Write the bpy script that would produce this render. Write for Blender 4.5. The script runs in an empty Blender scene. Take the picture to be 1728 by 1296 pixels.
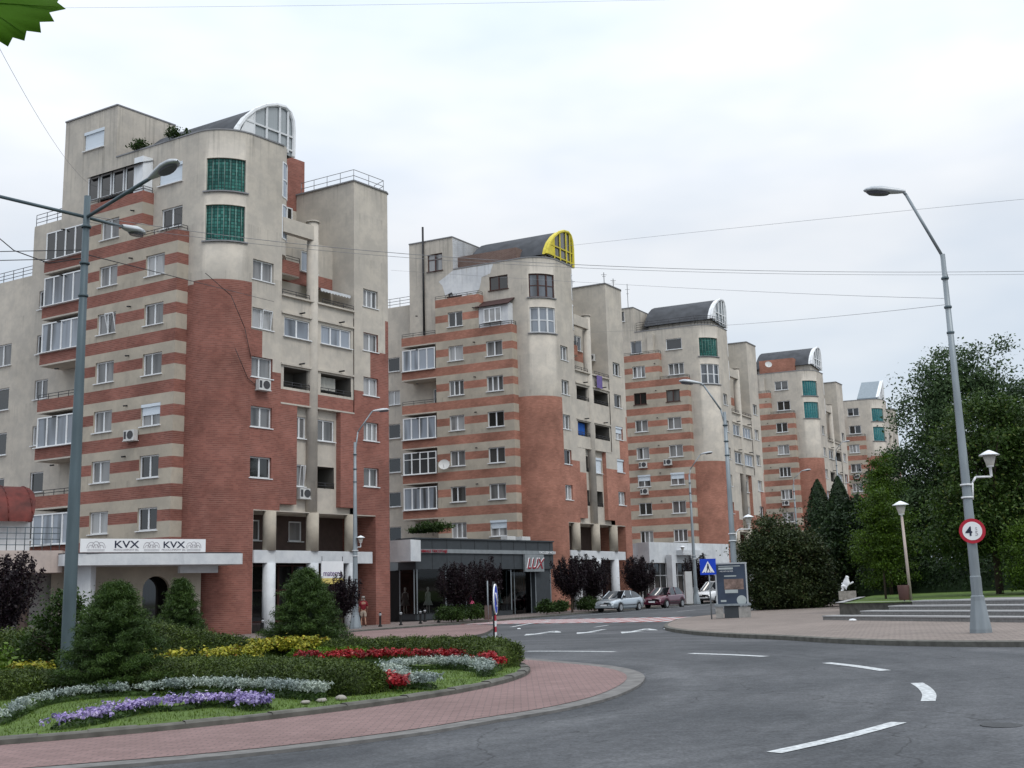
import bpy, bmesh, math, random
import numpy as np
from mathutils import Vector, Matrix
from math import radians, sin, cos, pi, atan2, tan, acos
C = bpy.context.scene.collection
R = random.Random(7)

# ------------------------------------------------------------------ camera
PITCH = math.atan((1004-648)/1900.0); ROLL = 0.028
cd = bpy.data.cameras.new('camera'); cam = bpy.data.objects.new('camera', cd); C.objects.link(cam)
cd.sensor_width = 36; cd.lens = 1900/1728*36; cd.clip_start = .1; cd.clip_end = 4000
f0 = Vector((0, cos(PITCH), sin(PITCH))); r0 = Vector((1, 0, 0)); u0 = Vector((0, -sin(PITCH), cos(PITCH)))
cr = cos(ROLL)*r0 - sin(ROLL)*u0; cu = cos(ROLL)*u0 + sin(ROLL)*r0
m = Matrix((cr, cu, -f0)).transposed().to_4x4(); m.translation = (0, 0, 1.5); cam.matrix_world = m
sc = bpy.context.scene; sc.camera = cam

# ------------------------------------------------------------------ sky, sun, exposure
SUN_EL, SUN_AZ = radians(52), radians(140)      # azimuth clockwise from +Y
w = bpy.data.worlds.new('World'); sc.world = w; w.use_nodes = True
nt = w.node_tree; N = nt.nodes; Lk = nt.links; N.clear()
out = N.new('ShaderNodeOutputWorld'); bg = N.new('ShaderNodeBackground'); bg.inputs[1].default_value = .1
sky = N.new('ShaderNodeTexSky'); sky.sky_type = 'NISHITA'; sky.sun_disc = False; sky.sun_elevation = SUN_EL; sky.sun_rotation = SUN_AZ
tc = N.new('ShaderNodeTexCoord'); sp = N.new('ShaderNodeSeparateXYZ'); Lk.new(tc.outputs['Generated'], sp.inputs[0])
mp = N.new('ShaderNodeMapping'); mp.inputs['Scale'].default_value = (1.6, 1.6, 4.5); Lk.new(tc.outputs['Generated'], mp.inputs[0])
nz = N.new('ShaderNodeTexNoise'); nz.inputs['Scale'].default_value = 1.5; nz.inputs['Detail'].default_value = 4; nz.inputs['Roughness'].default_value = .5; Lk.new(mp.outputs[0], nz.inputs[0])
cl = N.new('ShaderNodeValToRGB'); cl.color_ramp.elements[0].position = .34; cl.color_ramp.elements[1].position = .60
cl.color_ramp.elements[0].color = (.69, .775, .88, 1); cl.color_ramp.elements[1].color = (.965, .98, 1.0, 1); Lk.new(nz.outputs[0], cl.inputs[0])
el = N.new('ShaderNodeValToRGB'); Lk.new(sp.outputs[2], el.inputs[0]); e = el.color_ramp.elements
e[0].position = 0.0; e[0].color = (.64, .72, .79, 1); e[1].position = .30; e[1].color = (.94, .958, .985, 1)
x = el.color_ramp.elements.new(.13); x.color = (.80, .865, .925, 1); x = el.color_ramp.elements.new(.9); x.color = (1.95, 2.0, 2.05, 1)
mu = N.new('ShaderNodeMix'); mu.data_type = 'RGBA'; mu.blend_type = 'MULTIPLY'; mu.inputs[0].default_value = 1; Lk.new(cl.outputs[0], mu.inputs[6]); Lk.new(el.outputs[0], mu.inputs[7])
sc10 = N.new('ShaderNodeVectorMath'); sc10.operation = 'SCALE'; sc10.inputs['Scale'].default_value = 9.9; Lk.new(mu.outputs[2], sc10.inputs[0])
mx = N.new('ShaderNodeMix'); mx.data_type = 'RGBA'; mx.inputs[0].default_value = .95; Lk.new(sky.outputs[0], mx.inputs[6]); Lk.new(sc10.outputs[0], mx.inputs[7])
Lk.new(mx.outputs[2], bg.inputs[0]); Lk.new(bg.outputs[0], out.inputs[0])
sd = bpy.data.lights.new('sun', 'SUN'); sd.energy = 1.05; sd.angle = radians(18); sd.color = (1, .95, .88)
so = bpy.data.objects.new('sun', sd); C.objects.link(so)
dirv = Vector((sin(SUN_AZ)*cos(SUN_EL), cos(SUN_AZ)*cos(SUN_EL), sin(SUN_EL))); so.rotation_euler = dirv.to_track_quat('Z', 'Y').to_euler()
sc.view_settings.view_transform = 'Standard'; sc.view_settings.look = 'None'; sc.view_settings.exposure = 0.0; sc.view_settings.gamma = 1
sc.cycles.max_bounces = 5; sc.cycles.diffuse_bounces = 3; sc.cycles.transparent_max_bounces = 6

GS = .021
def gz(x, y=0): return GS*x

# ------------------------------------------------------------------ materials
def newmat(name):
    m = bpy.data.materials.new(name); m.use_nodes = True; nt = m.node_tree; return m, nt.nodes, nt.links, nt.nodes['Principled BSDF']
def col(c): return (c[0], c[1], c[2], 1)
def plain(name, c, rough=.7, metal=0, var=.12, scale=3, spec=.3, bump=0, stretch=(1, 1, 1)):
    m, N, L, b = newmat(name); b.inputs['Roughness'].default_value = rough; b.inputs['Metallic'].default_value = metal; b.inputs['Specular IOR Level'].default_value = spec
    t = N.new('ShaderNodeTexCoord'); mp = N.new('ShaderNodeMapping'); mp.inputs['Scale'].default_value = stretch; L.new(t.outputs['Object'], mp.inputs[0])
    n = N.new('ShaderNodeTexNoise'); n.inputs['Scale'].default_value = scale; n.inputs['Detail'].default_value = 6; L.new(mp.outputs[0], n.inputs[0])
    r = N.new('ShaderNodeValToRGB'); r.color_ramp.elements[0].position = .3; r.color_ramp.elements[1].position = .7
    r.color_ramp.elements[0].color = col([k*(1-var) for k in c]); r.color_ramp.elements[1].color = col([k*(1+var) for k in c])
    L.new(n.outputs[0], r.inputs[0]); L.new(r.outputs[0], b.inputs[0])
    if bump:
        bp = N.new('ShaderNodeBump'); bp.inputs['Strength'].default_value = bump; bp.inputs['Distance'].default_value = .02; L.new(n.outputs[0], bp.inputs['Height']); L.new(bp.outputs[0], b.inputs['Normal'])
    return m
def plaster(name, c, dirt=.45, dirtc=(.12, .115, .10)):
    m, N, L, b = newmat(name); b.inputs['Roughness'].default_value = .9; b.inputs['Specular IOR Level'].default_value = .15
    t = N.new('ShaderNodeTexCoord')
    def noise(sc_, scale, det=5, rough=.6):
        mp = N.new('ShaderNodeMapping'); mp.inputs['Scale'].default_value = sc_; L.new(t.outputs['Object'], mp.inputs[0])
        n = N.new('ShaderNodeTexNoise'); n.inputs['Scale'].default_value = scale; n.inputs['Detail'].default_value = det; n.inputs['Roughness'].default_value = rough; L.new(mp.outputs[0], n.inputs[0]); return n
    a = noise((1, 1, 1), .25); s = noise((1.6, 1.6, .12), 1.6, 6, .7); g = noise((1, 1, 1), 12, 3)
    r = N.new('ShaderNodeValToRGB'); r.color_ramp.elements[0].position = .3; r.color_ramp.elements[1].position = .72
    r.color_ramp.elements[0].color = col([k*.86 for k in c]); r.color_ramp.elements[1].color = col([k*1.07 for k in c]); L.new(a.outputs[0], r.inputs[0])
    r2 = N.new('ShaderNodeValToRGB'); r2.color_ramp.elements[0].position = .60; r2.color_ramp.elements[1].position = .84
    r2.color_ramp.elements[0].color = (0, 0, 0, 1); r2.color_ramp.elements[1].color = (dirt, dirt, dirt, 1); L.new(s.outputs[0], r2.inputs[0])
    mx = N.new('ShaderNodeMix'); mx.data_type = 'RGBA'; L.new(r2.outputs[0], mx.inputs[0]); L.new(r.outputs[0], mx.inputs[6]); mx.inputs[7].default_value = col(dirtc)
    # rain streaks hanging below each sill line and below the copings
    sx = N.new('ShaderNodeSeparateXYZ'); L.new(t.outputs['Object'], sx.inputs[0])
    md = N.new('ShaderNodeMath'); md.operation = 'PINGPONG'; md.inputs[1].default_value = 1.0
    fl = N.new('ShaderNodeMath'); fl.operation = 'MULTIPLY_ADD'; L.new(sx.outputs[2], fl.inputs[0]); fl.inputs[1].default_value = 1/2.93; fl.inputs[2].default_value = -8.5/2.93+20; fr_ = N.new('ShaderNodeMath'); fr_.operation = 'FRACT'; L.new(fl.outputs[0], fr_.inputs[0])
    rr_ = N.new('ShaderNodeValToRGB'); e_ = rr_.color_ramp.elements; e_[0].position = .55; e_[0].color = (0, 0, 0, 1); e_[1].position = .98; e_[1].color = (.55, .55, .55, 1); L.new(fr_.outputs[0], rr_.inputs[0])
    tp = N.new('ShaderNodeMapRange'); tp.inputs[1].default_value = 26.4; tp.inputs[2].default_value = 28.6; tp.inputs[4].default_value = .9; L.new(sx.outputs[2], tp.inputs[0])
    mxm = N.new('ShaderNodeMath'); mxm.operation = 'MAXIMUM'; L.new(rr_.outputs[0], mxm.inputs[0]); L.new(tp.outputs[0], mxm.inputs[1])
    s2 = noise((2.2, 2.2, .05), 1.7, 5, .75); r4 = N.new('ShaderNodeValToRGB'); r4.color_ramp.elements[0].position = .52; r4.color_ramp.elements[1].position = .74; L.new(s2.outputs[0], r4.inputs[0])
    m5 = N.new('ShaderNodeMath'); m5.operation = 'MULTIPLY'; L.new(mxm.outputs[0], m5.inputs[0]); L.new(r4.outputs[0], m5.inputs[1]); m6 = N.new('ShaderNodeMath'); m6.operation = 'MULTIPLY'; m6.inputs[1].default_value = dirt*1.7; L.new(m5.outputs[0], m6.inputs[0])
    mz = N.new('ShaderNodeMix'); mz.data_type = 'RGBA'; L.new(m6.outputs[0], mz.inputs[0]); L.new(mx.outputs[2], mz.inputs[6]); mz.inputs[7].default_value = col(dirtc)
    pn = noise((1, 1, 1), .9, 8, .7); r5 = N.new('ShaderNodeValToRGB'); r5.color_ramp.elements[0].position = .42; r5.color_ramp.elements[1].position = .6; r5.color_ramp.elements[0].color = (.88, .885, .89, 1); r5.color_ramp.elements[1].color = (1.04, 1.035, 1.02, 1); L.new(pn.outputs[0], r5.inputs[0])
    my = N.new('ShaderNodeMix'); my.data_type = 'RGBA'; my.blend_type = 'MULTIPLY'; my.inputs[0].default_value = 1; L.new(mz.outputs[2], my.inputs[6]); L.new(r5.outputs[0], my.inputs[7])
    L.new(my.outputs[2], b.inputs[0])
    bp = N.new('ShaderNodeBump'); bp.inputs['Strength'].default_value = .25; bp.inputs['Distance'].default_value = .01; L.new(g.outputs[0], bp.inputs['Height']); L.new(bp.outputs[0], b.inputs['Normal'])
    return m
def brick(name, c1, c2, mortar, bw=.30, rh=.10, ms=.012, coord='UV', scale=1, patch=.25, off=.5, bump=.4, rough=.85, bed=None):
    m, N, L, b = newmat(name); b.inputs['Roughness'].default_value = rough; b.inputs['Specular IOR Level'].default_value = .2
    t = N.new('ShaderNodeTexCoord'); k = N.new('ShaderNodeTexBrick'); L.new(t.outputs[coord], k.inputs[0])
    k.inputs['Color1'].default_value = col(c1); k.inputs['Color2'].default_value = col(c2); k.inputs['Mortar'].default_value = col(mortar)
    k.inputs['Scale'].default_value = scale; k.inputs['Mortar Size'].default_value = ms; k.inputs['Brick Width'].default_value = bw; k.inputs['Row Height'].default_value = rh; k.offset = off
    k.inputs['Mortar Smooth'].default_value = .2; k.inputs['Bias'].default_value = -.1
    n = N.new('ShaderNodeTexNoise'); n.inputs['Scale'].default_value = .35; n.inputs['Detail'].default_value = 7; n.inputs['Roughness'].default_value = .65; L.new(t.outputs['Object'], n.inputs[0])
    r = N.new('ShaderNodeValToRGB'); r.color_ramp.elements[0].position = .3; r.color_ramp.elements[1].position = .7
    r.color_ramp.elements[0].color = (1-patch,)*3+(1,); r.color_ramp.elements[1].color = (1+patch*.6,)*3+(1,); L.new(n.outputs[0], r.inputs[0])
    mx = N.new('ShaderNodeMix'); mx.data_type = 'RGBA'; mx.blend_type = 'MULTIPLY'; mx.inputs[0].default_value = 1; L.new(k.outputs[0], mx.inputs[6]); L.new(r.outputs[0], mx.inputs[7]); L.new(mx.outputs[2], b.inputs[0])
    if bed:
        sx = N.new('ShaderNodeSeparateXYZ'); L.new(t.outputs[coord], sx.inputs[0]); q1 = N.new('ShaderNodeMath'); q1.operation = 'MULTIPLY'; q1.inputs[1].default_value = 1/rh; L.new(sx.outputs[1], q1.inputs[0]); q2 = N.new('ShaderNodeMath'); q2.operation = 'FRACT'; L.new(q1.outputs[0], q2.inputs[0])
        q3 = N.new('ShaderNodeMath'); q3.operation = 'LESS_THAN'; q3.inputs[1].default_value = .2; L.new(q2.outputs[0], q3.inputs[0])
        n2 = N.new('ShaderNodeTexNoise'); n2.inputs['Scale'].default_value = .8; n2.inputs['Detail'].default_value = 6; L.new(t.outputs['Object'], n2.inputs[0]); r2 = N.new('ShaderNodeValToRGB'); r2.color_ramp.elements[0].position = .4; r2.color_ramp.elements[1].position = .62; r2.color_ramp.elements[0].color = (.15,)*3+(1,); r2.color_ramp.elements[1].color = (.9,)*3+(1,); L.new(n2.outputs[0], r2.inputs[0])
        q4 = N.new('ShaderNodeMath'); q4.operation = 'MULTIPLY'; L.new(q3.outputs[0], q4.inputs[0]); L.new(r2.outputs[0], q4.inputs[1])
        m9 = N.new('ShaderNodeMix'); m9.data_type = 'RGBA'; L.new(q4.outputs[0], m9.inputs[0]); L.new(mx.outputs[2], m9.inputs[6]); m9.inputs[7].default_value = col(bed); L.new(m9.outputs[2], b.inputs[0])
    bp = N.new('ShaderNodeBump'); bp.inputs['Strength'].default_value = bump; bp.inputs['Distance'].default_value = .01; bp.invert = True; L.new(k.outputs['Fac'], bp.inputs['Height']); L.new(bp.outputs[0], b.inputs['Normal'])
    return m
def panemat(name, lo, hi, curtain=True, tint=(1, 1, 1)):
    m, N, L, b = newmat(name); b.inputs['Roughness'].default_value = .04; b.inputs['Specular IOR Level'].default_value = .9
    t = N.new('ShaderNodeTexCoord'); oi = N.new('ShaderNodeObjectInfo')
    wv = N.new('ShaderNodeTexWave'); wv.bands_direction = 'X'; wv.inputs['Scale'].default_value = 3.5; wv.inputs['Distortion'].default_value = 3; wv.inputs['Detail'].default_value = 2
    mp = N.new('ShaderNodeMapping'); L.new(t.outputs['Object'], mp.inputs[0])
    cb = N.new('ShaderNodeCombineXYZ'); L.new(oi.outputs['Random'], cb.inputs[0]); sc_ = N.new('ShaderNodeVectorMath'); sc_.operation = 'SCALE'; sc_.inputs['Scale'].default_value = 37; L.new(cb.outputs[0], sc_.inputs[0]); L.new(sc_.outputs[0], mp.inputs['Location'])
    mp.inputs['Scale'].default_value = (1, 1, .12); L.new(mp.outputs[0], wv.inputs[0])
    n = N.new('ShaderNodeTexNoise'); n.inputs['Scale'].default_value = 1.1; n.inputs['Detail'].default_value = 1; L.new(mp.outputs[0], n.inputs[0])
    r = N.new('ShaderNodeValToRGB'); r.color_ramp.elements[0].position = .34; r.color_ramp.elements[1].position = .48; r.color_ramp.elements[0].color = (0, 0, 0, 1); r.color_ramp.elements[1].color = (1, 1, 1, 1); L.new(n.outputs[0], r.inputs[0])
    cr_ = N.new('ShaderNodeValToRGB'); cr_.color_ramp.elements[0].color = col([hi*.55*k for k in tint]); cr_.color_ramp.elements[1].color = col([hi*k for k in tint]); L.new(wv.outputs[0], cr_.inputs[0])
    om = N.new('ShaderNodeMath'); om.operation = 'MULTIPLY'; L.new(r.outputs[0], om.inputs[0]); ra = N.new('ShaderNodeMapRange'); ra.inputs[1].default_value = .15; ra.inputs[2].default_value = .8; L.new(oi.outputs['Random'], ra.inputs[0]); L.new(ra.outputs[0], om.inputs[1])
    mx = N.new('ShaderNodeMix'); mx.data_type = 'RGBA'; mx.inputs[6].default_value = col([lo*k for k in tint]); L.new(cr_.outputs[0], mx.inputs[7])
    if curtain: L.new(om.outputs[0], mx.inputs[0])
    else: mx.inputs[0].default_value = .12
    L.new(mx.outputs[2], b.inputs[0]); return m
def foliage(name, c1, c2, c3=None, trans=.25):
    m, N, L, b = newmat(name); b.inputs['Roughness'].default_value = .55; b.inputs['Specular IOR Level'].default_value = .25
    g = N.new('ShaderNodeNewGeometry'); r = N.new('ShaderNodeValToRGB'); r.color_ramp.elements[0].color = col(c1); r.color_ramp.elements[1].color = col(c2)
    if c3: e = r.color_ramp.elements.new(.93); e.color = col(c2); r.color_ramp.elements[-1].color = col(c3)
    L.new(g.outputs['Random Per Island'], r.inputs[0])
    t = N.new('ShaderNodeTexCoord'); n = N.new('ShaderNodeTexNoise'); n.inputs['Scale'].default_value = 1.3; n.inputs['Detail'].default_value = 3; L.new(t.outputs['Object'], n.inputs[0])
    r2 = N.new('ShaderNodeValToRGB'); r2.color_ramp.elements[0].position = .35; r2.color_ramp.elements[1].position = .65; r2.color_ramp.elements[0].color = (.68, .7, .72, 1); r2.color_ramp.elements[1].color = (1.25, 1.2, 1.1, 1); L.new(n.outputs[0], r2.inputs[0])
    mm = N.new('ShaderNodeMix'); mm.data_type = 'RGBA'; mm.blend_type = 'MULTIPLY'; mm.inputs[0].default_value = 1; L.new(r.outputs[0], mm.inputs[6]); L.new(r2.outputs[0], mm.inputs[7]); L.new(mm.outputs[2], b.inputs[0])
    if trans:
        tr = N.new('ShaderNodeBsdfTranslucent'); L.new(mm.outputs[2], tr.inputs[0]); ms = N.new('ShaderNodeMixShader'); ms.inputs[0].default_value = trans
        L.new(b.outputs[0], ms.inputs[1]); L.new(tr.outputs[0], ms.inputs[2]); L.new(ms.outputs[0], N['Material Output'].inputs[0])
    return m
def glassmat(name, tint=(.6, .65, .65), refl=.25):
    m, N, L, b = newmat(name); tr = N.new('ShaderNodeBsdfTransparent'); tr.inputs[0].default_value = col(tint); gl = N.new('ShaderNodeBsdfGlossy'); gl.inputs['Roughness'].default_value = .03
    fr = N.new('ShaderNodeFresnel'); fr.inputs[0].default_value = 1.5; mt = N.new('ShaderNodeMath'); mt.operation = 'MULTIPLY'; mt.inputs[1].default_value = refl*4; L.new(fr.outputs[0], mt.inputs[0])
    ms = N.new('ShaderNodeMixShader'); L.new(mt.outputs[0], ms.inputs[0]); L.new(tr.outputs[0], ms.inputs[1]); L.new(gl.outputs[0], ms.inputs[2]); L.new(ms.outputs[0], N['Material Output'].inputs[0]); return m

M = {}
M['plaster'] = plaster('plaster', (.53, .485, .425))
M['plaster_stripe'] = plaster('plaster_stripe', (.45, .40, .33), .38)
M['plaster_grey'] = plaster('plaster_grey', (.36, .35, .33), .35)
M['plaster_white'] = plaster('plaster_white', (.62, .64, .66), .35)
M['plaster_pink'] = plaster('plaster_pink', (.50, .42, .38), .3)
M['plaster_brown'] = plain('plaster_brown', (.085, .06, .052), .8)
M['brick'] = brick('brick', (.225, .090, .070), (.305, .125, .096), (.25, .13, .105), bw=.26, rh=.105, ms=.008, patch=.38, bed=(.36, .205, .17))
M['brick_orange'] = brick('brick_orange', (.345, .158, .113), (.445, .205, .148), (.30, .16, .125), bw=.26, rh=.105, ms=.008, patch=.42, bed=(.32, .17, .125))
M['brown_brick'] = brick('brown_brick', (.16, .10, .085), (.2, .13, .11), (.25, .2, .17))
M['frame'] = plain('frame', (.72, .73, .74), .4, var=.05)
M['frame_brown'] = plain('frame_brown', (.07, .03, .025), .5)
M['frame_yellow'] = plain('frame_yellow', (.62, .52, .05), .45)
M['shutter'] = plain('shutter', (.62, .68, .74), .5, var=.05, stretch=(.1, .1, 12), scale=2)
M['pane'] = panemat('pane', .02, .46)
M['pane_dark'] = panemat('pane_dark', .012, .05, False)
M['pane_blue'] = panemat('pane_blue', .03, .40, True, (.85, .95, 1.1))
M['pod_pane'] = panemat('pod_pane', .30, .42, True, (.9, 1, 1.05))
M['railing'] = plain('railing', (.045, .045, .05), .6)
M['railing_grey'] = plain('railing_grey', (.22, .22, .23), .6)
M['bitumen'] = plain('bitumen', (.062, .066, .075), .75, var=.25, scale=1.2)
M['metal_sheet'] = plain('metal_sheet', (.20, .24, .27), .4, metal=.2, var=.1)
M['red_metal'] = plain('red_metal', (.105, .020, .015), .6, var=.45, scale=2)
M['glass_block'] = brick('glass_block', (.018, .105, .09), (.06, .24, .20), (.008, .04, .035), bw=.2, rh=.2, ms=.025, patch=.5, off=0, rough=.25)
M['glass_block_blue'] = brick('glass_block_blue', (.03, .19, .21), (.06, .28, .29), (.02, .07, .08), bw=.2, rh=.2, ms=.02, patch=.3, off=0, rough=.25)
M['ac'] = plain('ac', (.55, .55, .54), .5, var=.06)
M['ac_fan'] = plain('ac_fan', (.05, .05, .055), .5)
M['loggia_shade'] = plaster('loggia_shade', (.15, .14, .125), .4)  # plaster darkened in colour to stand in for shade inside deep openings
M['awning_brown'] = plain('awning_brown', (.055, .028, .026), .7)
M['black_iron'] = plain('black_iron', (.008, .008, .009), .8)
M['dark'] = plain('dark', (.014, .013, .013), .8)
M['charcoal'] = plain('charcoal', (.045, .052, .058), .45, var=.1)
M['grey_band'] = plain('grey_band', (.22, .24, .25), .5)
M['white'] = plain('white', (.74, .76, .78), .5, var=.05)
M['shopglass'] = glassmat('shopglass')
M['bar_pale'] = plain('bar_pale', (.30, .42, .38), .4)
M['galv'] = plain('galv', (.24, .27, .29), .45, metal=.35, var=.18, scale=4, stretch=(1, 1, .2))
M['galv_dark'] = plain('galv_dark', (.085, .115, .13), .5, metal=.3, var=.2, scale=4, stretch=(1, 1, .2))
M['lamp_head'] = plain('lamp_head', (.42, .44, .46), .4, metal=.3, var=.1)
M['lamp_glass'] = plain('lamp_glass', (.10, .10, .12), .2, spec=.6)
M['lantern_glass'] = plain('lantern_glass', (.42, .40, .36), .4)
M['edge'] = plain('edge', (.15, .145, .14), .9, var=.25, scale=5)
M['concrete'] = plain('concrete', (.30, .29, .275), .9, var=.2, scale=6, bump=.3)
M['kerb'] = plain('kerb', (.105, .102, .09), .9, var=.3, scale=5, bump=.4)
M['iron'] = plain('iron', (.02, .02, .022), .5)
M['bark'] = plain('bark', (.06, .045, .035), .95, var=.3, scale=12, bump=.6, stretch=(1, 1, .2))
M['paint_white'] = plain('paint_white', (.46, .48, .49), .75, var=.38, scale=16)
M['paint_red'] = plain('paint_red', (.33, .07, .06), .8, var=.25, scale=6)
M['sign_red'] = plain('sign_red', (.42, .02, .04), .4, var=.05)
M['sign_blue'] = plain('sign_blue', (.008, .05, .48), .35, var=.05)
M['sign_white'] = plain('sign_white', (.78, .79, .80), .4, var=.03)
M['ink'] = plain('ink', (.02, .025, .05), .5)
M['ink_grey'] = plain('ink_grey', (.33, .31, .33), .5)
M['ink_red'] = plain('ink_red', (.26, .012, .025), .5)
M['ink_violet'] = plain('ink_violet', (.16, .10, .22), .5)
M['yellow'] = plain('yellow', (.62, .50, .16), .5)
M['leafA'] = foliage('leafA', (.022, .048, .010), (.055, .105, .022))
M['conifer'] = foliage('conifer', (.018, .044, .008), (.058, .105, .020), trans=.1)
M['hedge'] = foliage('hedge', (.022, .040, .007), (.070, .108, .017), (.12, .16, .03), trans=.1)
M['limehedge'] = foliage('limehedge', (.045, .10, .008), (.12, .20, .018), trans=.15)
M['plum'] = foliage('plum', (.006, .003, .006), (.017, .007, .012), trans=.1)
M['bushleaf'] = foliage('bushleaf', (.016, .030, .010), (.048, .068, .020), (.085, .070, .035), trans=.1)
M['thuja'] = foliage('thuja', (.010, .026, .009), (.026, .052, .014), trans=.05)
M['birch'] = foliage('birch', (.034, .066, .028), (.080, .130, .054), trans=.25)
M['linden'] = foliage('linden', (.018, .044, .008), (.058, .105, .018), (.15, .17, .04), trans=.2)
M['lime_tree'] = foliage('lime_tree', (.026, .060, .006), (.075, .135, .011), trans=.25)
M['silver'] = foliage('silver', (.17, .22, .205), (.42, .48, .46), trans=.1)
M['violet'] = foliage('violet', (.20, .14, .42), (.45, .39, .64), (.66, .63, .76), trans=.2)
M['redflower'] = foliage('redflower', (.14, .006, .010), (.38, .018, .028), (.45, .18, .16), trans=.2)
M['yellowleaf'] = foliage('yellowleaf', (.13, .17, .015), (.42, .38, .04), (.30, .10, .03), trans=.2)
M['greenery'] = foliage('greenery', (.018, .040, .008), (.045, .085, .016))
M['maple'] = foliage('maple', (.13, .30, .02), (.135, .31, .022), trans=.6)
def asphalt():
    m, N, L, b = newmat('asphalt'); b.inputs['Roughness'].default_value = .82; b.inputs['Specular IOR Level'].default_value = .3
    t = N.new('ShaderNodeTexCoord')
    def nz(s, d, st=(1, 1, 1)):
        mp = N.new('ShaderNodeMapping'); mp.inputs['Scale'].default_value = st; L.new(t.outputs['Object'], mp.inputs[0]); n = N.new('ShaderNodeTexNoise'); n.inputs['Scale'].default_value = s; n.inputs['Detail'].default_value = d; L.new(mp.outputs[0], n.inputs[0]); return n
    a = nz(.28, 6); g = nz(28, 3); g2 = nz(6, 5)
    r = N.new('ShaderNodeValToRGB'); r.color_ramp.elements[0].position = .35; r.color_ramp.elements[1].position = .68; r.color_ramp.elements[0].color = (.054, .059, .066, 1); r.color_ramp.elements[1].color = (.100, .105, .114, 1); L.new(a.outputs[0], r.inputs[0])
    r2 = N.new('ShaderNodeValToRGB'); r2.color_ramp.elements[0].position = .3; r2.color_ramp.elements[1].position = .75; r2.color_ramp.elements[0].color = (.66, .66, .66, 1); r2.color_ramp.elements[1].color = (1.3, 1.3, 1.3, 1); L.new(g.outputs[0], r2.inputs[0])
    mx = N.new('ShaderNodeMix'); mx.data_type = 'RGBA'; mx.blend_type = 'MULTIPLY'; mx.inputs[0].default_value = 1; L.new(r.outputs[0], mx.inputs[6]); L.new(r2.outputs[0], mx.inputs[7])
    # tyre tracks: rings around the island centre (worn lighter / darker arcs)
    sb = N.new('ShaderNodeVectorMath'); sb.operation = 'SUBTRACT'; L.new(t.outputs['Object'], sb.inputs[0]); sb.inputs[1].default_value = (-8.5, 20.5, 0)
    ln = N.new('ShaderNodeVectorMath'); ln.operation = 'LENGTH'; L.new(sb.outputs[0], ln.inputs[0])
    ad = N.new('ShaderNodeMath'); ad.operation = 'MULTIPLY_ADD'; L.new(a.outputs[0], ad.inputs[0]); ad.inputs[1].default_value = 2.2; L.new(ln.outputs['Value'], ad.inputs[2])
    cbx = N.new('ShaderNodeCombineXYZ'); L.new(ad.outputs[0], cbx.inputs[0]); tn = N.new('ShaderNodeTexNoise'); tn.inputs['Scale'].default_value = .9; tn.inputs['Detail'].default_value = 3; L.new(cbx.outputs[0], tn.inputs[0])
    r3 = N.new('ShaderNodeValToRGB'); r3.color_ramp.elements[0].position = .35; r3.color_ramp.elements[1].position = .65; r3.color_ramp.elements[0].color = (.74, .74, .75, 1); r3.color_ramp.elements[1].color = (1.28, 1.25, 1.22, 1); L.new(tn.outputs[0], r3.inputs[0])
    m2 = N.new('ShaderNodeMix'); m2.data_type = 'RGBA'; m2.blend_type = 'MULTIPLY'; m2.inputs[0].default_value = 1; L.new(mx.outputs[2], m2.inputs[6]); L.new(r3.outputs[0], m2.inputs[7])
    # cracks
    v = N.new('ShaderNodeTexVoronoi'); v.feature = 'DISTANCE_TO_EDGE'; v.inputs['Scale'].default_value = .22; ds = N.new('ShaderNodeVectorMath'); ds.operation = 'ADD'; L.new(t.outputs['Object'], ds.inputs[0])
    g3 = nz(.9, 5); L.new(g3.outputs['Color'], ds.inputs[1]); L.new(ds.outputs[0], v.inputs['Vector'])
    cr_ = N.new('ShaderNodeValToRGB'); cr_.color_ramp.elements[0].position = .0; cr_.color_ramp.elements[1].position = .004; cr_.color_ramp.elements[0].color = (.5, .5, .5, 1); cr_.color_ramp.elements[1].color = (1, 1, 1, 1); L.new(v.outputs[0], cr_.inputs[0])
    m3 = N.new('ShaderNodeMix'); m3.data_type = 'RGBA'; m3.blend_type = 'MULTIPLY'; m3.inputs[0].default_value = 1
    r7 = N.new('ShaderNodeValToRGB'); r7.color_ramp.elements[0].position = .32; r7.color_ramp.elements[1].position = .62; r7.color_ramp.elements[0].color = (.80, .80, .80, 1); r7.color_ramp.elements[1].color = (1.06, 1.06, 1.06, 1); L.new(g2.outputs[0], r7.inputs[0])
    m8 = N.new('ShaderNodeMix'); m8.data_type = 'RGBA'; m8.blend_type = 'MULTIPLY'; m8.inputs[0].default_value = 1; L.new(m2.outputs[2], m8.inputs[6]); L.new(r7.outputs[0], m8.inputs[7])
    o5 = nz(1.1, 4); r8 = N.new('ShaderNodeValToRGB'); r8.color_ramp.elements[0].position = .24; r8.color_ramp.elements[1].position = .34; r8.color_ramp.elements[0].color = (.62, .62, .62, 1); r8.color_ramp.elements[1].color = (1, 1, 1, 1); L.new(o5.outputs[0], r8.inputs[0])
    m10 = N.new('ShaderNodeMix'); m10.data_type = 'RGBA'; m10.blend_type = 'MULTIPLY'; m10.inputs[0].default_value = 1; L.new(m8.outputs[2], m10.inputs[6]); L.new(r8.outputs[0], m10.inputs[7]); m2 = m10; L.new(m2.outputs[2], m3.inputs[6]); L.new(cr_.outputs[0], m3.inputs[7]); L.new(m3.outputs[2], b.inputs[0])
    bp = N.new('ShaderNodeBump'); bp.inputs['Strength'].default_value = .5; bp.inputs['Distance'].default_value = .01; L.new(g.outputs[0], bp.inputs['Height']); L.new(bp.outputs[0], b.inputs['Normal'])
    return m
M['asphalt'] = asphalt()
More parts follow.
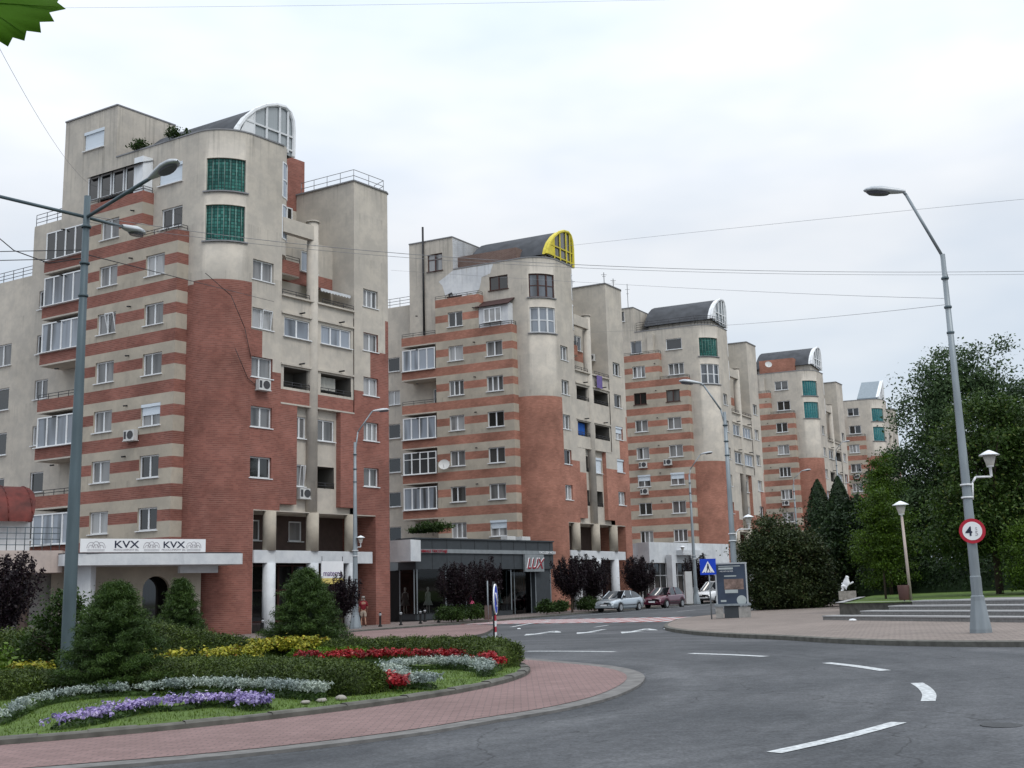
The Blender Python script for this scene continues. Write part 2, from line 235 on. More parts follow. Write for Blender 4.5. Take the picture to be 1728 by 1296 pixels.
M['paver_pink'] = brick('paver_pink', (.205, .135, .128), (.255, .168, .160), (.13, .10, .095), bw=.2, rh=.1, ms=.008, coord='Object', patch=.2)
M['paver_grey'] = brick('paver_grey', (.22, .185, .165), (.27, .225, .20), (.13, .11, .10), bw=.4, rh=.2, ms=.02, coord='Object', patch=.15)
M['paver_side'] = brick('paver_side', (.17, .14, .13), (.22, .18, .165), (.12, .10, .09), bw=.4, rh=.2, ms=.014, coord='Object', patch=.2)
M['manhole'] = plain('manhole', (.05, .052, .055), .7, metal=.2, var=.3, scale=20)
M['earth'] = plain('earth', (.06, .05, .035), .95, var=.3)
M['grass'] = plain('grass', (.070, .115, .020), .9, var=.3, scale=2.5, bump=.6)
M['stone'] = plain('stone', (.30, .28, .25), .9, var=.25, scale=8)
M['granite'] = plain('granite', (.20, .195, .19), .8, var=.2, scale=14)
M['granite_top'] = plain('granite_top', (.33, .33, .33), .8, var=.12, scale=14)
M['grass_blade'] = foliage('grass_blade', (.055, .10, .012), (.135, .20, .034), trans=.3)
M['rubber'] = plain('rubber', (.018, .018, .019), .8)
M['chrome'] = plain('chrome', (.5, .51, .52), .25, metal=.8, var=.1)
M['carglass'] = plain('carglass', (.03, .035, .04), .05, spec=.9)
M['plastic_black'] = plain('plastic_black', (.025, .025, .028), .5)
M['tail'] = plain('tail', (.3, .01, .01), .3)
M['headlight'] = plain('headlight', (.6, .62, .64), .15, spec=.8)
def carpaint(n, c, metal=.5):
    m, N, L, b = newmat(n); b.inputs[0].default_value = col(c); b.inputs['Metallic'].default_value = metal; b.inputs['Roughness'].default_value = .3; b.inputs['Coat Weight'].default_value = .8; return m
M['silver_paint'] = carpaint('silver_paint', (.42, .47, .51)); M['maroon_paint'] = carpaint('maroon_paint', (.09, .012, .03), .3); M['white_paint'] = carpaint('white_paint', (.7, .71, .72), 0)
M['skin'] = plain('skin', (.30, .165, .115), .6, var=.05)
M['shirt'] = plain('shirt', (.16, .010, .018), .85, var=.12, scale=9); M['shorts'] = plain('shorts', (.33, .27, .22), .9, var=.3, scale=9); M['hair_white'] = plain('hair_white', (.36, .34, .32), .9); M['black'] = plain('black', (.012, .012, .014), .6)
M['dress_grey'] = plain('dress_grey', (.42, .41, .37), .9); M['dress_pink'] = plain('dress_pink', (.5, .08, .16), .9); M['dress_dark'] = plain('dress_dark', (.09, .085, .08), .9); M['dress_teal'] = plain('dress_teal', (.10, .16, .16), .9)
M['mannequin'] = plain('mannequin', (.5, .46, .42), .5)
M['poster_blue'] = plain('poster_blue', (.040, .055, .085), .35, var=.25, scale=1.5); M['poster_pale'] = plain('poster_pale', (.38, .42, .42), .4); M['poster_brown'] = plain('poster_brown', (.20, .14, .12), .4, var=.5, scale=6)
M['peel'] = plaster('peel', (.66, .67, .69), .6, (.3, .29, .27))

# ------------------------------------------------------------------ helpers
def tag(o, label=None, cat=None, group=None, kind=None):
    if label: o['label'] = label
    if cat: o['category'] = cat
    if group: o['group'] = group
    if kind: o['kind'] = kind
    return o
def empty(name, loc, rz=0, label=None, cat=None, group=None):
    o = bpy.data.objects.new(name, None); o.empty_display_size = .3; C.objects.link(o); o.location = loc; o.rotation_euler = (0, 0, rz); return tag(o, label, cat, group)
def link(name, me, parent=None, loc=None, rz=None):
    o = bpy.data.objects.new(name, me); C.objects.link(o)
    if parent: o.parent = parent
    if loc is not None: o.location = loc
    if rz is not None: o.rotation_euler = (0, 0, rz)
    return o
def children(o): return [c for c in bpy.data.objects if c.parent == o]
def copy_tree(o, parent=None):
    c = o.copy(); C.objects.link(c)
    if parent: c.parent = parent
    for ch in KIDS.get(o.name, None) or children(o): copy_tree(ch, c)
    return c
KIDS = {}
class MB:
    def __init__(s): s.v = []; s.f = []; s.uv = []; s.m = []; s.sm = []
    def quad(s, pts, uv=None, m=0, sm=False):
        b = len(s.v); s.v += [tuple(p) for p in pts]; s.f.append(tuple(range(b, b+len(pts)))); s.uv += uv if uv else [(0, 0)]*len(pts); s.m.append(m); s.sm.append(sm)
    def box(s, x0, x1, y0, y1, z0, z1, T=None, m=0):
        P = [Vector((x, y, z)) for z in (z0, z1) for y in (y0, y1) for x in (x0, x1)]
        if T: P = [T(p) for p in P]
        for q in ((0, 2, 3, 1), (4, 5, 7, 6), (0, 1, 5, 4), (2, 6, 7, 3), (0, 4, 6, 2), (1, 3, 7, 5)):
            pts = [P[i] for i in q]; a = (pts[1]-pts[0]).length; c = (pts[2]-pts[1]).length
            zz = [p[2] for p in pts]
            h = [0, math.hypot(pts[1][0]-pts[0][0], pts[1][1]-pts[0][1])]
            if max(zz)-min(zz) < 1e-4: uv = [(p[0], p[1]) for p in pts]
            else:
                o = pts[0]; k = max(pts, key=lambda p: math.hypot(p[0]-o[0], p[1]-o[1])); d = Vector((k[0]-o[0], k[1]-o[1])); d = d.normalized() if d.length else Vector((1, 0))
                uv = [((p[0]-o[0])*d[0]+(p[1]-o[1])*d[1], p[2]) for p in pts]
            s.quad(pts, uv, m)
    def bar(s, a, b, r, r2=None, n=8, m=0, cap=True, sm=True):
        a = Vector(a); b = Vector(b); r2 = r if r2 is None else r2; d = (b-a)
        if d.length < 1e-6: return
        d.normalize(); u = d.orthogonal().normalized(); v = d.cross(u)
        A = [a+u*(r*cos(2*pi*i/n))+v*(r*sin(2*pi*i/n)) for i in range(n)]; B = [b+u*(r2*cos(2*pi*i/n))+v*(r2*sin(2*pi*i/n)) for i in range(n)]
        L_ = (b-a).length
        for i in range(n):
            j = (i+1) % n; s.quad([A[i], A[j], B[j], B[i]], [(r*2*pi*i/n, 0), (r*2*pi*(i+1)/n, 0), (r*2*pi*(i+1)/n, L_), (r*2*pi*i/n, L_)], m, sm)
        if cap: s.quad(A[::-1], None, m); s.quad(B, None, m)
    def path(s, pts, r, n=6, m=0):
        for a, b in zip(pts[:-1], pts[1:]): s.bar(a, b, r, n=n, m=m)
    def lathe(s, prof, c=(0, 0, 0), n=16, m=0, sm=True):
        c = Vector(c)
        for (r1, z1), (r2, z2) in zip(prof[:-1], prof[1:]):
            for i in range(n):
                a = 2*pi*i/n; b = 2*pi*(i+1)/n
                s.quad([c+Vector((r1*cos(a), r1*sin(a), z1)), c+Vector((r1*cos(b), r1*sin(b), z1)), c+Vector((r2*cos(b), r2*sin(b), z2)), c+Vector((r2*cos(a), r2*sin(a), z2))], None, m, sm)
    def prism(s, poly, zf0, zf1, m=0, mside=None, bottom=False):
        n = len(poly); f = (lambda z: (z if callable(z) else (lambda x, y: z)))
        a = f(zf0); b = f(zf1)
        area = sum(poly[i][0]*poly[(i+1) % n][1]-poly[(i+1) % n][0]*poly[i][1] for i in range(n))
        if area < 0: poly = poly[::-1]
        s.quad([(x, y, b(x, y)) for x, y in poly], [(x, y) for x, y in poly], m)
        if bottom: s.quad([(x, y, a(x, y)) for x, y in poly[::-1]], [(x, y) for x, y in poly[::-1]], m)
        acc = 0
        for i in range(n):
            p = poly[i]; q = poly[(i+1) % n]; L_ = math.hypot(q[0]-p[0], q[1]-p[1])
            s.quad([(p[0], p[1], a(*p)), (q[0], q[1], a(*q)), (q[0], q[1], b(*q)), (p[0], p[1], b(*p))], [(acc, a(*p)), (acc+L_, a(*q)), (acc+L_, b(*q)), (acc, b(*p))], m if mside is None else mside); acc += L_
    def mesh(s, name, mats, weld=False):
        me = bpy.data.meshes.new(name); me.from_pydata([tuple(v) for v in s.v], [], s.f)
        for x in (mats if isinstance(mats, (list, tuple)) else [mats]): me.materials.append(M[x])
        uvl = me.uv_layers.new(name='UVMap'); uvl.data.foreach_set('uv', np.array(s.uv, 'f').ravel())
        me.polygons.foreach_set('material_index', s.m); me.polygons.foreach_set('use_smooth', s.sm)
        if weld:
            bm = bmesh.new(); bm.from_mesh(me); bmesh.ops.remove_doubles(bm, verts=bm.verts, dist=1e-4); bm.to_mesh(me); bm.free()
        me.update(); return me
    def build(s, name, mats, parent=None, loc=None, rz=None, weld=True):
        if not s.f: return None
        return link(name, s.mesh(name, mats, weld), parent, loc, rz)
def leaves(name, P, size, mat, parent=None, up=.35, asp=.55, seed=1, loc=None, nrm=None):
    """P: (n,3) leaf centres; each leaf a small diamond face"""
    rg = np.random.default_rng(seed); P = np.asarray(P, float); n = len(P)
    nn = rg.normal(size=(n, 3)); nn[:, 2] += up*2
    if nrm is not None: nn = nn*.6+nrm*1.4
    nn /= np.linalg.norm(nn, axis=1)[:, None]; t = rg.normal(size=(n, 3)); t -= (t*nn).sum(1)[:, None]*nn; t /= np.linalg.norm(t, axis=1)[:, None]; b = np.cross(nn, t)
    s = (size*rg.uniform(.6, 1.35, n))[:, None]
    V = np.stack([P-t*s, P-b*s*asp, P+t*s, P+b*s*asp], 1).reshape(-1, 3)
    me = bpy.data.meshes.new(name); me.vertices.add(4*n); me.vertices.foreach_set('co', V.ravel().astype('f')); me.loops.add(4*n); me.loops.foreach_set('vertex_index', np.arange(4*n, dtype='i'))
    me.polygons.add(n); me.polygons.foreach_set('loop_start', np.arange(0, 4*n, 4, dtype='i')); me.polygons.foreach_set('loop_total', np.full(n, 4, 'i')); me.materials.append(M[mat]); me.update(); me.validate()
    return link(name, me, parent, loc)
def text(name, s, size, mat, parent, loc, rz=0, depth=.02, rx=pi/2, sx=1, align='CENTER', off=0, shear=0):
    cu_ = bpy.data.curves.new(name, 'FONT'); cu_.body = s; cu_.size = size; cu_.extrude = depth/2; cu_.align_x = align; cu_.offset = off; cu_.shear = shear
    t = bpy.data.objects.new(name, cu_); C.objects.link(t); dg = bpy.context.evaluated_depsgraph_get(); me = bpy.data.meshes.new_from_object(t.evaluated_get(dg)); bpy.data.objects.remove(t); bpy.data.curves.remove(cu_)
    me.materials.clear(); me.materials.append(M[mat]); o = link(name, me, parent, loc); o.rotation_euler = (rx, 0, rz); o.scale = (sx, 1, 1); return o

# ------------------------------------------------------------------ apartment buildings
UA, VA = radians(38.30), radians(-60.20)
U2 = Vector((sin(UA), cos(UA))); V2 = Vector((sin(VA), cos(VA)))
def Lp(u, v, z=0): p = U2*u+V2*v; return Vector((p.x, p.y, z))
def face(mb, P0, d, a0, a1, z0, z1, holes=(), matfn=None, ac=(), zc=(), reveal=None, default='p'):
    d = Vector((d[0], d[1])).normalized(); n = Vector((-d.y, d.x)); P0 = Vector((P0[0], P0[1]))
    A = sorted({round(x, 4) for x in [a0, a1]+list(ac)+[h[0] for h in holes]+[h[1] for h in holes] if a0-1e-6 <= x <= a1+1e-6})
    Z = sorted({round(x, 4) for x in [z0, z1]+list(zc)+[h[2] for h in holes]+[h[3] for h in holes] if z0-1e-6 <= x <= z1+1e-6})
    def pt(a, z, dep=0): p = P0+d*a+n*dep; return Vector((p.x, p.y, z))
    for i in range(len(A)-1):
        for j in range(len(Z)-1):
            ca, cz = (A[i]+A[i+1])/2, (Z[j]+Z[j+1])/2
            if any(h[0] < ca < h[1] and h[2] < cz < h[3] for h in holes): continue
            k = matfn(ca, cz) if matfn else default
            if k is None: continue
            mb[k].quad([pt(A[i], Z[j]), pt(A[i+1], Z[j]), pt(A[i+1], Z[j+1]), pt(A[i], Z[j+1])], [(A[i], Z[j]), (A[i+1], Z[j]), (A[i+1], Z[j+1]), (A[i], Z[j+1])])
    for h in holes:
        b0, b1, y0, y1, dep = h[:5]; k = reveal or (matfn((b0+b1)/2, y0-.05) if matfn else default) or 'p'
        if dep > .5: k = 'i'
        # split side reveals by storey bands is unnecessary at this size
        for q in ([pt(b0, y0), pt(b0, y1), pt(b0, y1, dep), pt(b0, y0, dep)], [pt(b1, y0, dep), pt(b1, y1, dep), pt(b1, y1), pt(b1, y0)], [pt(b0, y0), pt(b0, y0, dep), pt(b1, y0, dep), pt(b1, y0)], [pt(b0, y1, dep), pt(b0, y1), pt(b1, y1), pt(b1, y1, dep)]):
            mb[k].quad(q, [(0, q[0].z), (0, q[1].z), (dep, q[2].z), (dep, q[3].z)])
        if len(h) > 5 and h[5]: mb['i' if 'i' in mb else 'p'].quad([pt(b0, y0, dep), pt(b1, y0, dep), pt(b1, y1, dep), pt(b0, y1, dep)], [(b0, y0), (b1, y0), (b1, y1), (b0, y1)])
WM = {}
def winmesh(w_, h_, kind):
    """origin at sill left corner on the glass plane; x right, y inward, z up"""
    key = (round(w_, 2), round(h_, 2), kind)
    if key in WM: return WM[key]
    f = MB(); p = MB(); s = MB(); t = .075
    fm = 'frame_brown' if 'brown' in kind else ('frame_yellow' if 'yellow' in kind else 'frame')
    f.box(0, w_, -.05, .04, 0, t); f.box(0, w_, -.05, .04, h_-t, h_); f.box(0, t, -.05, .04, t, h_-t); f.box(w_-t, w_, -.05, .04, t, h_-t)
    if 'glaz' in kind: n = max(2, round(w_/.8))
    elif 'three' in kind: n = 3
    elif 'one' in kind: n = 1
    else: n = 2
    for i in range(1, n):
        x = w_*i/n
        if kind.startswith('off'): x = w_*.42
        f.box(x-.05, x+.05, -.045, .035, t, h_-t)
    if 'bar' in kind: f.box(t, w_-t, -.04, .03, h_*.68-.03, h_*.68+.03)
    if 'tilt' in kind:
        f.bar((w_*.55, -.05, t), (w_*.48, -.28, h_-t), .03, n=4); f.bar((w_-t, -.05, t), (w_-t-.03, -.28, h_-t), .03, n=4); f.bar((w_*.48, -.28, h_-t), (w_-t-.03, -.28, h_-t), .03, n=4)
    p.quad([(t*.5, 0, t*.5), (w_-t*.5, 0, t*.5), (w_-t*.5, 0, h_-t*.5), (t*.5, 0, h_-t*.5)])
    if 'blind' in kind:   # roller shutter, part or fully lowered
        q = MB(); lo = .02 if 'full' in kind else h_*.5; q.box(t*.4, w_-t*.4, -.075, -.052, lo, h_-.02); q.box(-.02, w_+.02, -.16, .02, h_-.17, h_+.02)
        sh = q.mesh('roller_shutter', 'shutter')
    else: sh = None
    s.box(-.08, w_+.08, -.26, -.051, -.05, .0)
    WM[key] = (f.mesh('window', fm), p.mesh('pane', 'pane_dark' if 'dark' in kind else ('pane_blue' if ('glaz' in kind or 'blue' in kind) else 'pane')), s.mesh('sill', fm if 'brown' in kind else 'frame'), sh); return WM[key]
def window(root, P0, d, a, z, w_, h_, kind='two', dep=.18, name='window', sill=True):
    d = Vector((d[0], d[1])).normalized(); n = Vector((-d.y, d.x)); p = Vector((P0[0], P0[1]))+d*a+n*dep; me = winmesh(w_, h_, kind)
    o = link(name, me[0], root, (p.x, p.y, z), atan2(d.y, d.x)); link('pane', me[1], o)
    if sill: link('sill', me[2], o)
    if me[3]: link('roller_shutter', me[3], o)
    return o
AC = {}
def air_con(root, P0, d, a, z, s=1):
    if 'a' not in AC:
        b = MB(); b.box(-.42, .42, -.36, -.06, 0, .58); b.box(-.3, -.26, -.06, 0, -.05, .1); b.box(.26, .3, -.06, 0, -.05, .1); b.box(-.45, .45, -.4, 0, -.05, -.01)
        f = MB(); f.bar((.12, -.361, .29), (.12, -.375, .29), .24, n=16, sm=False); f.box(-.38, -.2, -.365, -.361, .08, .5); AC['a'] = (b.mesh('air_conditioner', 'ac'), f.mesh('fan', 'ac_fan'))
    d = Vector((d[0], d[1])).normalized(); p = Vector((P0[0], P0[1]))+d*a; o = link('air_conditioner', AC['a'][0], root, (p.x, p.y, z), atan2(d.y, d.x)); link('fan', AC['a'][1], o); o.scale = (s, s, s)
def dish(root, P0, d, a, z, s=1):
    if 'd' not in AC:
        b = MB(); pr = [(0, .0), (.15, .012), (.3, .05), (.4, .095), (.42, .11)]; b.lathe(pr, n=16); b.lathe([(r, z-.012) for r, z in pr], n=16); me = b.mesh('satellite_dish', 'ac'); me.transform(Matrix.Translation((0, -.35, 0)) @ Matrix.Rotation(radians(68), 4, 'X'))
        c = MB(); c.bar((0, 0, -.2), (0, -.33, -.05), .02); c.bar((0, -.33, -.35), (0, -.75, .0), .012); AC['d'] = (me, c.mesh('dish_arm', 'railing_grey'))
    d = Vector((d[0], d[1])).normalized(); p = Vector((P0[0], P0[1]))+d*a; o = link('satellite_dish', AC['d'][0], root, (p.x, p.y, z), atan2(d.y, d.x)+.4); o.scale = (s, s, s); link('dish_arm', AC['d'][1], o)
def rail(root, pts, z, h=.5, mat='railing', n_h=2, name='railing', r=.022, step=1.0):
    b = MB()
    for k in range(n_h): zz = z+h*(k+1)/n_h; b.path([(p[0], p[1], zz) for p in pts], r, 5)
    for p, q in zip(pts[:-1], pts[1:]):
        L_ = math.hypot(q[0]-p[0], q[1]-p[1]); k = max(1, round(L_/step))
        for i in range(k+1): t = i/k; x = p[0]+(q[0]-p[0])*t; y = p[1]+(q[1]-p[1])*t; b.bar((x, y, z), (x, y, z+h), r, n=5)
    return b.build(name, mat, root)

def building(k, loc, th, cfg):
    rb = random.Random(k*11)
    root = empty('apartment_building', (loc[0], loc[1], loc[2]), th, cfg['label'], 'apartment building', 'stepped apartment blocks along the street')
    mb = {'p': MB(), 'b': MB(), 's': MB(), 'w': MB(), 'd': MB(), 'k': MB(), 'i': MB()}
    q = cfg.get('q', .9); bm = 'brick' if k == 1 else 'brick_orange'
    sv = lambda v: v if v < 3.6 else 3.6+(v-3.6)*q
    drop = 2.93*cfg.get('drop', 0); ztop = cfg.get('ztop', 28.4)
    PU = Lp(0, 0); dU = U2; dV = -V2                       # V-plane faces use a = -v
    # --- rounded corner
    ang = acos(U2.dot(V2)); TL = 2.15; RR = TL*tan(ang/2); cc = (U2+V2).normalized()*(RR/sin(ang/2))
    pA = V2*TL-cc; pB = U2*TL-cc; aA = atan2(pA.y, pA.x); aB = atan2(pB.y, pB.x)
    while aB < aA: aB += 2*pi
    ns = 20; arc = [Vector((cc.x+RR*cos(aA+(aB-aA)*i/ns), cc.y+RR*sin(aA+(aB-aA)*i/ns))) for i in range(ns+1)]
    zb = 19.7-drop; g0, g1 = 4, 17; gw = [(22.0, 24.15), (25.0, 27.0)]
    for i in range(ns):
        p, p2 = arc[i], arc[i+1]; uu = (aB-aA)*RR*i/ns; du = (aB-aA)*RR/ns
        zs = sorted([-1.2, zb, ztop]+[z for g in gw for z in g])
        for z0, z1 in zip(zs[:-1], zs[1:]):
            if g0 <= i < g1 and any(g[0] <= (z0+z1)/2 <= g[1] for g in gw): continue
            key = 'b' if z1 <= zb+.01 else 'p'
            mb[key].quad([(p.x, p.y, z0), (p2.x, p2.y, z0), (p2.x, p2.y, z1), (p.x, p.y, z1)], [(uu, z0), (uu+du, z0), (uu+du, z1), (uu, z1)], 0, True)
    ri = RR-.14
    inn = [Vector((cc.x+ri*cos(aA+(aB-aA)*i/ns), cc.y+ri*sin(aA+(aB-aA)*i/ns))) for i in range(ns+1)]
    for gi, (z0, z1) in enumerate(gw):
        for i in range(g0, g1):   # top and bottom reveals
            for z in (z0, z1): mb['p'].quad([(arc[i].x, arc[i].y, z), (arc[i+1].x, arc[i+1].y, z), (inn[i+1].x, inn[i+1].y, z), (inn[i].x, inn[i].y, z)])
        for i in (g0, g1): mb['p'].quad([(arc[i].x, arc[i].y, z0), (inn[i].x, inn[i].y, z0), (inn[i].x, inn[i].y, z1), (arc[i].x, arc[i].y, z1)])
        kind = cfg['corner'][gi]; g = MB(); fr = MB()
        if kind.startswith('block'):
            for i in range(g0, g1):
                uu = RR*(aB-aA)/ns*i; du = RR*(aB-aA)/ns; g.quad([(inn[i].x, inn[i].y, z0), (inn[i+1].x, inn[i+1].y, z0), (inn[i+1].x, inn[i+1].y, z1), (inn[i].x, inn[i].y, z1)], [(uu, z0), (uu+du, z0), (uu+du, z1), (uu, z1)], 0, True)
            o = g.build('glass_block_window', 'glass_block_blue' if 'blue' in kind else 'glass_block', root)
            for i in range(g0, g1+1, 2):
                ro = ri+.02; aa = aA+(aB-aA)*i/ns; fr.bar((cc.x+ro*cos(aa), cc.y+ro*sin(aa), z0), (cc.x+ro*cos(aa), cc.y+ro*sin(aa), z1), .014, n=4)
            fr.build('frame', 'bar_pale', o)
        else:
            np_ = 3; xs = [g0+(g1-g0)*j/np_ for j in range(np_+1)]
            P = []
            for xx in xs: aa = aA+(aB-aA)*xx/ns; P.append(Vector((cc.x+ri*cos(aa), cc.y+ri*sin(aa))))
            for a, b in zip(P[:-1], P[1:]):
                g.quad([(a.x, a.y, z0), (b.x, b.y, z0), (b.x, b.y, z1), (a.x, a.y, z1)])
            for a in P: fr.bar((a.x, a.y, z0), (a.x, a.y, z1), .085, n=6, sm=False)
            for a, b in zip(P[:-1], P[1:]):
                for z in (z0+.06, (z0+z1)/2, z1-.06): fr.bar((a.x, a.y, z), (b.x, b.y, z), .05, n=4, sm=False)
            o = fr.build('corner_window', 'frame_brown' if 'brown' in kind else 'frame', root); g.build('pane', 'pane_blue', o)
        sl = MB()
        for i in range(g0-1, g1+1):
            r1, r2 = RR-.14, RR+.09; A_ = [aA+(aB-aA)*j/ns for j in (i, i+1)]
            for z in (z0-.08, z0): sl.quad([(cc.x+r*cos(t), cc.y+r*sin(t), z) for r, t in ((r1, A_[0]), (r2, A_[0]), (r2, A_[1]), (r1, A_[1]))])
            sl.quad([(cc.x+r2*cos(t), cc.y+r2*sin(t), z) for z, t in ((z0-.08, A_[0]), (z0-.08, A_[1]), (z0, A_[1]), (z0, A_[0]))])
        sl.build('sill', 'railing_grey', root)
    # --- brick outline on the street plane
    tops = [(1.65, 19.7), (2.15 if k == 1 else 1.75, 17.55), (2.95, 16.95 if k == 1 else 14.65), (4.6, 14.65), (5.6, 13.75), (9.06, -9), (10.1, 14.4), (11.6, 14.4), (12.95, 17.1), (99, 19.3)]
    def top(u):
        for a, z in tops:
            if u < a: return z-drop
    brk = lambda u, z: 'b' if z < top(u) else 'p'
    tu = [t[0] for t in tops[:-1]]; tz = [t[1]-drop for t in tops]
    wl0, wl1 = (2.2, 3.72) if k == 1 else (1.95, 3.3)
    sills = [8.43+2.88*i for i in range(5)]
    hl = [(max(wl0, 2.16), wl1, s_, s_+1.2, .2) for s_ in sills]
    face(mb, PU, dU, 2.15, 4.35, 6.65, ztop, hl, brk, tu, tz); face(mb, PU, dU, 2.15, 2.48, -1.2, 6.65, (), lambda a, z: 'b')
    ht = [(11.0, 12.3, s_, s_+1.17, .2) for s_ in sills]
    face(mb, PU, dU, 10.2, 13.05, 6.65, 28.14, ht, brk, tu, tz); face(mb, PU, dU, 12.0, 13.05, -1.2, 6.65, (), lambda a, z: 'b')
    # tower rounded right edge
    rp = [Lp(13.05, 0)]
    for i in range(1, 5): t = i/4*pi/2; rp.append(Lp(13.05+.5*sin(t), .5*(1-cos(t))))
    rp.append(Lp(13.55, 9))
    for i, (p, p2) in enumerate(zip(rp[:-1], rp[1:])):
        zz = [-1.2, 19.3-drop, 28.14]
        for (z0, z1), key in zip(zip(zz[:-1], zz[1:]), 'bp'):
            L_ = (p2-p).length; mb[key].quad([(p.x, p.y, z0), (p2.x, p2.y, z0), (p2.x, p2.y, z1), (p.x, p.y, z1)], [(13+i*.2, z0), (13+i*.2+L_, z0), (13+i*.2+L_, z1), (13+i*.2, z1)], 0, i < 4)
    kinds = cfg.get('kinds', ['two', 'two', 'off', 'one', 'twotilt', 'threedark'])
    for i, s_ in enumerate(sills):
        window(root, PU, dU, hl[i][0], s_, hl[i][1]-hl[i][0], 1.2, cfg['uw'][i], .2); window(root, PU, dU, 11.0, s_, 1.3, 1.17, cfg['ut'][i], .2)
    # --- centre bay
    face(mb, PU, dU, 4.35, 5.6, 7.1, 12.9, (), brk, tu, tz); face(mb, PU, dU, 9.06, 10.2, 7.1, 12.9, (), brk, tu, tz)
    PM = Lp(0, .35); wide = cfg.get('wide', False)
    rows = cfg['rows']; zs = [8.15, 11.0, 13.9, 16.95]; ze = [9.45, 12.3, 15.1, 18.12]
    hm = []; hu = []
    for r_ in range(4):
        for s_, (a0, a1) in enumerate(((4.62, 6.6), (7.5, 9.98)) if r_ >= 2 else ((5.7, 6.6), (7.45, 8.88))):
            kd = rows[r_][s_]; h = (a0, a1, zs[r_], ze[r_], .2 if kd != 'open' else 1.5, kd == 'open'); (hu if r_ >= 2 else hm).append((h, kd))
    face(mb, PM, dU, 5.6, 9.06, 6.65, 12.9, [h for h, _ in hm], None, (), ())
    band = lambda u, z: 'b' if 12.9 < z < 13.75 and k == 1 else ('b' if z < 13.5-drop else 'p')
    PT = Lp(0, .06); face(mb, PT, dU, 4.35, 10.2, 12.9, 19.35, [h for h, _ in hu], band, (4.6,), (13.75,))
    for lst, P_ in ((hm, PM), (hu, PT)):
        for h, kd in lst:
            if kd != 'open': window(root, P_, dU, h[0], h[2], h[1]-h[0], h[3]-h[2], kd, .12)
            else:
                rail(root, [P_+(U2*h[0]).to_3d(), P_+(U2*h[1]).to_3d()], h[2], .32, step=.6)
                n_ = Vector((-dU.y, dU.x)); pz = P_.to_2d()+U2*(h[0]+.35)+n_*1.48; window(root, pz, dU, 0, h[2]-.3, .75, h[3]-h[2]+.2, 'onedark', 0, 'balcony_door', False)
    face(mb, PM, dU, 4.35, 5.6, 6.62, 7.1); face(mb, PM, dU, 9.06, 10.2, 6.62, 7.1)
    cb_ = [Lp(.95, 3.2), Lp(13.4, 3.2), Lp(13.4, 9.0), Lp(.95, 9.0)]; mb['p'].prism([(p.x, p.y) for p in cb_], -1.2, 23.4)
    # reveals where depth changes
    for u_ in (5.6, 9.06): a, b = Lp(u_, 0), Lp(u_, .35); mb['b'].quad([(a.x, a.y, 7.1), (b.x, b.y, 7.1), (b.x, b.y, 12.9), (a.x, a.y, 12.9)], [(0, 7.1), (.35, 7.1), (.35, 12.9), (0, 12.9)])
    def slab(u0_, u1_, v0_, v1_, z0, z1, key): 
        P = [Lp(u0_, v0_), Lp(u1_, v0_), Lp(u1_, v1_), Lp(u0_, v1_)]; mb[key].prism([(p.x, p.y) for p in P], z0, z1, bottom=True)
    slab(4.35, 10.2, -.02, .6, 12.86, 12.95, 'p'); slab(4.36, 10.19, -.06, .3, 15.2, 15.32, 'p'); slab(4.36, 10.19, -.06, .3, 18.3, 18.42, 'p')
    slab(4.36, 10.19, -.12, .16, 19.352, 19.45, 'p'); slab(4.355, 10.195, .2, 1.7, 19.0, 19.1, 'p')
    slab(4.35, 5.6, 0, .6, 7.05, 7.1, 'b'); slab(9.06, 10.2, 0, .6, 7.05, 7.1, 'b')
    # ceiling of the gallery, its back wall, floor, band
    slab(2.48, 12.0, .003, 3, 6.6, 6.65, 'p'); slab(2.48, 12.0, .5, 3, 4.3, 4.4, 'p')
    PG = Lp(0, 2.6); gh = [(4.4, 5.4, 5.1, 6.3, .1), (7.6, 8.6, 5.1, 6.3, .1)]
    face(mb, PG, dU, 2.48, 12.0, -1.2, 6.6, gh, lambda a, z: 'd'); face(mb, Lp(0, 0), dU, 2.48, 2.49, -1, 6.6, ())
    for h in gh: window(root, PG, dU, h[0], h[2], 1.0, 1.2, 'one', .08)
    a, b = Lp(12.0, 0), Lp(12.0, 2.6); mb['b'].quad([(b.x, b.y, -1.2), (a.x, a.y, -1.2), (a.x, a.y, 6.6), (b.x, b.y, 6.6)], [(0, -1.2), (2.6, -1.2), (2.6, 6.6), (0, 6.6)])
    # upper terraces of the bay: low brick parapets, back wall, window
    PB = Lp(0, 1.75); bh = [(7.6, 8.85, 21.85, 23.2, .15), (4.9, 6.1, 21.9, 23.3, .15), (5.0, 6.0, 19.3, 20.6, .12)]
    face(mb, PB, dU, 4.35, 10.2, 19.05, 23.9, bh, lambda a, z: 'b' if 20.9 < z < 21.8 else 'p', (), (20.9, 21.8))
    for h in bh: window(root, PB, dU, h[0], h[2], h[1]-h[0], h[3]-h[2], 'twoblue', .1)
    slab(4.35, 10.2, 1.76, 4.8, 23.8, 23.9, 'p'); PW = Lp(0, 4.8); face(mb, PW, dU, 4.35, 10.2, 23.85, 27.0)
    slab(4.352, 6.6, .9, 1.74, 21.0, 21.1, 'p'); face(mb, Lp(0, .9), dU, 4.36, 6.6, 21.0, 21.95, (), lambda a, z: 'b'); rail(root, [Lp(4.4, .9), Lp(6.6, .9)], 21.95, .3)
    slab(4.352, 6.75, -.1, .25, 23.3, 24.2, 'p')   # beam to the column
    rail(root, [Lp(4.4, .0), Lp(6.5, .0)], 19.45, .3); rail(root, [Lp(7.5, -.05), Lp(10.1, -.05)], 19.45, .3)
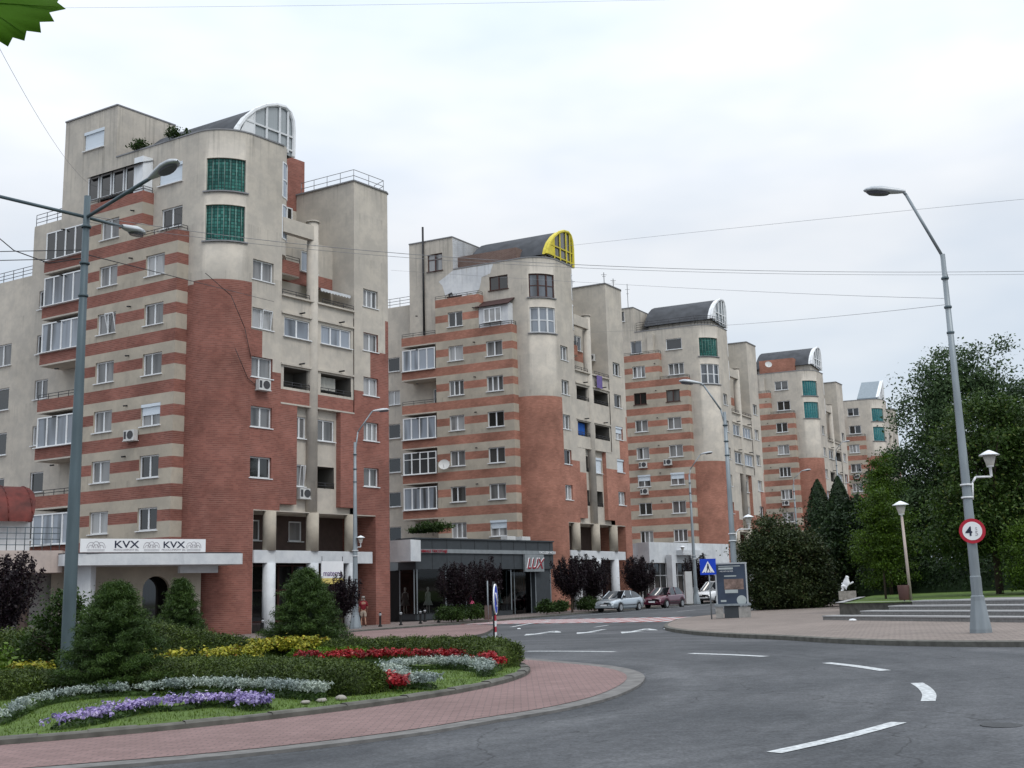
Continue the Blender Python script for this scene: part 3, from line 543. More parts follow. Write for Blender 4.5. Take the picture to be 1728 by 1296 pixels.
    # columns
    cb = MB(); p = Lp(6.95, .22); cb.bar((p.x, p.y, 6.6), (p.x, p.y, 24.5), .36, n=16); cb.bar((p.x, p.y, 24.5), (p.x, p.y, 24.58), .44, n=16); cb.build('column', 'plaster', root)
    for u_ in (3.75, 6.95, 10.0):
        cb = MB(); p = Lp(u_, .12); cb.bar((p.x, p.y, 4.4), (p.x, p.y, 6.62), .38, n=16, m=0); cb.bar((p.x, p.y, -1.2), (p.x, p.y, 3.7), .37, n=16, m=1); cb.build('column', ['plaster_stripe', 'plaster_white'], root)
    wb = MB(); P = [Lp(2.484, -.1), Lp(11.6, -.1), Lp(11.6, .5), Lp(2.484, .5)]; wb.prism([(p.x, p.y) for p in P], 3.7, 4.4, bottom=True); wb.build('fascia', 'plaster_white', root)
    # ground floor shop front under the gallery
    sg = MB(); fr = MB(); ps = Lp(2.49, 1.5); pe = Lp(11.98, 1.5); sg.quad([(ps.x, ps.y, -1), (pe.x, pe.y, -1), (pe.x, pe.y, 3.7), (ps.x, ps.y, 3.7)])
    for u_ in np.arange(2.55, 12, 1.05): p = Lp(u_, 1.42); fr.box(-.05, .05, -.05, .05, -1, 3.7, T=lambda v, p=p: Vector((p.x+v.x, p.y+v.y, v.z)))
    for z in (.45, 2.2, 3.6): a, b = Lp(2.5, 1.42), Lp(11.9, 1.42); fr.bar((a.x, a.y, z), (b.x, b.y, z), .06, n=4, sm=False)
    o = sg.build('shop_window', 'pane_dark', root); fr.build('frame', 'frame_brown', o)
    # --- sides of the recess: body side (u=4.35) and tower side (u=10.2, faces left)
    def side(u_, v0_, v1_, z0, z1, key='p', rev=False):
        a, b = Lp(u_, v0_), Lp(u_, v1_); L_ = v1_-v0_; qd = [(a.x, a.y, z0), (b.x, b.y, z0), (b.x, b.y, z1), (a.x, a.y, z1)]; mb[key].quad(qd if not rev else qd[::-1], [(v0_, z0), (v1_, z0), (v1_, z1), (v0_, z1)])
    side(4.35, 0, 4.8, 19.0, ztop); side(10.2, 0, 4.8, 19.0, 28.14); side(4.35, 4.8, 9, 23, ztop)
    side(13.55, 9, 9.01, -1, 28)
    # roofs
    slab(10.205, 13.5, .3, 4.8, 27.6, 27.9, 'p')
    face(mb, Lp(0, 4.8), (-U2), -13.5, -10.2, 20, 28.14)
    if cfg.get('tower_rail', False): rail(root, [Lp(10.3, 4.5), Lp(10.3, .1), Lp(13.0, .1), Lp(13.4, 1.2)], 28.15, .8, 'railing_grey', 2, step=1.1)
    cp = MB(); cap = [Lp(13.3, 4.8), Lp(13.58, .5), Lp(13.45, .13), Lp(13.1, -.04), Lp(10.16, -.04), Lp(10.16, 4.8)]
    for a, b in zip(cap[:-1], cap[1:]): cp.bar((a.x, a.y, 28.15), (b.x, b.y, 28.15), .06, n=4, sm=False)
    cp.build('coping', 'railing_grey', root); cp = MB()
    capb = [Lp(4.39, 4.8), Lp(4.39, -.03)]+[Vector((x.x, x.y, 0)) for x in arc[::-1]]+[Lp(0, sv(9.0))]
    for a, b in zip(capb[:-1], capb[1:]): cp.bar((a.x, a.y, ztop), (b.x, b.y, ztop), .06, n=4, sm=False)
    # --- V-plane upper wall (u = 0)
    vb0, vb1 = sv(9.05), sv(13.85); PV = Lp(0, 0)
    vh = [(-sv(5.2), -3.3, 26.0, 27.2, .2), (-4.9, -3.2, 23.25, 24.5, .2), (-sv(12.0), -sv(10.2), 29.75, 31.0, .2)]
    if k == 2: vh[2] = (-10.9, -9.45, 28.5, 30.05, .2)
    if cfg['t1'] == 'recess': vh.append((-sv(10.3), -5.9, 25.9, 27.6, 1.3, True))
    else: vh.append((-sv(9.6), -sv(8.2), 26.0, 27.4, .2)); 
    face(mb, PV, dV, -vb1, -2.15, 19.5, ztop, [h for h in vh if h[3] < 28], None)
    face(mb, PV, dV, -vb1, -vb0, ztop, 32.2-cfg.get('boxd', 0), [vh[2]], None)
    face(mb, PV, dV, -3.2, -2.15, -1.2, 19.5, (), lambda a, z: 'b' if z < zb else 'p', (), (zb,))
    zx = 32.2-cfg.get('boxd', 0)
    face(mb, Lp(0, vb0), dU, 0, 4.2, ztop-1.2, zx); face(mb, Lp(0, vb1), dU, 0, 6, 20, zx); slab(0.01, 4.2, vb0+.01, vb1, zx-.35, zx-.15, 'p')
    slab(.1, 4.3, 2.3, vb0, ztop-.9, ztop-.8, 'k')
    cp2 = [Lp(0, vb1), Lp(-.03, vb1), Lp(-.03, vb0), Lp(4.2, vb0)]
    for a, b in zip(cp2[:-1], cp2[1:]): cp.bar((a.x, a.y, zx), (b.x, b.y, zx), .06, n=4, sm=False)
    cp.build('coping', 'railing_grey', root)
    for h, kd in zip(vh, cfg['vw']):
        window(root, PV, dV, h[0], h[2], h[1]-h[0], h[3]-h[2], kd, .14)
    if cfg['t1'] == 'recess':
        aw = MB(); P = [Lp(-.03, sv(10.4)), Lp(-.03, 5.7)]; P2 = [Lp(-.95, sv(10.4)), Lp(-.95, 5.7)]
        aw.quad([(P[0].x, P[0].y, 27.75), (P[1].x, P[1].y, 27.75), (P2[1].x, P2[1].y, 27.35), (P2[0].x, P2[0].y, 27.35)]); aw.quad([(P[0].x, P[0].y, 27.8), (P[1].x, P[1].y, 27.8), (P2[1].x, P2[1].y, 27.4), (P2[0].x, P2[0].y, 27.4)][::-1]); aw.build('awning', 'bitumen', root)
        for vv in (6.2, 7.3, 8.4, 9.5): window(root, Lp(-.66, 0), dV, -sv(vv+1.0), 25.95, .95*q, 1.5, 'onedark', 0, 'terrace_glazing', False)
        sh = MB(); P = [Lp(-.7, 5.75), Lp(-.7, 6.5), Lp(-.02, 6.5), Lp(-.02, 5.75)]; sh.prism([(p.x, p.y) for p in P], 25.7, 27.9); sh.build('terrace_cupboard', 'white', root)
    # left wings (wall set back)
    v2, v3 = sv(14.2), sv(14.2)+3.4
    PL = Lp(.8, 0); lh = [(-(v2+2.6), -(v2+1.35), 5.7+2.93*i, 6.95+2.93*i, .2) for i in range(6)]+[(-(v2+6.9), -(v2+5.1), 8.3+2.93*i, 9.75+2.93*i, .2) for i in range(4)]
    face(mb, PL, dV, -(v3), -v2+3.3*q, 4.4, 26.1, [h for h in lh if h[0] > -v3]); face(mb, PL, dV, -(v2+11), -v3, 4.4, 22.8, [h for h in lh if h[0] < -v3])
    face(mb, PL, dV, -(v2+11), -v2+3.3*q, -1.2, 4.4)
    for i, h in enumerate(lh): window(root, PL, dV, h[0], h[2], h[1]-h[0], h[3]-h[2], rb.choice(['onedark', 'two', 'onedark']), .14)
    side(.8, v3, v3+.02, 22, 26); face(mb, Lp(.8, v3), dU, 0, 6, 22.8, 26.1); slab(.82, 8, v2, v3, 25.7, 25.9, 'k'); slab(.82, 8, v3, v2+11, 22.4, 22.6, 'k')
    rail(root, [Lp(.9, v3+3.2*0), Lp(.9, v2+.3)], 26.1, .8, 'railing', 3); rail(root, [Lp(.9, v3+5), Lp(.9, v3+.1)], 22.8, .7, 'railing', 3)
    # --- striped block
    def stripe(a, z): t = (z-7.40) % 2.93; return 'b' if (t < .72 or 1.60 <= t < 2.23) else 's'
    zcut = []
    for i in range(-3, 8): b0 = 7.4+2.93*i; zcut += [b0, b0+.72, b0+1.6, b0+2.23]
    PS = Lp(-.75, 0); T2 = 22.75; T1 = 25.68; vE = sv(10.45)
    sh_ = []; w1 = (3.62, 5.15) if k == 1 else (3.5, 4.98)
    for i in range(6):
        s_ = 5.61+2.93*i; sh_ += [(-w1[1], -w1[0], s_, s_+1.27, .2), (-sv(9.1), -sv(7.55), s_, s_+1.27, .2)]
    face(mb, PS, dV, -5.6, -2.6, 4.2, T2, [h for h in sh_ if h[1] > -5.5], stripe, (), zcut)
    sh_.append((-sv(9.1), -sv(7.55), 23.18, 24.45, .2))
    face(mb, PS, dV, -vE, -5.6, 4.2, T1, [h for h in sh_ if h[1] < -5.5], stripe, (), zcut)
    pr = Lp(-.75, 2.6); face(mb, pr, dU, 0, .75, 4.2, T2, (), stripe, (), zcut); pr = Lp(-.75, 5.6); face(mb, pr, dU, 0, .75, T2-.6, T1, (), stripe, (), zcut)
    for i, h in enumerate(sh_): window(root, PS, dV, h[0], h[2], h[1]-h[0], h[3]-h[2], cfg['sw'][i % len(cfg['sw'])], .16)
    def rslab(z, v0_, v1_): slab(-.7, 0, v0_, v1_, z-.7, z-.6, 'p')
    rslab(T2, 2.62, 5.6); rslab(T1, 5.62, vE)
    rail(root, [Lp(-.1, 2.62), Lp(-.72, 2.62), Lp(-.72, 5.55)], T2, .3); rail(root, [Lp(-.1, 5.62), Lp(-.72, 5.62), Lp(-.72, vE)], T1, .3)
    # balcony bay at the left end
    for i in range(-1, 6):
        z0 = 7.4+2.93*i; z1 = z0+.72
        if z1 < 4: continue
        P = [Lp(-.75, vE), Lp(-.75, v2), Lp(.8, v2), Lp(.8, vE)]
        face(mb, PS, dV, -v2, -vE, z0, z1, (), lambda a, z: 'b'); mb['p'].prism([(p.x, p.y) for p in P], z0-.1, z0, bottom=True); face(mb, Lp(-.75, v2), -dU, -1.55, 0, z0, z1, (), lambda a, z: 'b')
        kd = cfg['bay'][i+1]
        if kd == 'open':
            rail(root, [Lp(-.72, v2-.05), Lp(-.72, vE+.05)], z1, .33); window(root, Lp(.78, 0), dV, -vE-1.3, z0+.1, .9, 2.1, 'onedark', 0, 'balcony_door', False)
        elif kd:
            window(root, Lp(-.7, 0), dV, -v2+.08, z1, v2-vE-.2, 1.85, kd, 0, 'balcony_glazing')
            g = MB(); 
            window(root, Lp(-.7, v2-.06), -dU, -1.45, z1, 1.45, 1.85, 'oneblue', 0, 'balcony_glazing', False)
    a, b = Lp(-.75, vE), Lp(.8, vE); 
    for z0, z1 in zip(sorted(set(zcut))[:-1], sorted(set(zcut))[1:]):
        if z0 > T1+.1: break
        z1 = min(z1, T1)
        if z0 < T1: mb[stripe(0, (z0+z1)/2)].quad([(b.x, b.y, z0), (a.x, a.y, z0), (a.x, a.y, z1), (b.x, b.y, z1)], [(0, z0), (1.5, z0), (1.5, z1), (0, z1)])
    face(mb, Lp(.5, 0), dV, -v2, -2.6, -1.2, 4.4); slab(-.75, .8, 2.6, v2, 4.1, 4.2, 'p')
    # drain spouts
    spm = MB()
    for i in range(6):
        for vv in (6.3, 12.4):
            zc_ = 8.0+2.93*i; p = Lp(-.75, sv(vv)); p2 = Lp(-1.0, sv(vv)); spm.bar((p.x, p.y, zc_+1.9), (p2.x, p2.y, zc_+1.86), .045, n=6)
    for zz in (15.4, 18.5):
        for u_ in (5.8, 9.0): p = Lp(u_, .05); p2 = Lp(u_, -.35); spm.bar((p.x, p.y, zz), (p2.x, p2.y, zz), .05, n=6)
    spm.build('drain_spouts', 'iron', root)
    for (pl, a, z) in cfg.get('ac', ()):
        if pl == 'S': air_con(root, PS, dV, -sv(a), z)
        elif pl == 'L': air_con(root, Lp(.8, 0), dV, -sv(a), z)
        elif pl == 'U': air_con(root, PU, dU, a, z)
        elif pl == 'M': air_con(root, PM, dU, a, z)
        elif pl == 'T': air_con(root, Lp(10.2, 0), -V2, -a, z)
    for (pl, a, z) in cfg.get('dish', ()): dish(root, PS if pl == 'S' else (PV if pl == 'V' else PU), dV if pl in 'SV' else dU, -sv(a) if pl in 'SV' else a, z, 1.1)
    # --- glazed turret on the recess side
    tb = MB(); tf = MB(); tp_ = MB(); c0 = Lp(4.35, .97); n_ = 8; base = atan2(V2.y, V2.x)
    pts = []
    for i in range(n_+1):
        t = base-pi*i/n_; pts.append(Vector((c0.x+.95*cos(t), c0.y+.95*sin(t))))
    for z0, z1, gl in ((21.9, 22.9, 0), (22.9, 25.0, 1), (25.0, 25.5, 0), (25.5, 27.7, 1), (27.7, ztop+.05, 0)):
        for a, b in zip(pts[:-1], pts[1:]):
            (tp_ if gl else tb).quad([(a.x, a.y, z0), (b.x, b.y, z0), (b.x, b.y, z1), (a.x, a.y, z1)], None, 0, False)
        if gl:
            for a in pts[::2]: tf.bar((a.x, a.y, z0), (a.x, a.y, z1), .06, n=4, sm=False)
            for a, b in zip(pts[:-1], pts[1:]):
                for z in (z0, (z0+z1)/2, z1): tf.bar((a.x, a.y, z), (b.x, b.y, z), .05, n=4, sm=False)
    tb.quad([(a.x, a.y, 21.9) for a in pts]); o = tb.build('turret', 'plaster', root); o2 = tf.build('turret_frame', 'frame', o); tp_.build('pane', 'pane_blue', o)
    # --- rooftop pod
    pod(root, cfg['pod'], ztop+cfg.get('podz', 0), vb0)
    if cfg.get('podz'):
        pbm = MB(); P = [Lp(1.6, .75), Lp(5.5, .75), Lp(5.5, vb0-.9), Lp(1.6, vb0-.9)]; pbm.prism([(p.x, p.y) for p in P], ztop-.8, ztop+cfg['podz']); pbm.build('roof_house_base', 'plaster', root)
    if cfg.get('chimney'):
        P = [Lp(8.6, 4.82), Lp(10.9, 4.82), Lp(10.9, 7), Lp(8.6, 7)]; ch = MB(); ch.prism([(p.x, p.y) for p in P], 23.5, 30.7); ch.build('chimney', bm, root)
        w_ = window(root, Lp(0, 4.8), dU, 8.9, 25.5, .9, 1.6, 'twodark', -.03)
    if k == 1:
        aw = MB(); P0_ = [Lp(7.5, 1.7, 21.0), Lp(10.0, 1.7, 21.0), Lp(10.0, .1, 20.45), Lp(7.5, .1, 20.45)]; aw.quad(P0_); aw.quad([p+Vector((0, 0, -.03)) for p in P0_[::-1]])
        for i in range(10): a = Lp(7.5+.25*i, .09, 20.45); b_ = Lp(7.5+.25*(i+1), .09, 20.45); aw.quad([a, b_, b_+Vector((0, 0, -.14)), (a+b_)/2+Vector((0, 0, -.22)), a+Vector((0, 0, -.14))])
        aw.build('awning', 'plaster_white', root)
        cbm = MB(); cbm.path([Lp(-.3, .9, 19.9), Lp(.6, -.1, 18.6), Lp(1.6, -.08, 16.9), Lp(2.1, -.07, 15.2)], .02, 5); cbm.path([Lp(1.0, -.05, 15.6), Lp(1.9, -.06, 14.0), Lp(2.5, -.06, 13.7)], .02, 5); cbm.build('cable', 'iron', root)
    if k in (2, 3):
        for u_, v_, h_, zb_ in (((10.3, 3.2, .9, 28.1), (10.3, .1, 1.1, 28.1), (12.0, .1, .9, 28.1)) if k == 2 else ((1.0, 9.5, 3.2, 31.0), (1.5, 7.6, 1.5, 28.4))):
            am = MB(); p = Lp(u_, v_, zb_); am.bar(p, p+Vector((0, 0, h_)), .03, n=5); am.bar(p+Vector((-.25, 0, h_*.8)), p+Vector((.25, 0, h_*.8)), .018, n=4); am.bar(p+Vector((-.15, 0, h_*.65)), p+Vector((.15, 0, h_*.65)), .018, n=4); am.build('antenna', 'iron', root)
    if k == 2:     # peeled white render, brown parapet wall, drain pipe, patched lean-to
        pe = {'p': MB()}; face(pe, Lp(-.02, vb0), dU, .05, 4.2, 28.5, zx-.1); pe['p'].build('peeling_render', 'peel', root); pe = MB()
        top_ = [(4.6, 28.3), (sv(9.0), 28.3)]; low = [(sv(9.6), 28.0), (sv(10.6), 27.5), (sv(10.2), 27.1), (sv(9.9), 26.2), (sv(9.2), 26.4), (sv(8.9), 25.9), (sv(7.9), 25.8), (sv(7.2), 26.1), (6.4, 25.8), (5.9, 26.4), (5.7, 27.3), (4.9, 27.5)]
        ctr = Lp(-.012, 7.2, 27.3); ring_ = [Lp(-.012, v_, z_) for v_, z_ in top_+low]
        for a_, b_ in zip(ring_, ring_[1:]+ring_[:1]): pe.quad([ctr, a_, b_])
        pe.build('peeling_render', 'peel', root)
        bw = {'p': MB()}; face(bw, Lp(.75, 0), dV, -vb0, -2.9, ztop-.5, ztop+1.25); face(bw, Lp(.75, 2.9), dU, 0, 2.4, ztop-.5, ztop+1.25); bw['p'].build('terrace_wall', 'brown_brick', root)
        pi_ = MB(); p = Lp(-.12, 11.25); pi_.bar((p.x, p.y, 23), (p.x, p.y, 32.6), .09, n=8); pi_.build('drain_pipe', 'iron', root)
        ln = MB(); P = [Lp(-.72, 2.9), Lp(-.72, 5.6), Lp(-.02, 5.6), Lp(-.02, 2.9)]; ln.prism([(p.x, p.y) for p in P], T2, T2+1.9); ln.build('lean_to', 'peel', root)
        r1 = MB(); a, b, c, d_ = Lp(-.95, 2.7), Lp(-.95, 5.9), Lp(.0, 5.9), Lp(.0, 2.7)
        r1.quad([(a.x, a.y, T2+1.75), (d_.x, d_.y, T2+2.4), (c.x, c.y, T2+2.4), (b.x, b.y, T2+1.75)]); r1.quad([(a.x, a.y, T2+1.69), (b.x, b.y, T2+1.69), (c.x, c.y, T2+2.34), (d_.x, d_.y, T2+2.34)]); r1.build('lean_to_roof', 'awning_brown', root)
        window(root, Lp(-.76, 0), dV, -5.1, T2+.35, 1.6, 1.2, 'three', -.02)
    if k == 3 or k == 4:
        rail(root, [Lp(4.3, .05)]+[Vector((x.x, x.y, 0)) for x in arc[::-2]]+[Lp(.05, sv(8.8))], ztop, 1.0, 'railing', 4, step=1.2) if k == 3 else None
        ch = MB(); P = [Lp(-.4, sv(6.6)), Lp(-.4, sv(7.3)), Lp(-.01, sv(7.3)), Lp(-.01, sv(6.6))]; ch.prism([(p.x, p.y) for p in P], T1, T1+2.2); ch.build('flue', 'plaster', root)
        if k == 4:
            bw = {'p': MB()}; face(bw, Lp(.6, 0), dV, -sv(7.5), -2.6, ztop-.5, ztop+1.9); face(bw, Lp(.6, 2.6), dU, 0, 2.8, ztop-.5, ztop+1.9); bw['p'].build('terrace_wall', 'brick_orange', root)
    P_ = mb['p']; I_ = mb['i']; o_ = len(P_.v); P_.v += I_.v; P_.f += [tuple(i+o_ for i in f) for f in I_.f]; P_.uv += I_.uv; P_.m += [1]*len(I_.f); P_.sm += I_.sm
    for kk, nm, mt in (('p', 'wall', ['plaster', 'loggia_shade']), ('b', 'brick_cladding', bm), ('s', 'banded_wall', 'plaster_stripe'), ('d', 'gallery_wall', 'plaster_brown'), ('k', 'roof', 'bitumen')):
        mb[kk].build(nm, mt, root)
    return root

def pod(root, kind, z0, vb):
    """vaulted roof house: profile in (u, z), run back along v"""
    fr = {'white': 'frame', 'yellow': 'frame_yellow', 'slant': 'frame', 'small': 'frame'}[kind]
    if kind == 'slant': prof = [(.9, 0), (.9, .35), (5.6, 3.6), (5.6, 0)]
    else:
        prof = [(1.3, 0), (1.45, .45), (1.9, 1.15), (2.6, 1.85), (3.4, 2.4), (4.2, 2.72), (4.9, 2.8), (5.3, 2.6), (5.55, 2.1), (5.62, 1.4), (5.6, .0), (5.58, -.25)]
    v0_, v1_ = .5, (3.6 if kind == 'slant' else vb-.6)
    z0 -= .02; shell = MB(); n = len(prof)
    for i in range(n-1):
        (a, za), (b, zb_) = prof[i], prof[i+1]; p = [Lp(a, v0_, z0+za), Lp(b, v0_, z0+zb_), Lp(b, v1_, z0+zb_), Lp(a, v1_, z0+za)]; shell.quad(p, None, 0, kind != 'slant')
    bk = [Lp(u_, v1_, z0+z) for u_, z in prof]; shell.quad(bk[::-1])
    o = shell.build('roof_house', 'metal_sheet' if kind == 'slant' else 'bitumen', root)
    f = MB(); g = MB(); rim = [Lp(u_, v0_-.05, z0+z) for u_, z in prof]
    rim2 = [Lp(u_, v0_+.35, z0+z+.03) for u_, z in prof]
    for i in range(n-1):
        f.bar(rim[i], rim[i+1], .13, n=6, sm=False)
        f.quad([rim[i], rim[i+1], rim2[i+1], rim2[i]])
    base = 0 if kind == 'slant' else -.9
    def topz(u_):
        for (a, za), (b, zb_) in zip(prof[:-1], prof[1:]):
            if a <= u_ <= b and b > a: return za+(zb_-za)*(u_-a)/(b-a)
        return 0
    us = [2.55, 3.5, 4.5, 5.15]; 
    inner = [Lp(prof[0][0], v0_, z0)]+[Lp(u_, v0_+.02, z0+z) for u_, z in prof[1:]]
    g.quad([p for p in inner])
    for u_ in us:
        if u_ < prof[-1][0]: f.bar(Lp(u_, v0_-.05, z0-.1), Lp(u_, v0_-.05, z0+topz(u_)), .085, n=4, sm=False)
    for z in (.12, 1.0):
        ul = next((u_ for u_ in np.arange(1.3, 5, .1) if topz(u_) > z), 1.3); f.bar(Lp(float(ul), v0_-.05, z0+z), Lp(5.5, v0_-.05, z0+z), .07, n=4, sm=False)
    # solid left panel
    pl = [Lp(1.5, v0_-.06, z0+.1), Lp(2.6, v0_-.06, z0+.1), Lp(2.6, v0_-.06, z0+topz(2.6)-.1), Lp(2.0, v0_-.06, z0+topz(2.0)-.08)]; f.quad(pl)
    f.build('end_frame', fr, o); g.build('pane', 'pane' if kind == 'yellow' else 'pod_pane', o)

DEF = dict(kinds=None)
K_ = ['two', 'off', 'two', 'twotilt', 'three']
B1 = building(1, (-16.17, 61.05, -.05), 0.0, dict(label='nearest striped apartment block at the left, behind the lamp with three arms', q=1.0, drop=0, ztop=28.75, corner=['block', 'block'], pod='white', tower_rail=True, chimney=True, t1='recess', boxd=0,
    uw=['twodark', 'two', 'off', 'twotilt', 'two'], ut=['two', 'three', 'two', 'two', 'three'], rows=[('onetilt', 'open'), ('two', 'off'), ('open', 'open'), ('glaz', 'glaz')],
    vw=['onefullblind', 'twodark', 'onefullblind'], sw=['twodark', 'two', 'two', 'off', 'twoblind', 'two', 'off', 'two', 'two', 'twotilt', 'off', 'two', 'two'],
    bay=['glaz', 'open', 'glaz', 'open', 'glaz', 'glaz', 'glazdark'], ac=[('S', 5.7, 10.75), ('U', 2.9, 13.45), ('M', 6.35, 7.45), ('L', 12.2, 9.3)]))
B2 = building(2, (2.866, 88.85, .5), .079, dict(label='second striped apartment block, with the yellow framed roof window', podz=.45, q=.89, drop=1, corner=['white', 'brown'], pod='yellow', t1='win', boxd=.9,
    uw=['two', 'one', 'two', 'two', 'two'], ut=['two', 'onefullblind', 'twoblind', 'one', 'twodark'], rows=[('open', 'open'), ('open', 'onefullblind'), ('open', 'open'), ('open', 'open')],
    vw=['twobrown', 'twodark', 'twobrownbar', 'twobrown'], sw=['twoblind', 'three', 'two', 'off', 'two', 'two', 'twodark', 'two', 'three', 'three', 'two', 'off', 'two'],
    bay=['', 'glaz', 'glazbar', 'glaz', 'open', 'glaz', 'open'], ac=[('T', 1.6, 21.2)], dish=[('S', 9.7, 11.6)]))
B3 = building(3, (21.236, 116.036, .82), .11, dict(label='third striped apartment block, with a dark railing round its roof', podz=.8, q=.9, drop=2, corner=['white', 'block'], pod='white', t1='win', boxd=1,
    uw=['two', 'two', 'two', 'two', 'twodark'], ut=['twodark', 'two', 'two', 'two', 'twodark'], rows=[('two', 'three'), ('open', 'glaz'), ('glaz', 'glaz'), ('glaz', 'glaz')],
    vw=['oneblue', 'three', 'onedark', 'oneblue'], sw=['three', 'three', 'two', 'two', 'twoblind', 'twoblind', 'two', 'two', 'off', 'two', 'twobrown', 'twobrowndark'],
    bay=['glaz']*7, ac=[('S', 8.3, 10.7), ('S', 8.3, 13.5), ('S', 5.3, 13.6)]))
B4 = building(4, (39.565, 145.526, 1.26), .105, dict(label='fourth striped apartment block, with brick walls under its vaulted roof house', podz=.95, q=.9, drop=1, corner=['block_blue', 'block_blue'], pod='white', t1='win', boxd=1.5,
    uw=['two', 'oneblue', 'two', 'two', 'twodark'], ut=['two', 'twodark', 'oneblue', 'two', 'twodark'], rows=[('two', 'two'), ('open', 'two'), ('open', 'glaz'), ('glaz', 'open')],
    vw=['two', 'twodark', 'onedark', 'two'], sw=['two', 'two', 'off', 'two', 'three', 'onefullblind', 'three'], bay=['glaz']*7, ac=[('S', 4.5, 10.7)], dish=[('V', 6.0, 29.5)]))
B5 = building(5, (55.8, 168.5, .9), .18, dict(label='farthest striped apartment block, with a pointed sloping roof, beside the tall birch', q=.85, drop=0, corner=['block_blue', 'block_blue'], pod='slant', t1='win', boxd=2,
    uw=['two']*5, ut=['two']*5, rows=[('two', 'two'), ('open', 'two'), ('open', 'glaz'), ('glaz', 'open')], vw=['twodark', 'twodark', 'onedark', 'two'], sw=['two', 'off', 'three', 'two'], bay=['glaz']*7, ac=[('S', 4.3, 16.4)]))

# ------------------------------------------------------------------ ground, road, pavements
def gp(pts, dz): return [(x, y, gz(x)+dz) for x, y in pts]
def sheet(name, pts, dz, mat, parent=None, label=None, kind='structure'):
    b = MB(); a = sum(pts[i][0]*pts[(i+1) % len(pts)][1]-pts[(i+1) % len(pts)][0]*pts[i][1] for i in range(len(pts)))
    if a < 0: pts = pts[::-1]
    b.quad(gp(pts, dz), pts); o = b.build(name, mat, parent); 
    if not parent: tag(o, label, kind=kind)
    return o
def offset(pts, d):
    out = []; n = len(pts)
    for i in range(n):
        p0 = Vector(pts[max(i-1, 0)]); p1 = Vector(pts[min(i+1, n-1)]); t = (p1-p0).normalized(); out.append((pts[i][0]-t.y*d, pts[i][1]+t.x*d))
    return out
def smooth(pts, n=6, closed=False):
    out = []; N_ = len(pts)
    rng_ = range(N_ if closed else N_-1)
    for i in rng_:
        g = lambda k: Vector(pts[k % N_]) if closed else Vector(pts[min(max(k, 0), N_-1)])
        p0, p1, p2, p3 = g(i-1), g(i), g(i+1), g(i+2)
        for j in range(n):
            t = j/n; q = .5*((2*p1)+(p2-p0)*t+(2*p0-5*p1+4*p2-p3)*t*t+(3*p1-p0-3*p2+p3)*t**3); out.append(tuple(q))
    if not closed: out.append(tuple(pts[-1]))
    return out
sheet('ground', [(-700, -60), (700, -60), (700, 900), (-700, 900)], -.03, 'earth')
sheet('road', [(-90, -20), (60, -20), (60, 60), (90, 260), (60, 260), (-10, 120), (-90, 90)], 0, 'asphalt')
def pavement(name, kerbline, rest, h, mat, kw=.14, inside=1):
    """kerbline: smooth polyline along the road edge; rest closes the polygon"""
    k2 = offset(kerbline, kw*inside)
    sheet(name, list(k2)+list(rest), h-.004, mat)
    b = MB(); zk = h+.004
    acc = 0
    for i in range(len(kerbline)-1):
        a, c = kerbline[i], kerbline[i+1]; a2, c2 = k2[i], k2[i+1]
        b.quad([(a[0], a[1], gz(a[0])-.05), (c[0], c[1], gz(c[0])-.05), (c[0], c[1], gz(c[0])+zk-.02), (a[0], a[1], gz(a[0])+zk-.02)])
        b.quad([(a[0], a[1], gz(a[0])+zk-.02), (c[0], c[1], gz(c[0])+zk-.02), (c2[0], c2[1], gz(c2[0])+zk), (a2[0], a2[1], gz(a2[0])+zk)])
        b.quad([(a2[0], a2[1], gz(a2[0])+zk), (c2[0], c2[1], gz(c2[0])+zk), (c2[0], c2[1], gz(c2[0])), (a2[0], a2[1], gz(a2[0]))])
    o = b.build(name+'_kerb', 'kerb'); tag(o, kind='structure')
SN, SD = Vector((.857, -.515)), Vector((.515, .857))
def SW(n, s): p = SN*n+SD*s; return (p.x, p.y)      # street frame: n across, s along
left_k = smooth([(-60, 30), (-30, 42), (-16, 50), (-10.5, 55.5), (-7.4, 60.5), (-5.0, 63.8)]+[SW(-36.8, s) for s in (58, 64, 72, 90, 130, 200, 260)], 4)
pavement('pavement', left_k, [(40, 330), (-90, 300), (-90, 40)], .12, 'paver_side', inside=1)
right_k = smooth([SW(-20.4, s) for s in (260, 160, 100, 70, 56)]+[(7.6, 52.6), (6.6, 49.3), (5.7, 45), (5.25, 41), (5.4, 37), (5.95, 33.7), (6.9, 30.3), (7.7, 26.9), (8.7, 24.6), (10.2, 22.6), (14, 18.3), (22, 12), (60, -2)], 5)
pavement('plaza', right_k, [(160, -2), (160, 330), (120, 330)], .12, 'paver_grey', inside=1)
split = smooth([(-7.6, 48.0), (-6.2, 44.2), (-3.9, 42.4), (-2.4, 42.3), (-1.5, 44), (-1.2, 49), (-1.2, 56), (-3.2, 60.6), (-6, 59.0), (-8.4, 55.5)], 4, True)
b = MB(); b.prism(split, lambda x, y: gz(x)-.02, lambda x, y: gz(x)+.10, m=0, mside=1); tag(b.build('refuge_island', ['paver_pink', 'kerb']), kind='structure')
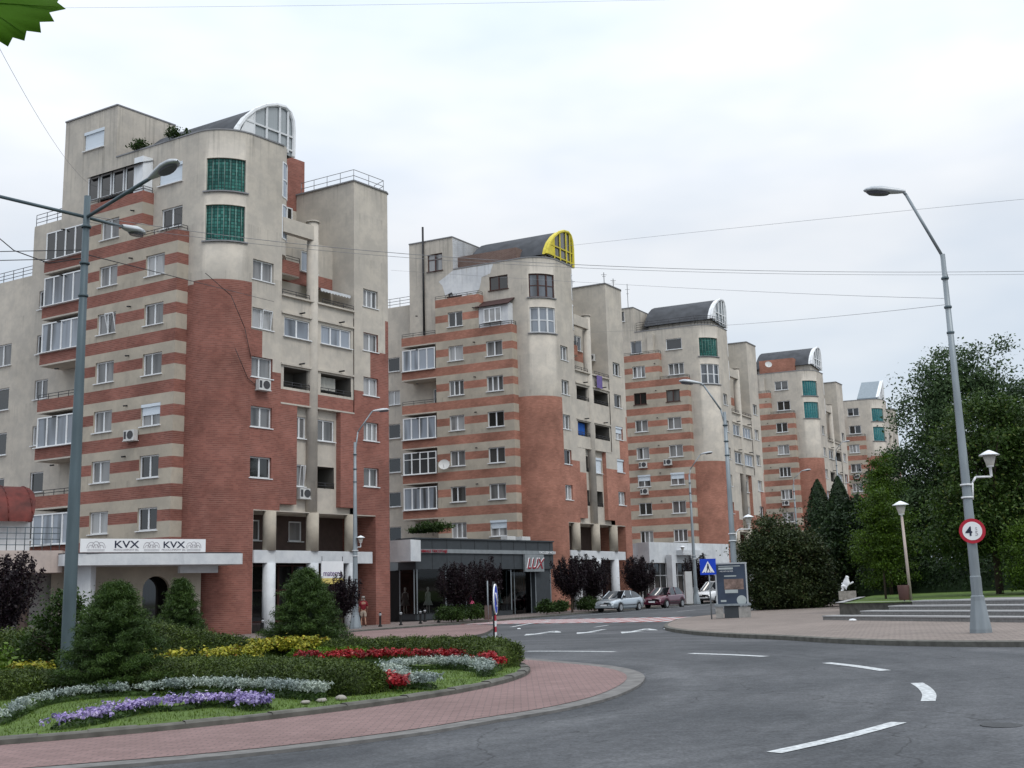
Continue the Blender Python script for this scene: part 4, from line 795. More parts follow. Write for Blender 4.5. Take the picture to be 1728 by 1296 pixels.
# painted markings
pm = MB()
def strip(mb_, pts, w_, dz=.006, m=0):
    a = offset(pts, w_/2); c = offset(pts, -w_/2)
    for i in range(len(pts)-1): mb_.quad([(c[i][0], c[i][1], gz(c[i][0])+dz), (c[i+1][0], c[i+1][1], gz(c[i+1][0])+dz), (a[i+1][0], a[i+1][1], gz(a[i+1][0])+dz), (a[i][0], a[i][1], gz(a[i][0])+dz)], None, m)
for pts, w_ in (([(2.25, 10.52), (3.1, 11.3), (3.93, 12.2)], .17), ([(5.6, 16.45), (5.44, 15.7), (5.2, 14.85), (4.9, 14.05)], .17), ([(5.62, 21.25), (5.82, 20.1), (5.93, 18.85)], .2), ([(3.88, 26.3), (4.55, 25.1), (5.08, 23.9)], .2), ([(.2, 31.0), (1.3, 29.9), (2.35, 28.6)], .2)):
    strip(pm, smooth(pts, 6), w_)
strip(pm, [SW(-34.2, s) for s in (62, 90, 120, 160, 220)], .16)
for s in (66, 72, 78, 86, 95, 104, 115): strip(pm, [SW(-28.2, s), SW(-28.2, s+3)], .14)
strip(pm, [(-.35, 55.2), (.45, 59.3), (1.7, 63.5)], .2); strip(pm, [(3.2, 48.6), (3.9, 50.4)], .16)
def arrow(x, y, rz, kind=0):
    c_, s_ = cos(rz), sin(rz)
    T = lambda p: (x+p[0]*c_-p[1]*s_, y+p[0]*s_+p[1]*c_)
    st = [T(p) for p in ((-.09, 0), (.09, 0), (.12, 2.2), (-.12, 2.2))]; hd = [T(p) for p in ((-.45, 0), (0, -1.5), (.45, 0))]
    pm.quad(gp(st, .006)); pm.quad(gp(hd, .0065))
    if kind: h2 = [T(p) for p in ((.1, .9), (.9, .2), (.5, 1.3)) ]; pm.quad(gp(h2, .007)); st2 = [T(p) for p in ((.1, 1.8), (.45, .9), (.65, .95), (.12, 2.1))]; pm.quad(gp(st2, .0068))
arrow(.7, 44.2, -.35, 1); arrow(2.6, 43.2, -.35); arrow(4.1, 41.6, -.35, 1)
tag(pm.build('road_markings', 'paint_white'), kind='structure')
rm = MB(); wm = MB()
P_ = [SW(-20.6, 47.3), SW(-20.6, 53.0), SW(-36.7, 60.0), SW(-36.7, 54.5)]
rm.quad(gp(P_, .004)); 
for i in range(15):
    t0, t1 = (i+.12)/15, (i+.62)/15; A_ = Vector(P_[0]).lerp(Vector(P_[3]), t0); B_ = Vector(P_[0]).lerp(Vector(P_[3]), t1); C_ = Vector(P_[1]).lerp(Vector(P_[2]), t1); D_ = Vector(P_[1]).lerp(Vector(P_[2]), t0)
    wm.quad(gp([tuple(A_), tuple(B_), tuple(C_), tuple(D_)], .009))
tag(rm.build('crossing_surface', 'paint_red'), kind='structure'); tag(wm.build('crossing_stripes', 'paint_white'), kind='structure')
# roundabout island: pink apron ring, kerb, mounded soil
IC = (-8.7, 22.5)
apron = smooth([(-4.2, 11.65), (-2.9, 12.05), (-1.9, 12.6), (-1.0, 13.3), (-.3, 14.1), (.6, 15.1), (1.35, 16.5), (1.95, 18.6), (2.15, 20.6), (1.9, 22.6), (1.2, 24.6), (-.2, 27.8), (-2.6, 31.0), (-6, 33.0), (-10, 33.4), (-15, 31), (-19, 26), (-20, 20), (-17.5, 14.5), (-12, 11.4), (-7.5, 11.0)], 5, True)
inner = offset(apron+[apron[0]], .3)[:-1]
b = MB(); b.prism(apron, lambda x, y: gz(x)-.02, lambda x, y: gz(x)+.035, m=0, mside=0); tag(b.build('apron_edge', 'edge'), kind='structure')
sheet('apron', inner, .041, 'paver_pink')
kr = [(IC[0]+8.9*cos(t), IC[1]+8.9*sin(t)) for t in np.linspace(0, 2*pi, 97)[:-1]]
def rr(p, r): return (IC[0]+(p[0]-IC[0])*r/8.9, IC[1]+(p[1]-IC[1])*r/8.9)
kb = MB()
for i in range(96):
    a, c = kr[i], kr[(i+1) % 96]; g = .012 if i % 2 else 0
    prof = [(8.9, 0), (8.9, .10), (8.86, .13), (8.72, .13), (8.72, .02)]
    for (r1, z1), (r2, z2) in zip(prof[:-1], prof[1:]):
        pa, pb, pc, pd = rr(a, r1), rr(c, r1), rr(c, r2), rr(a, r2); kb.quad([(pa[0], pa[1], gz(pa[0])+z1-g*(z1 > 0)), (pb[0], pb[1], gz(pb[0])+z1-g*(z1 > 0)), (pc[0], pc[1], gz(pc[0])+z2-g*(z2 > .1)), (pd[0], pd[1], gz(pd[0])+z2-g*(z2 > .1))])
tag(kb.build('island_kerb', 'kerb'), kind='structure')
def gi(x, y):
    r = math.hypot(x-IC[0], y-IC[1]); t = max(0, 1-(r/8.0)**2); return gz(x)+.10+.06*t**1.6
b = MB(); NR, NT = 14, 64
for i in range(NR):
    for j in range(NT):
        P = []
        for a_, c_ in ((i, j), (i+1, j), (i+1, j+1), (i, j+1)):
            r = 8.74*a_/NR; t = 2*pi*c_/NT; x = IC[0]+r*cos(t); y = IC[1]+r*sin(t); P.append((x, y, gi(x, y)))
        b.quad(P if i else [P[0], P[1], P[2]], None, 0, True)
tag(b.build('island_lawn', 'grass'), kind='structure')
rg = np.random.default_rng(5); n = 42000
r_ = 8.65*np.sqrt(rg.uniform(0, 1, n)); t_ = rg.uniform(-pi, pi, n); X = IC[0]+r_*np.cos(t_); Y = IC[1]+r_*np.sin(t_); k_ = (Y < 24.5) & (X > -12); X, Y = X[k_], Y[k_]
Zg = np.array([gi(x, y) for x, y in zip(X, Y)]); hh = rg.uniform(.025, .06, len(X)); wv = rg.uniform(.006, .012, len(X)); ta = rg.uniform(0, 2*pi, len(X)); ln_ = rg.normal(0, .02, (len(X), 2))
V = np.stack([np.c_[X-wv*np.cos(ta), Y-wv*np.sin(ta), Zg-.01], np.c_[X+wv*np.cos(ta), Y+wv*np.sin(ta), Zg-.01], np.c_[X+ln_[:, 0], Y+ln_[:, 1], Zg+hh]], 1).reshape(-1, 3)
me = bpy.data.meshes.new('grass'); me.from_pydata(V.tolist(), [], [(3*i, 3*i+1, 3*i+2) for i in range(len(X))]); me.materials.append(M['grass_blade']); tag(link('grass', me), 'short green lawn on the roundabout island', 'grass', kind='stuff')

# ------------------------------------------------------------------ plants
def clampr(path, rm):
    o = []
    for x, y in path:
        r = math.hypot(x-IC[0], y-IC[1]); f = min(1, rm/r); o.append((IC[0]+(x-IC[0])*f, IC[1]+(y-IC[1])*f))
    return o
def blob_path(name, path, hw, h, mat, nl, size, label, cat, group=None, kind=None, seed=1, base=gi, core='leaf', up=.3, asp=.38, jit=.07, coremat=None, fuzz=None):
    """a low clipped mass along a path: dark core mesh + leaf faces spread over its skin"""
    if name == 'hedge' and base is gi: path = clampr(path, 8.3)
    pts = smooth(path, 5) if len(path) > 2 else path; n = len(pts)
    cum = [0]
    for a, c in zip(pts[:-1], pts[1:]): cum.append(cum[-1]+math.hypot(c[0]-a[0], c[1]-a[1]))
    L_ = cum[-1]
    hwf = hw if callable(hw) else (lambda t: hw); hf = h if callable(h) else (lambda t: h)
    def at(t):
        s = t*L_; i = 0
        while i < n-2 and cum[i+1] < s: i += 1
        f = (s-cum[i])/max(1e-6, cum[i+1]-cum[i]); a, c = pts[i], pts[i+1]; d = Vector((c[0]-a[0], c[1]-a[1])).normalized(); return a[0]+(c[0]-a[0])*f, a[1]+(c[1]-a[1])*f, d
    def surf(t, ph, sc_=1.0):
        tt = min(max(t, 0), 1); x, y, d = at(tt); w_ = hwf(tt); hh_ = hf(tt)
        e_ = 0
        capL = w_*.8
        s = t*L_
        if s < 0: e_ = -s/capL
        elif s > L_: e_ = (s-L_)/capL
        k = math.sqrt(max(0, 1-e_*e_)); ox = d.x*(s-min(max(s, 0), L_)); oy = d.y*(s-min(max(s, 0), L_))
        c_ = cos(ph); s_ = sin(ph); cx = math.copysign(abs(c_)**.75, c_); sz = abs(s_)**.6
        off = w_*cx*k*sc_; px_, py_ = x+ox-d.y*off, y+oy+d.x*off; return px_, py_, base(px_, py_)+hh_*sz*k*sc_
    rg = np.random.default_rng(seed); root = None
    cm = MB(); nt_, np_ = max(6, int(L_/.25)), 10; ext = hwf(0)*.8/L_; ext2 = hwf(1)*.8/L_
    for i in range(nt_):
        for j in range(np_):
            q = [surf(-ext+(1+ext+ext2)*ii/nt_, pi*jj/np_, .86) for ii, jj in ((i, j), (i+1, j), (i+1, j+1), (i, j+1))]; cm.quad(q)
    root = cm.build(name, coremat or mat); tag(root, label, cat, group, kind)
    P = []
    for _ in range(nl):
        t = rg.uniform(-ext, 1+ext2); ph = rg.uniform(.03, pi-.03); s = 1+rg.normal(0, jit); x, y, z = surf(t, ph, s); 
        nb = sin(x*5.1+y*3.3)*sin(y*4.7-x*2.2)*.04; P.append((x, y, max(z+nb+.5*nb*sin(x*17+y*13), base(x, y)+.01)))
    o = leaves('foliage', P, size, mat, root, up, asp, seed)
    if kind: o['kind'] = kind
    return root
blob_path('hedge', [(-7.0, 21.6), (-5.8, 21.5), (-4.5, 20.7), (-3.5, 19.6), (-2.7, 18.3)], lambda t: 1.6-1.0*t, lambda t: .44-.04*t, 'hedge', 60000, .026, 'broad low dark green hedge curving behind the silver foliage strip', 'hedge', seed=2)
blob_path('hedge', [(-11.5, 20.2), (-9.8, 20.7), (-8.6, 20.7)], .8, .42, 'hedge', 28000, .028, 'low hedge at the left edge of the picture, left of the big fluffy conifer', 'hedge', seed=3)
blob_path('hedge', [(-4.6, 29.0), (-3.3, 28.3), (-2.1, 27.0), (-.95, 25.2), (-.35, 23.2)], .5, .48, 'hedge', 34000, .028, 'narrow clipped hedge curving behind the red flowers to the island edge', 'hedge', seed=4)
blob_path('hedge', [(-13.5, 27.0), (-11.6, 27.0), (-10.5, 26.8)], 1.6, 1.05, 'hedge', 30000, .035, 'tall rounded hedge mound in front of the dark purple tree at the left edge', 'hedge', seed=5)
blob_path('hedge', [(-9.8, 29.0), (-8.5, 29.3), (-7.3, 29.5), (-6.5, 29.5)], lambda t: 1.3-.6*t, lambda t: 1.18-.7*t, 'hedge', 36000, .034, 'tall rounded hedge mound in front of the brick corner of the nearest building', 'hedge', seed=6)
blob_path('hedge', [(-5.4, 28.9), (-4.6, 28.6), (-3.8, 28.1)], .5, .32, 'limehedge', 7000, .045, 'bright green low hedge patch behind the red flowers', 'hedge', seed=8)
def bed(name, path, hw, h, mat, nl, size, label, cat, seed, under='leafA', up=.9, asp=.7, base=gi, patch=0):
    path = clampr(path, 8.1 if mat == 'violet' else 8.5)
    r = blob_path(name, path, hw*.6, h*.45, 'leafA', nl//3, .03, label, cat, None, 'stuff', seed, coremat='leafA', base=base)
    rg = np.random.default_rng(seed+50); pts = smooth(path, 6); P = []; Nn = []
    ncl = nl//14
    for _ in range(ncl):
        i = rg.integers(0, len(pts)-1)
        if patch and sin(i*patch+seed) < -.45: continue
        f = rg.uniform(); x = pts[i][0]*(1-f)+pts[i+1][0]*f+rg.normal(0, hw*.42); y = pts[i][1]*(1-f)+pts[i+1][1]*f+rg.normal(0, hw*.42)
        z = base(x, y)+h*rg.uniform(.7, 1.15)
        for _ in range(14): dv = rg.normal(0, 1, 3)*size*1.1; P.append((x+dv[0], y+dv[1], z+dv[2]*.8)); Nn.append(dv/np.linalg.norm(dv))
    o = leaves('blossom' if 'flower' in cat else 'foliage', P, size, mat, r, up, asp, seed, nrm=np.array(Nn)); o['kind'] = 'stuff'; return r
bed('violet_flowers', [(-5.8, 14.8), (-5.65, 15.4), (-5.6, 16.1), (-5.35, 16.7), (-4.9, 16.8), (-4.55, 17.1), (-4.1, 16.9), (-3.75, 16.4), (-3.55, 16.1)], .27, .16, 'violet', 7600, .024, 'violet and lilac petunias in a curved bed in the lawn', 'flowers', 21, patch=.9)
bed('silver_foliage', [(-7.06, 15.8), (-7.4, 17.3), (-7.6, 18.5), (-7.45, 19.1), (-7.1, 19.5), (-6.6, 19.6), (-6.1, 19.5)], .15, .18, 'silver', 4600, .026, 'silver grey foliage clumps in front of the big fluffy conifer', 'plants', 22, up=.2, asp=.35, patch=.9)
bed('silver_foliage', [(-5.9, 19.4), (-5.2, 19.3), (-4.33, 18.7), (-3.5, 17.9), (-2.95, 17.2)], .16, .22, 'silver', 5600, .026, 'silver grey foliage strip in front of the broad dark hedge', 'plants', 29, up=.2, asp=.35)
bed('silver_foliage', [(-1.45, 18.3), (-1.96, 19.4), (-2.4, 21.3), (-2.45, 22.8), (-2.0, 23.4), (-1.3, 23.1), (-.75, 22.0), (-.6, 20.6)], .24, .20, 'silver', 11000, .028, 'silver grey foliage in a hook shape near the island tip', 'plants', 23, up=.2, asp=.35)
bed('red_flowers', [(-5.3, 27.8), (-4.0, 27.2), (-2.7, 26.2), (-1.5, 24.9), (-.75, 23.4), (-.45, 21.8)], .24, .26, 'redflower', 5000, .032, 'long row of red salvia in front of the narrow hedge', 'flowers', 24)
bed('red_flowers', [(-2.2, 19.5), (-2.0, 18.7), (-1.85, 18.1)], .12, .18, 'redflower', 900, .035, 'small patch of red salvia beside the end of the broad hedge', 'flowers', 25)
bed('yellow_foliage', [(-8.6, 26.6), (-7.6, 26.9), (-6.2, 26.5)], .5, .42, 'yellowleaf', 5600, .042, 'yellow leaved plants in the middle of the island', 'plants', 26, patch=.7)
bed('yellow_foliage', [(-6.7, 29.2), (-5.9, 29.1), (-5.1, 28.9)], .45, .52, 'yellowleaf', 4600, .042, 'yellow leaved plants in front of the conifer at the back of the island', 'plants', 27)
bed('yellow_foliage', [(-11.6, 23.6), (-10.6, 23.8), (-9.8, 23.7)], .42, .38, 'yellowleaf', 2600, .042, 'yellow leaved plants behind the hedge at the left edge', 'plants', 28)

def conifer(x, y, h, r, label, seed, base=gi, n=9000):
    z0 = base(x, y); root = empty('conifer', (x, y, z0), 0, label, 'conifer'); tr = MB(); tr.bar((0, 0, -.05), (0, 0, h*.95), .05, .01, n=7)
    rg = np.random.default_rng(seed); P = []; Nn = []
    nb = 150
    for i in range(nb):
        t = (i+.5)/nb; hb = .03+t*.95; L_ = r*(1-hb)**.7*rg.uniform(.78, 1.15)+.04; az = i*2.4+rg.uniform(-.3, .3); d = np.array([cos(az), sin(az)]); zb_ = h*hb*.95; lift = rg.uniform(.05, .22)
        tr.bar((0, 0, zb_), (d[0]*L_*.8, d[1]*L_*.8, zb_+L_*.12), .012, .004, n=3)
        nt_ = 7
        for j in range(nt_):      # side twigs, each a soft brush of needles
            s = (.35+.65*j/(nt_-1))*L_; side = (-1)**j*rg.uniform(.0, .30)*L_*(1.15-s/L_); e_ = np.array([d[0]*s-d[1]*side, d[1]*s+d[0]*side, zb_+s*lift+(s/L_)**2*.06*L_-.02])
            kk = max(4, int(n/nb/nt_*(.4+.9*L_/r))); q = rg.normal(0, 1, (kk, 3))*np.array([.055, .055, .028])*(.6+.5*r); P += [tuple(e_+w) for w in q]; Nn += [(-d[0]*.3, -d[1]*.3, 1)]*kk
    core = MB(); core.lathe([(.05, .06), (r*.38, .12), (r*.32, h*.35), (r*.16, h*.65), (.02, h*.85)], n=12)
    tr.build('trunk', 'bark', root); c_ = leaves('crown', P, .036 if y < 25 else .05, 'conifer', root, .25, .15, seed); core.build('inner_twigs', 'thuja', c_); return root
conifer(-7.2, 20.5, 2.05, 1.0, 'big fluffy conifer in front, at the left of the island', 31, n=95000)
conifer(-5.6, 30.3, 2.5, 1.2, 'conifer in front of the white columns at the back of the island', 32, n=60000)
conifer(-8.95, 30.4, 2.4, .85, 'small conifer in front of the low white canopy', 33, n=40000)

def limbs(tb, h0, ends, r0_, wob=.2, seed=0):
    rg = random.Random(seed); tb.bar((0, 0, -.1), (0, 0, h0), r0_, r0_*.75, n=8)
    for e_ in ends:
        a = Vector((0, 0, h0*rg.uniform(.8, 1.0))); e_ = Vector(e_); mid = a.lerp(e_, .5)+Vector((rg.uniform(-wob, wob), rg.uniform(-wob, wob), rg.uniform(0, wob))); tb.bar(a, mid, r0_*.45, r0_*.3, n=6); tb.bar(mid, e_, r0_*.3, r0_*.1, n=5)
def tree(name, x, y, h0, r0_, ells, mat, nl, size, label, cat, seed, ncl=160, spread=.35, z=None, up=.35, group=None, shell=.55, trunk='bark', asp=.55):
    z0 = (gz(x)+.1) if z is None else z; root = empty(name, (x, y, z0), 0, label, cat, group); rg = np.random.default_rng(seed); P = []
    vol = [e_[3]*e_[4]*e_[5] for e_ in ells]; tot = sum(v**.7 for v in vol); ends = []
    for e_, v in zip(ells, vol):
        k = max(2, int(ncl*v**.7/tot)); per = int(nl*v**.7/tot/k)
        for c_ in range(k):
            d = rg.normal(size=3); d /= np.linalg.norm(d); rad = rg.uniform(shell, 1.05)
            c0 = np.array(e_[:3])+d*rad*np.array(e_[3:6]); c0[2] = max(c0[2], .3); sg = spread*rg.uniform(.6, 1.4)
            if c_ % 5 == 0: ends.append(tuple(c0))
            q = rg.normal(0, 1, (per, 3))*np.array([sg, sg, sg*.62]); P.append(c0+q)
    P = np.concatenate(P); P = P[P[:, 2] > .12]
    tb = MB(); limbs(tb, h0, ends[:26], r0_, .25, seed); tb.build('trunk', trunk, root); leaves('crown', P, size, mat, root, up, asp, seed); return root
# purple street plums: vase shaped with upright shoots
def plum(seed, n=15000):
    rg = np.random.default_rng(seed); P = []; tb = MB(); tb.bar((0, 0, -.1), (0, 0, 1.35), .09, .07, n=7)
    for i in range(44):
        az = i*2.4+rg.uniform(-.4, .4); lean = rg.uniform(.05, 1)**.6; L_ = rg.uniform(2.1, 3.45)*(1-.3*lean); R_ = 1.38*lean
        a = Vector((0, 0, 1.2)); m_ = Vector((cos(az)*R_*.75, sin(az)*R_*.75, 1.2+L_*.42)); e_ = Vector((cos(az)*R_, sin(az)*R_, 1.2+L_)); tb.bar(a, m_, .03, .02, n=5); tb.bar(m_, e_, .02, .006, n=4)
        for _ in range(n//44):
            t = rg.uniform(.12, 1); p = (a.lerp(m_, t*2) if t < .5 else m_.lerp(e_, t*2-1)); sg = .22*(1-t)**.6+.035; q = rg.normal(0, sg, 3); P.append((p.x+q[0], p.y+q[1], p.z+q[2]))
    return tb, P
SP_ = [SW(-38.0, s) for s in ()]
plums = [(-2.0, 70.2, 'purple leaved street tree in front of the display windows, right of the first', .92), (3.75, 79.8, 'purple leaved street tree left of the silver car, in front of the orange brick pier', 1.0), (5.5, 82.6, 'purple leaved street tree touching its left neighbour, just behind the silver car', .97), (9.4, 89.3, 'purple leaved street tree behind the maroon car', 1.0), (15.9, 100, 'purple leaved street tree behind the blue crossing sign', 1.0),
         (-3.6, 68.0, 'purple leaved street tree in front of the mannequins in white and pink', .88), (-9.1, 59.3, 'purple leaved tree beside the lamp post at the nearest building', .72), (-19.6, 43.5, 'dark purple tree at the left edge of the picture', 1.0)]
for j, sd_ in enumerate((71, 72)):
    tb, P = plum(sd_); 
    if j == 0: pt0 = tb.mesh('trunk', 'bark'); pl0 = leaves('crown', P, .06, 'plum', seed=71); pm0 = pl0.data; bpy.data.objects.remove(pl0)
    else: pt1 = tb.mesh('trunk', 'bark'); pl0 = leaves('crown', P, .06, 'plum', seed=72); pm1 = pl0.data; bpy.data.objects.remove(pl0)
for i, (x, y, lb, s_) in enumerate(plums):
    r = empty('plum_tree', (x, y, gz(x)+.1), i*1.3, lb, 'tree', 'purple leaved trees along the pavement'); r.scale = (s_,)*3
    link('trunk', pt0 if i % 2 else pt1, r); link('crown', pm0 if i % 2 else pm1, r)
# shrubs on the pavement
def shrub(x, y, r, h, label, seed, mat='greenery', n=3500, size=.06, z=None, cat='shrub'):
    z0 = gz(x)+.1 if z is None else z; return tree('shrub', x, y, h*.3, .03, [(0, 0, h*.5, r, r, h*.5)], mat, n, size, label, cat, seed, 50, .14*r+.05, z0)
shrub(-3.9, 66.7, .8, .95, 'low green shrub between the bollards and the first purple street tree', 41)
shrub(-2.8, 68.3, .8, .9, 'low green shrub at the foot of the second purple street tree', 42)
shrub(1.9, 76.8, .55, .9, 'small shrub left of the orange brick pier', 43); shrub(2.8, 78.0, .6, .8, 'small shrub in front of the orange brick pier', 44)
shrub(4.9, 80.6, .8, 1.0, 'green shrub between the two purple trees left of the silver car', 45)
# park on the right
tree('birch', 24.6, 62, 5, .22, [(0, 0, 8.6, 4.0, 3.2, 4.0), (-2.2, 0, 6.2, 2.7, 2.5, 3.0), (1.2, 0, 12.2, 1.9, 1.9, 2.7), (3.8, .5, 8.6, 3.2, 2.6, 4.2), (-1.0, 0, 10.8, 1.9, 1.8, 2.4), (-3.2, 0, 3.9, 1.7, 1.7, 2.4), (5.5, 1, 6, 3, 3, 4)], 'birch', 85000, .088, 'tall airy birch tree rising highest behind the park', 'tree', 51, 330, .5, shell=.35)
tree('linden_tree', 18.9, 45, 2.6, .16, [(0, 0, 4.6, 2.2, 2.0, 2.6), (-1.0, 0, 2.9, 1.8, 1.8, 1.8), (.3, 0, 6.6, 1.2, 1.2, 1.6), (2.3, .2, 4.6, 2.0, 2, 2.6), (.6, -.6, 2.6, 2.2, 1.6, 1.6)], 'linden', 60000, .07, 'broad linden with pale seed leaves behind the road sign pole', 'tree', 52, 260, .34, gz(18.9)+.7)
tree('spruce', 18.4, 56.5, 2, .1, [(0, 0, 2.6, 1.5, 1.5, 2.4), (0, 0, 4.5, .95, .95, 1.8), (0, 0, 5.9, .45, .45, 1.2)], 'lime_tree', 32000, .06, 'mid green young tree right of the cypresses', 'tree', 53, 150, .25, gz(18)+.6, shell=.2)
tree('young_tree', 14.9, 46.5, 1.2, .05, [(0, 0, 2.0, .95, .95, 1.5), (0, 0, 3.4, .5, .5, 1.0)], 'lime_tree', 22000, .05, 'slim bright green sapling in front of the dark trees, left of the lantern post', 'tree', 54, 110, .2, gz(15)+.6, shell=.2)
tree('tree', 22.2, 66, 3, .2, [(0, 0, 4.4, 3.0, 2.5, 3.6), (3.4, 0, 4.2, 2.8, 2.5, 3.2), (-3, 0, 3.4, 1.8, 2, 2.8)], 'thuja', 50000, .10, 'dark leafy tree behind the lantern post', 'tree', 55, 200, .5, shell=.3)
tree('tree', 27.5, 56, 3, .2, [(0, 0, 4.4, 3.4, 2.5, 4.0), (-3, 1, 3.0, 2.6, 2, 2.8)], 'birch', 40000, .09, 'dark leafy tree at the right edge behind the linden', 'tree', 56, 180, .5, shell=.3)
def cypress(x, y, h, r, label, seed):
    root = empty('cypress', (x, y, gz(x)), 0, label, 'cypress', 'columnar cypresses in a row'); rg = np.random.default_rng(seed); n = 13000
    t = rg.uniform(0, 1, n)**.85; rad = r*np.minimum(1, (1-t)*3.2)**.7*np.minimum(1, .75+t)*(1+rg.normal(0, .07, n)); az = rg.uniform(0, 2*pi, n); rad *= 1+.1*np.sin(az*5+t*20)
    P = np.c_[rad*np.cos(az), rad*np.sin(az), .15+t*h]; nn = np.c_[np.cos(az), np.sin(az), np.full(n, .6)]; tb = MB(); tb.bar((0, 0, -.1), (0, 0, h*.9), .12, .02)
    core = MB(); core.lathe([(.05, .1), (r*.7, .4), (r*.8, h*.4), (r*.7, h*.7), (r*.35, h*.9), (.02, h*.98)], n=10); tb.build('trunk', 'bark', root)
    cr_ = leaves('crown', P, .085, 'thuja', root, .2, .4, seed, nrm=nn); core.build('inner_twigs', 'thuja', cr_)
cypress(18.25, 68, 7.3, .82, 'left cypress of the three dark columns', 61); cypress(19.35, 67.5, 7.4, .8, 'middle cypress of the three dark columns', 62); cypress(20.6, 68, 6.3, .85, 'right and shortest cypress of the three dark columns', 63)
tree('bush', 14.1, 60, 1.2, .12, [(0, 0, 2.2, 2.15, 2.1, 2.1), (-.9, 0, 2.0, 1.5, 1.6, 2.0), (.9, 0, 1.9, 1.5, 1.5, 1.8), (-.5, 0, 3.9, .9, .9, 1.0), (0, 0, .9, 2.2, 2, .9)], 'bushleaf', 75000, .068, 'huge rounded dark shrub right of the advertising panel', 'shrub', 64, 300, .3, gz(14), shell=.72)
tree('shrub', 19.3, 41.5, .6, .06, [(0, 0, 1.3, 1.6, 1.3, 1.3), (1.5, 0, 1.2, 1.2, 1.2, 1.2)], 'lime_tree', 30000, .055, 'round green shrub at the right edge behind the steps', 'shrub', 65, 130, .25, gz(19)+.6, shell=.6)
blob_path('hedge', [(18.2, 59.5), (20, 57), (24, 52), (29, 48)], .7, 1.5, 'thuja', 14000, .09, 'dark clipped hedge at the back of the raised lawn', 'hedge', seed=66, base=lambda x, y: gz(x)+.6)
# leafy roses round the lamp post on the island
tree('rose_bush', -10.2, 25.3, .8, .03, [(-.2, 0, .8, .6, .5, .8), (.5, 0, 1.0, .5, .5, .9), (.1, 0, 1.5, .35, .35, .5)], 'greenery', 7000, .045, 'loose leafy rose bush around the lamp post on the island', 'shrub', 67, 120, .12, gi(-10, 25))
shrub(-10.8, 22.6, .75, .9, 'bright leafy bush left of the big fluffy conifer', 68, 'limehedge', 4000, .05, gi(-10.8, 22.6))

# ------------------------------------------------------------------ steps and raised lawn
DA = Vector((.282, -.959)); DN = Vector((.959, .282)); A0 = Vector((10.7, 40.5))
st = MB(); hs = [.13, .13, .13, .13]
t0s = [0, 1.6, 2.5, 3.1]
stairs = empty('steps', (12, 36, gz(12)+.12), 0, 'wide low stone steps up to the raised lawn', 'steps')
for k in range(4):
    s = MB(); p0 = A0+DN*.5*k+DA*t0s[k]; p1 = A0+DN*.5*k+DA*40; q1 = p1+DN*3; q0 = p0+DN*3
    poly = [tuple(p) for p in (p0, p1, q1, q0)]; poly = [(x-12, y-36) for x, y in poly]; z = lambda zz: (lambda x, y: .021*x+zz)
    s.prism(poly, z(-.15), z(.14*(k+1)-.035), m=0); 
    pr = [(p0-DN*.025), (p1-DN*.025), (p1+DN*.47), (p0+DN*.47)]; pr = [(p.x-12, p.y-36) for p in pr]; s.prism(pr, z(.14*(k+1)-.034), z(.14*(k+1)+.006), m=1, bottom=True)
    s.build('step', ['granite', 'granite_top'], stairs)
L0 = Vector((11.7, 41.9)); P_ = [L0, A0+DN*2.0+DA*3.1, A0+DN*2.0+DA*40, Vector((80, 0)), Vector((90, 100)), Vector((24, 72)), Vector((15.6, 52))]
b = MB(); b.prism([tuple(p) for p in P_], lambda x, y: gz(x)-.1, lambda x, y: gz(x)+.62, m=0, mside=1); tag(b.build('raised_lawn', ['grass', 'kerb']), kind='structure')
sw = MB(); c_ = [tuple(p) for p in (L0, A0+DN*2.0+DA*3.1)]; strip(sw, c_, .3, .66); strip(sw, [tuple(L0), (15.6, 52)], .3, .66); tag(sw.build('lawn_coping', 'granite_top'), kind='structure')

# ------------------------------------------------------------------ low shop wing of the nearest building
def seg_frame(a, b):
    a = Vector(a); b = Vector(b); d = (b-a).normalized(); return a, d, Vector((-d.y, d.x)), (b-a).length
wing = empty('shop_wing', (-18, 58, 0), 0, 'low ground floor shop wing with white canopy and pink parapet at the left', 'shop')
def WL(pts): return [(p[0]+18, p[1]-58) for p in pts]
can = smooth([(-14.55, 60.35), (-14.9, 59.75), (-18.0, 57.55), (-21.0, 55.6), (-21.9, 55.35), (-22.5, 55.8)], 3)
b = MB(); b.prism(WL(can+[(-23.0, 60.0), (-20, 63.5), (-16.3, 62.0)]), 3.5, 4.06, bottom=True); b.build('canopy', 'plaster_white', wing)
b = MB(); b.prism(WL([(-14.6, 60.3), (-14.98, 59.7), (-21.0, 55.55), (-22.5, 55.75), (-23.0, 60.0), (-16.3, 62.0)]), 4.065, 4.12); b.build('canopy_flashing', 'railing', wing)
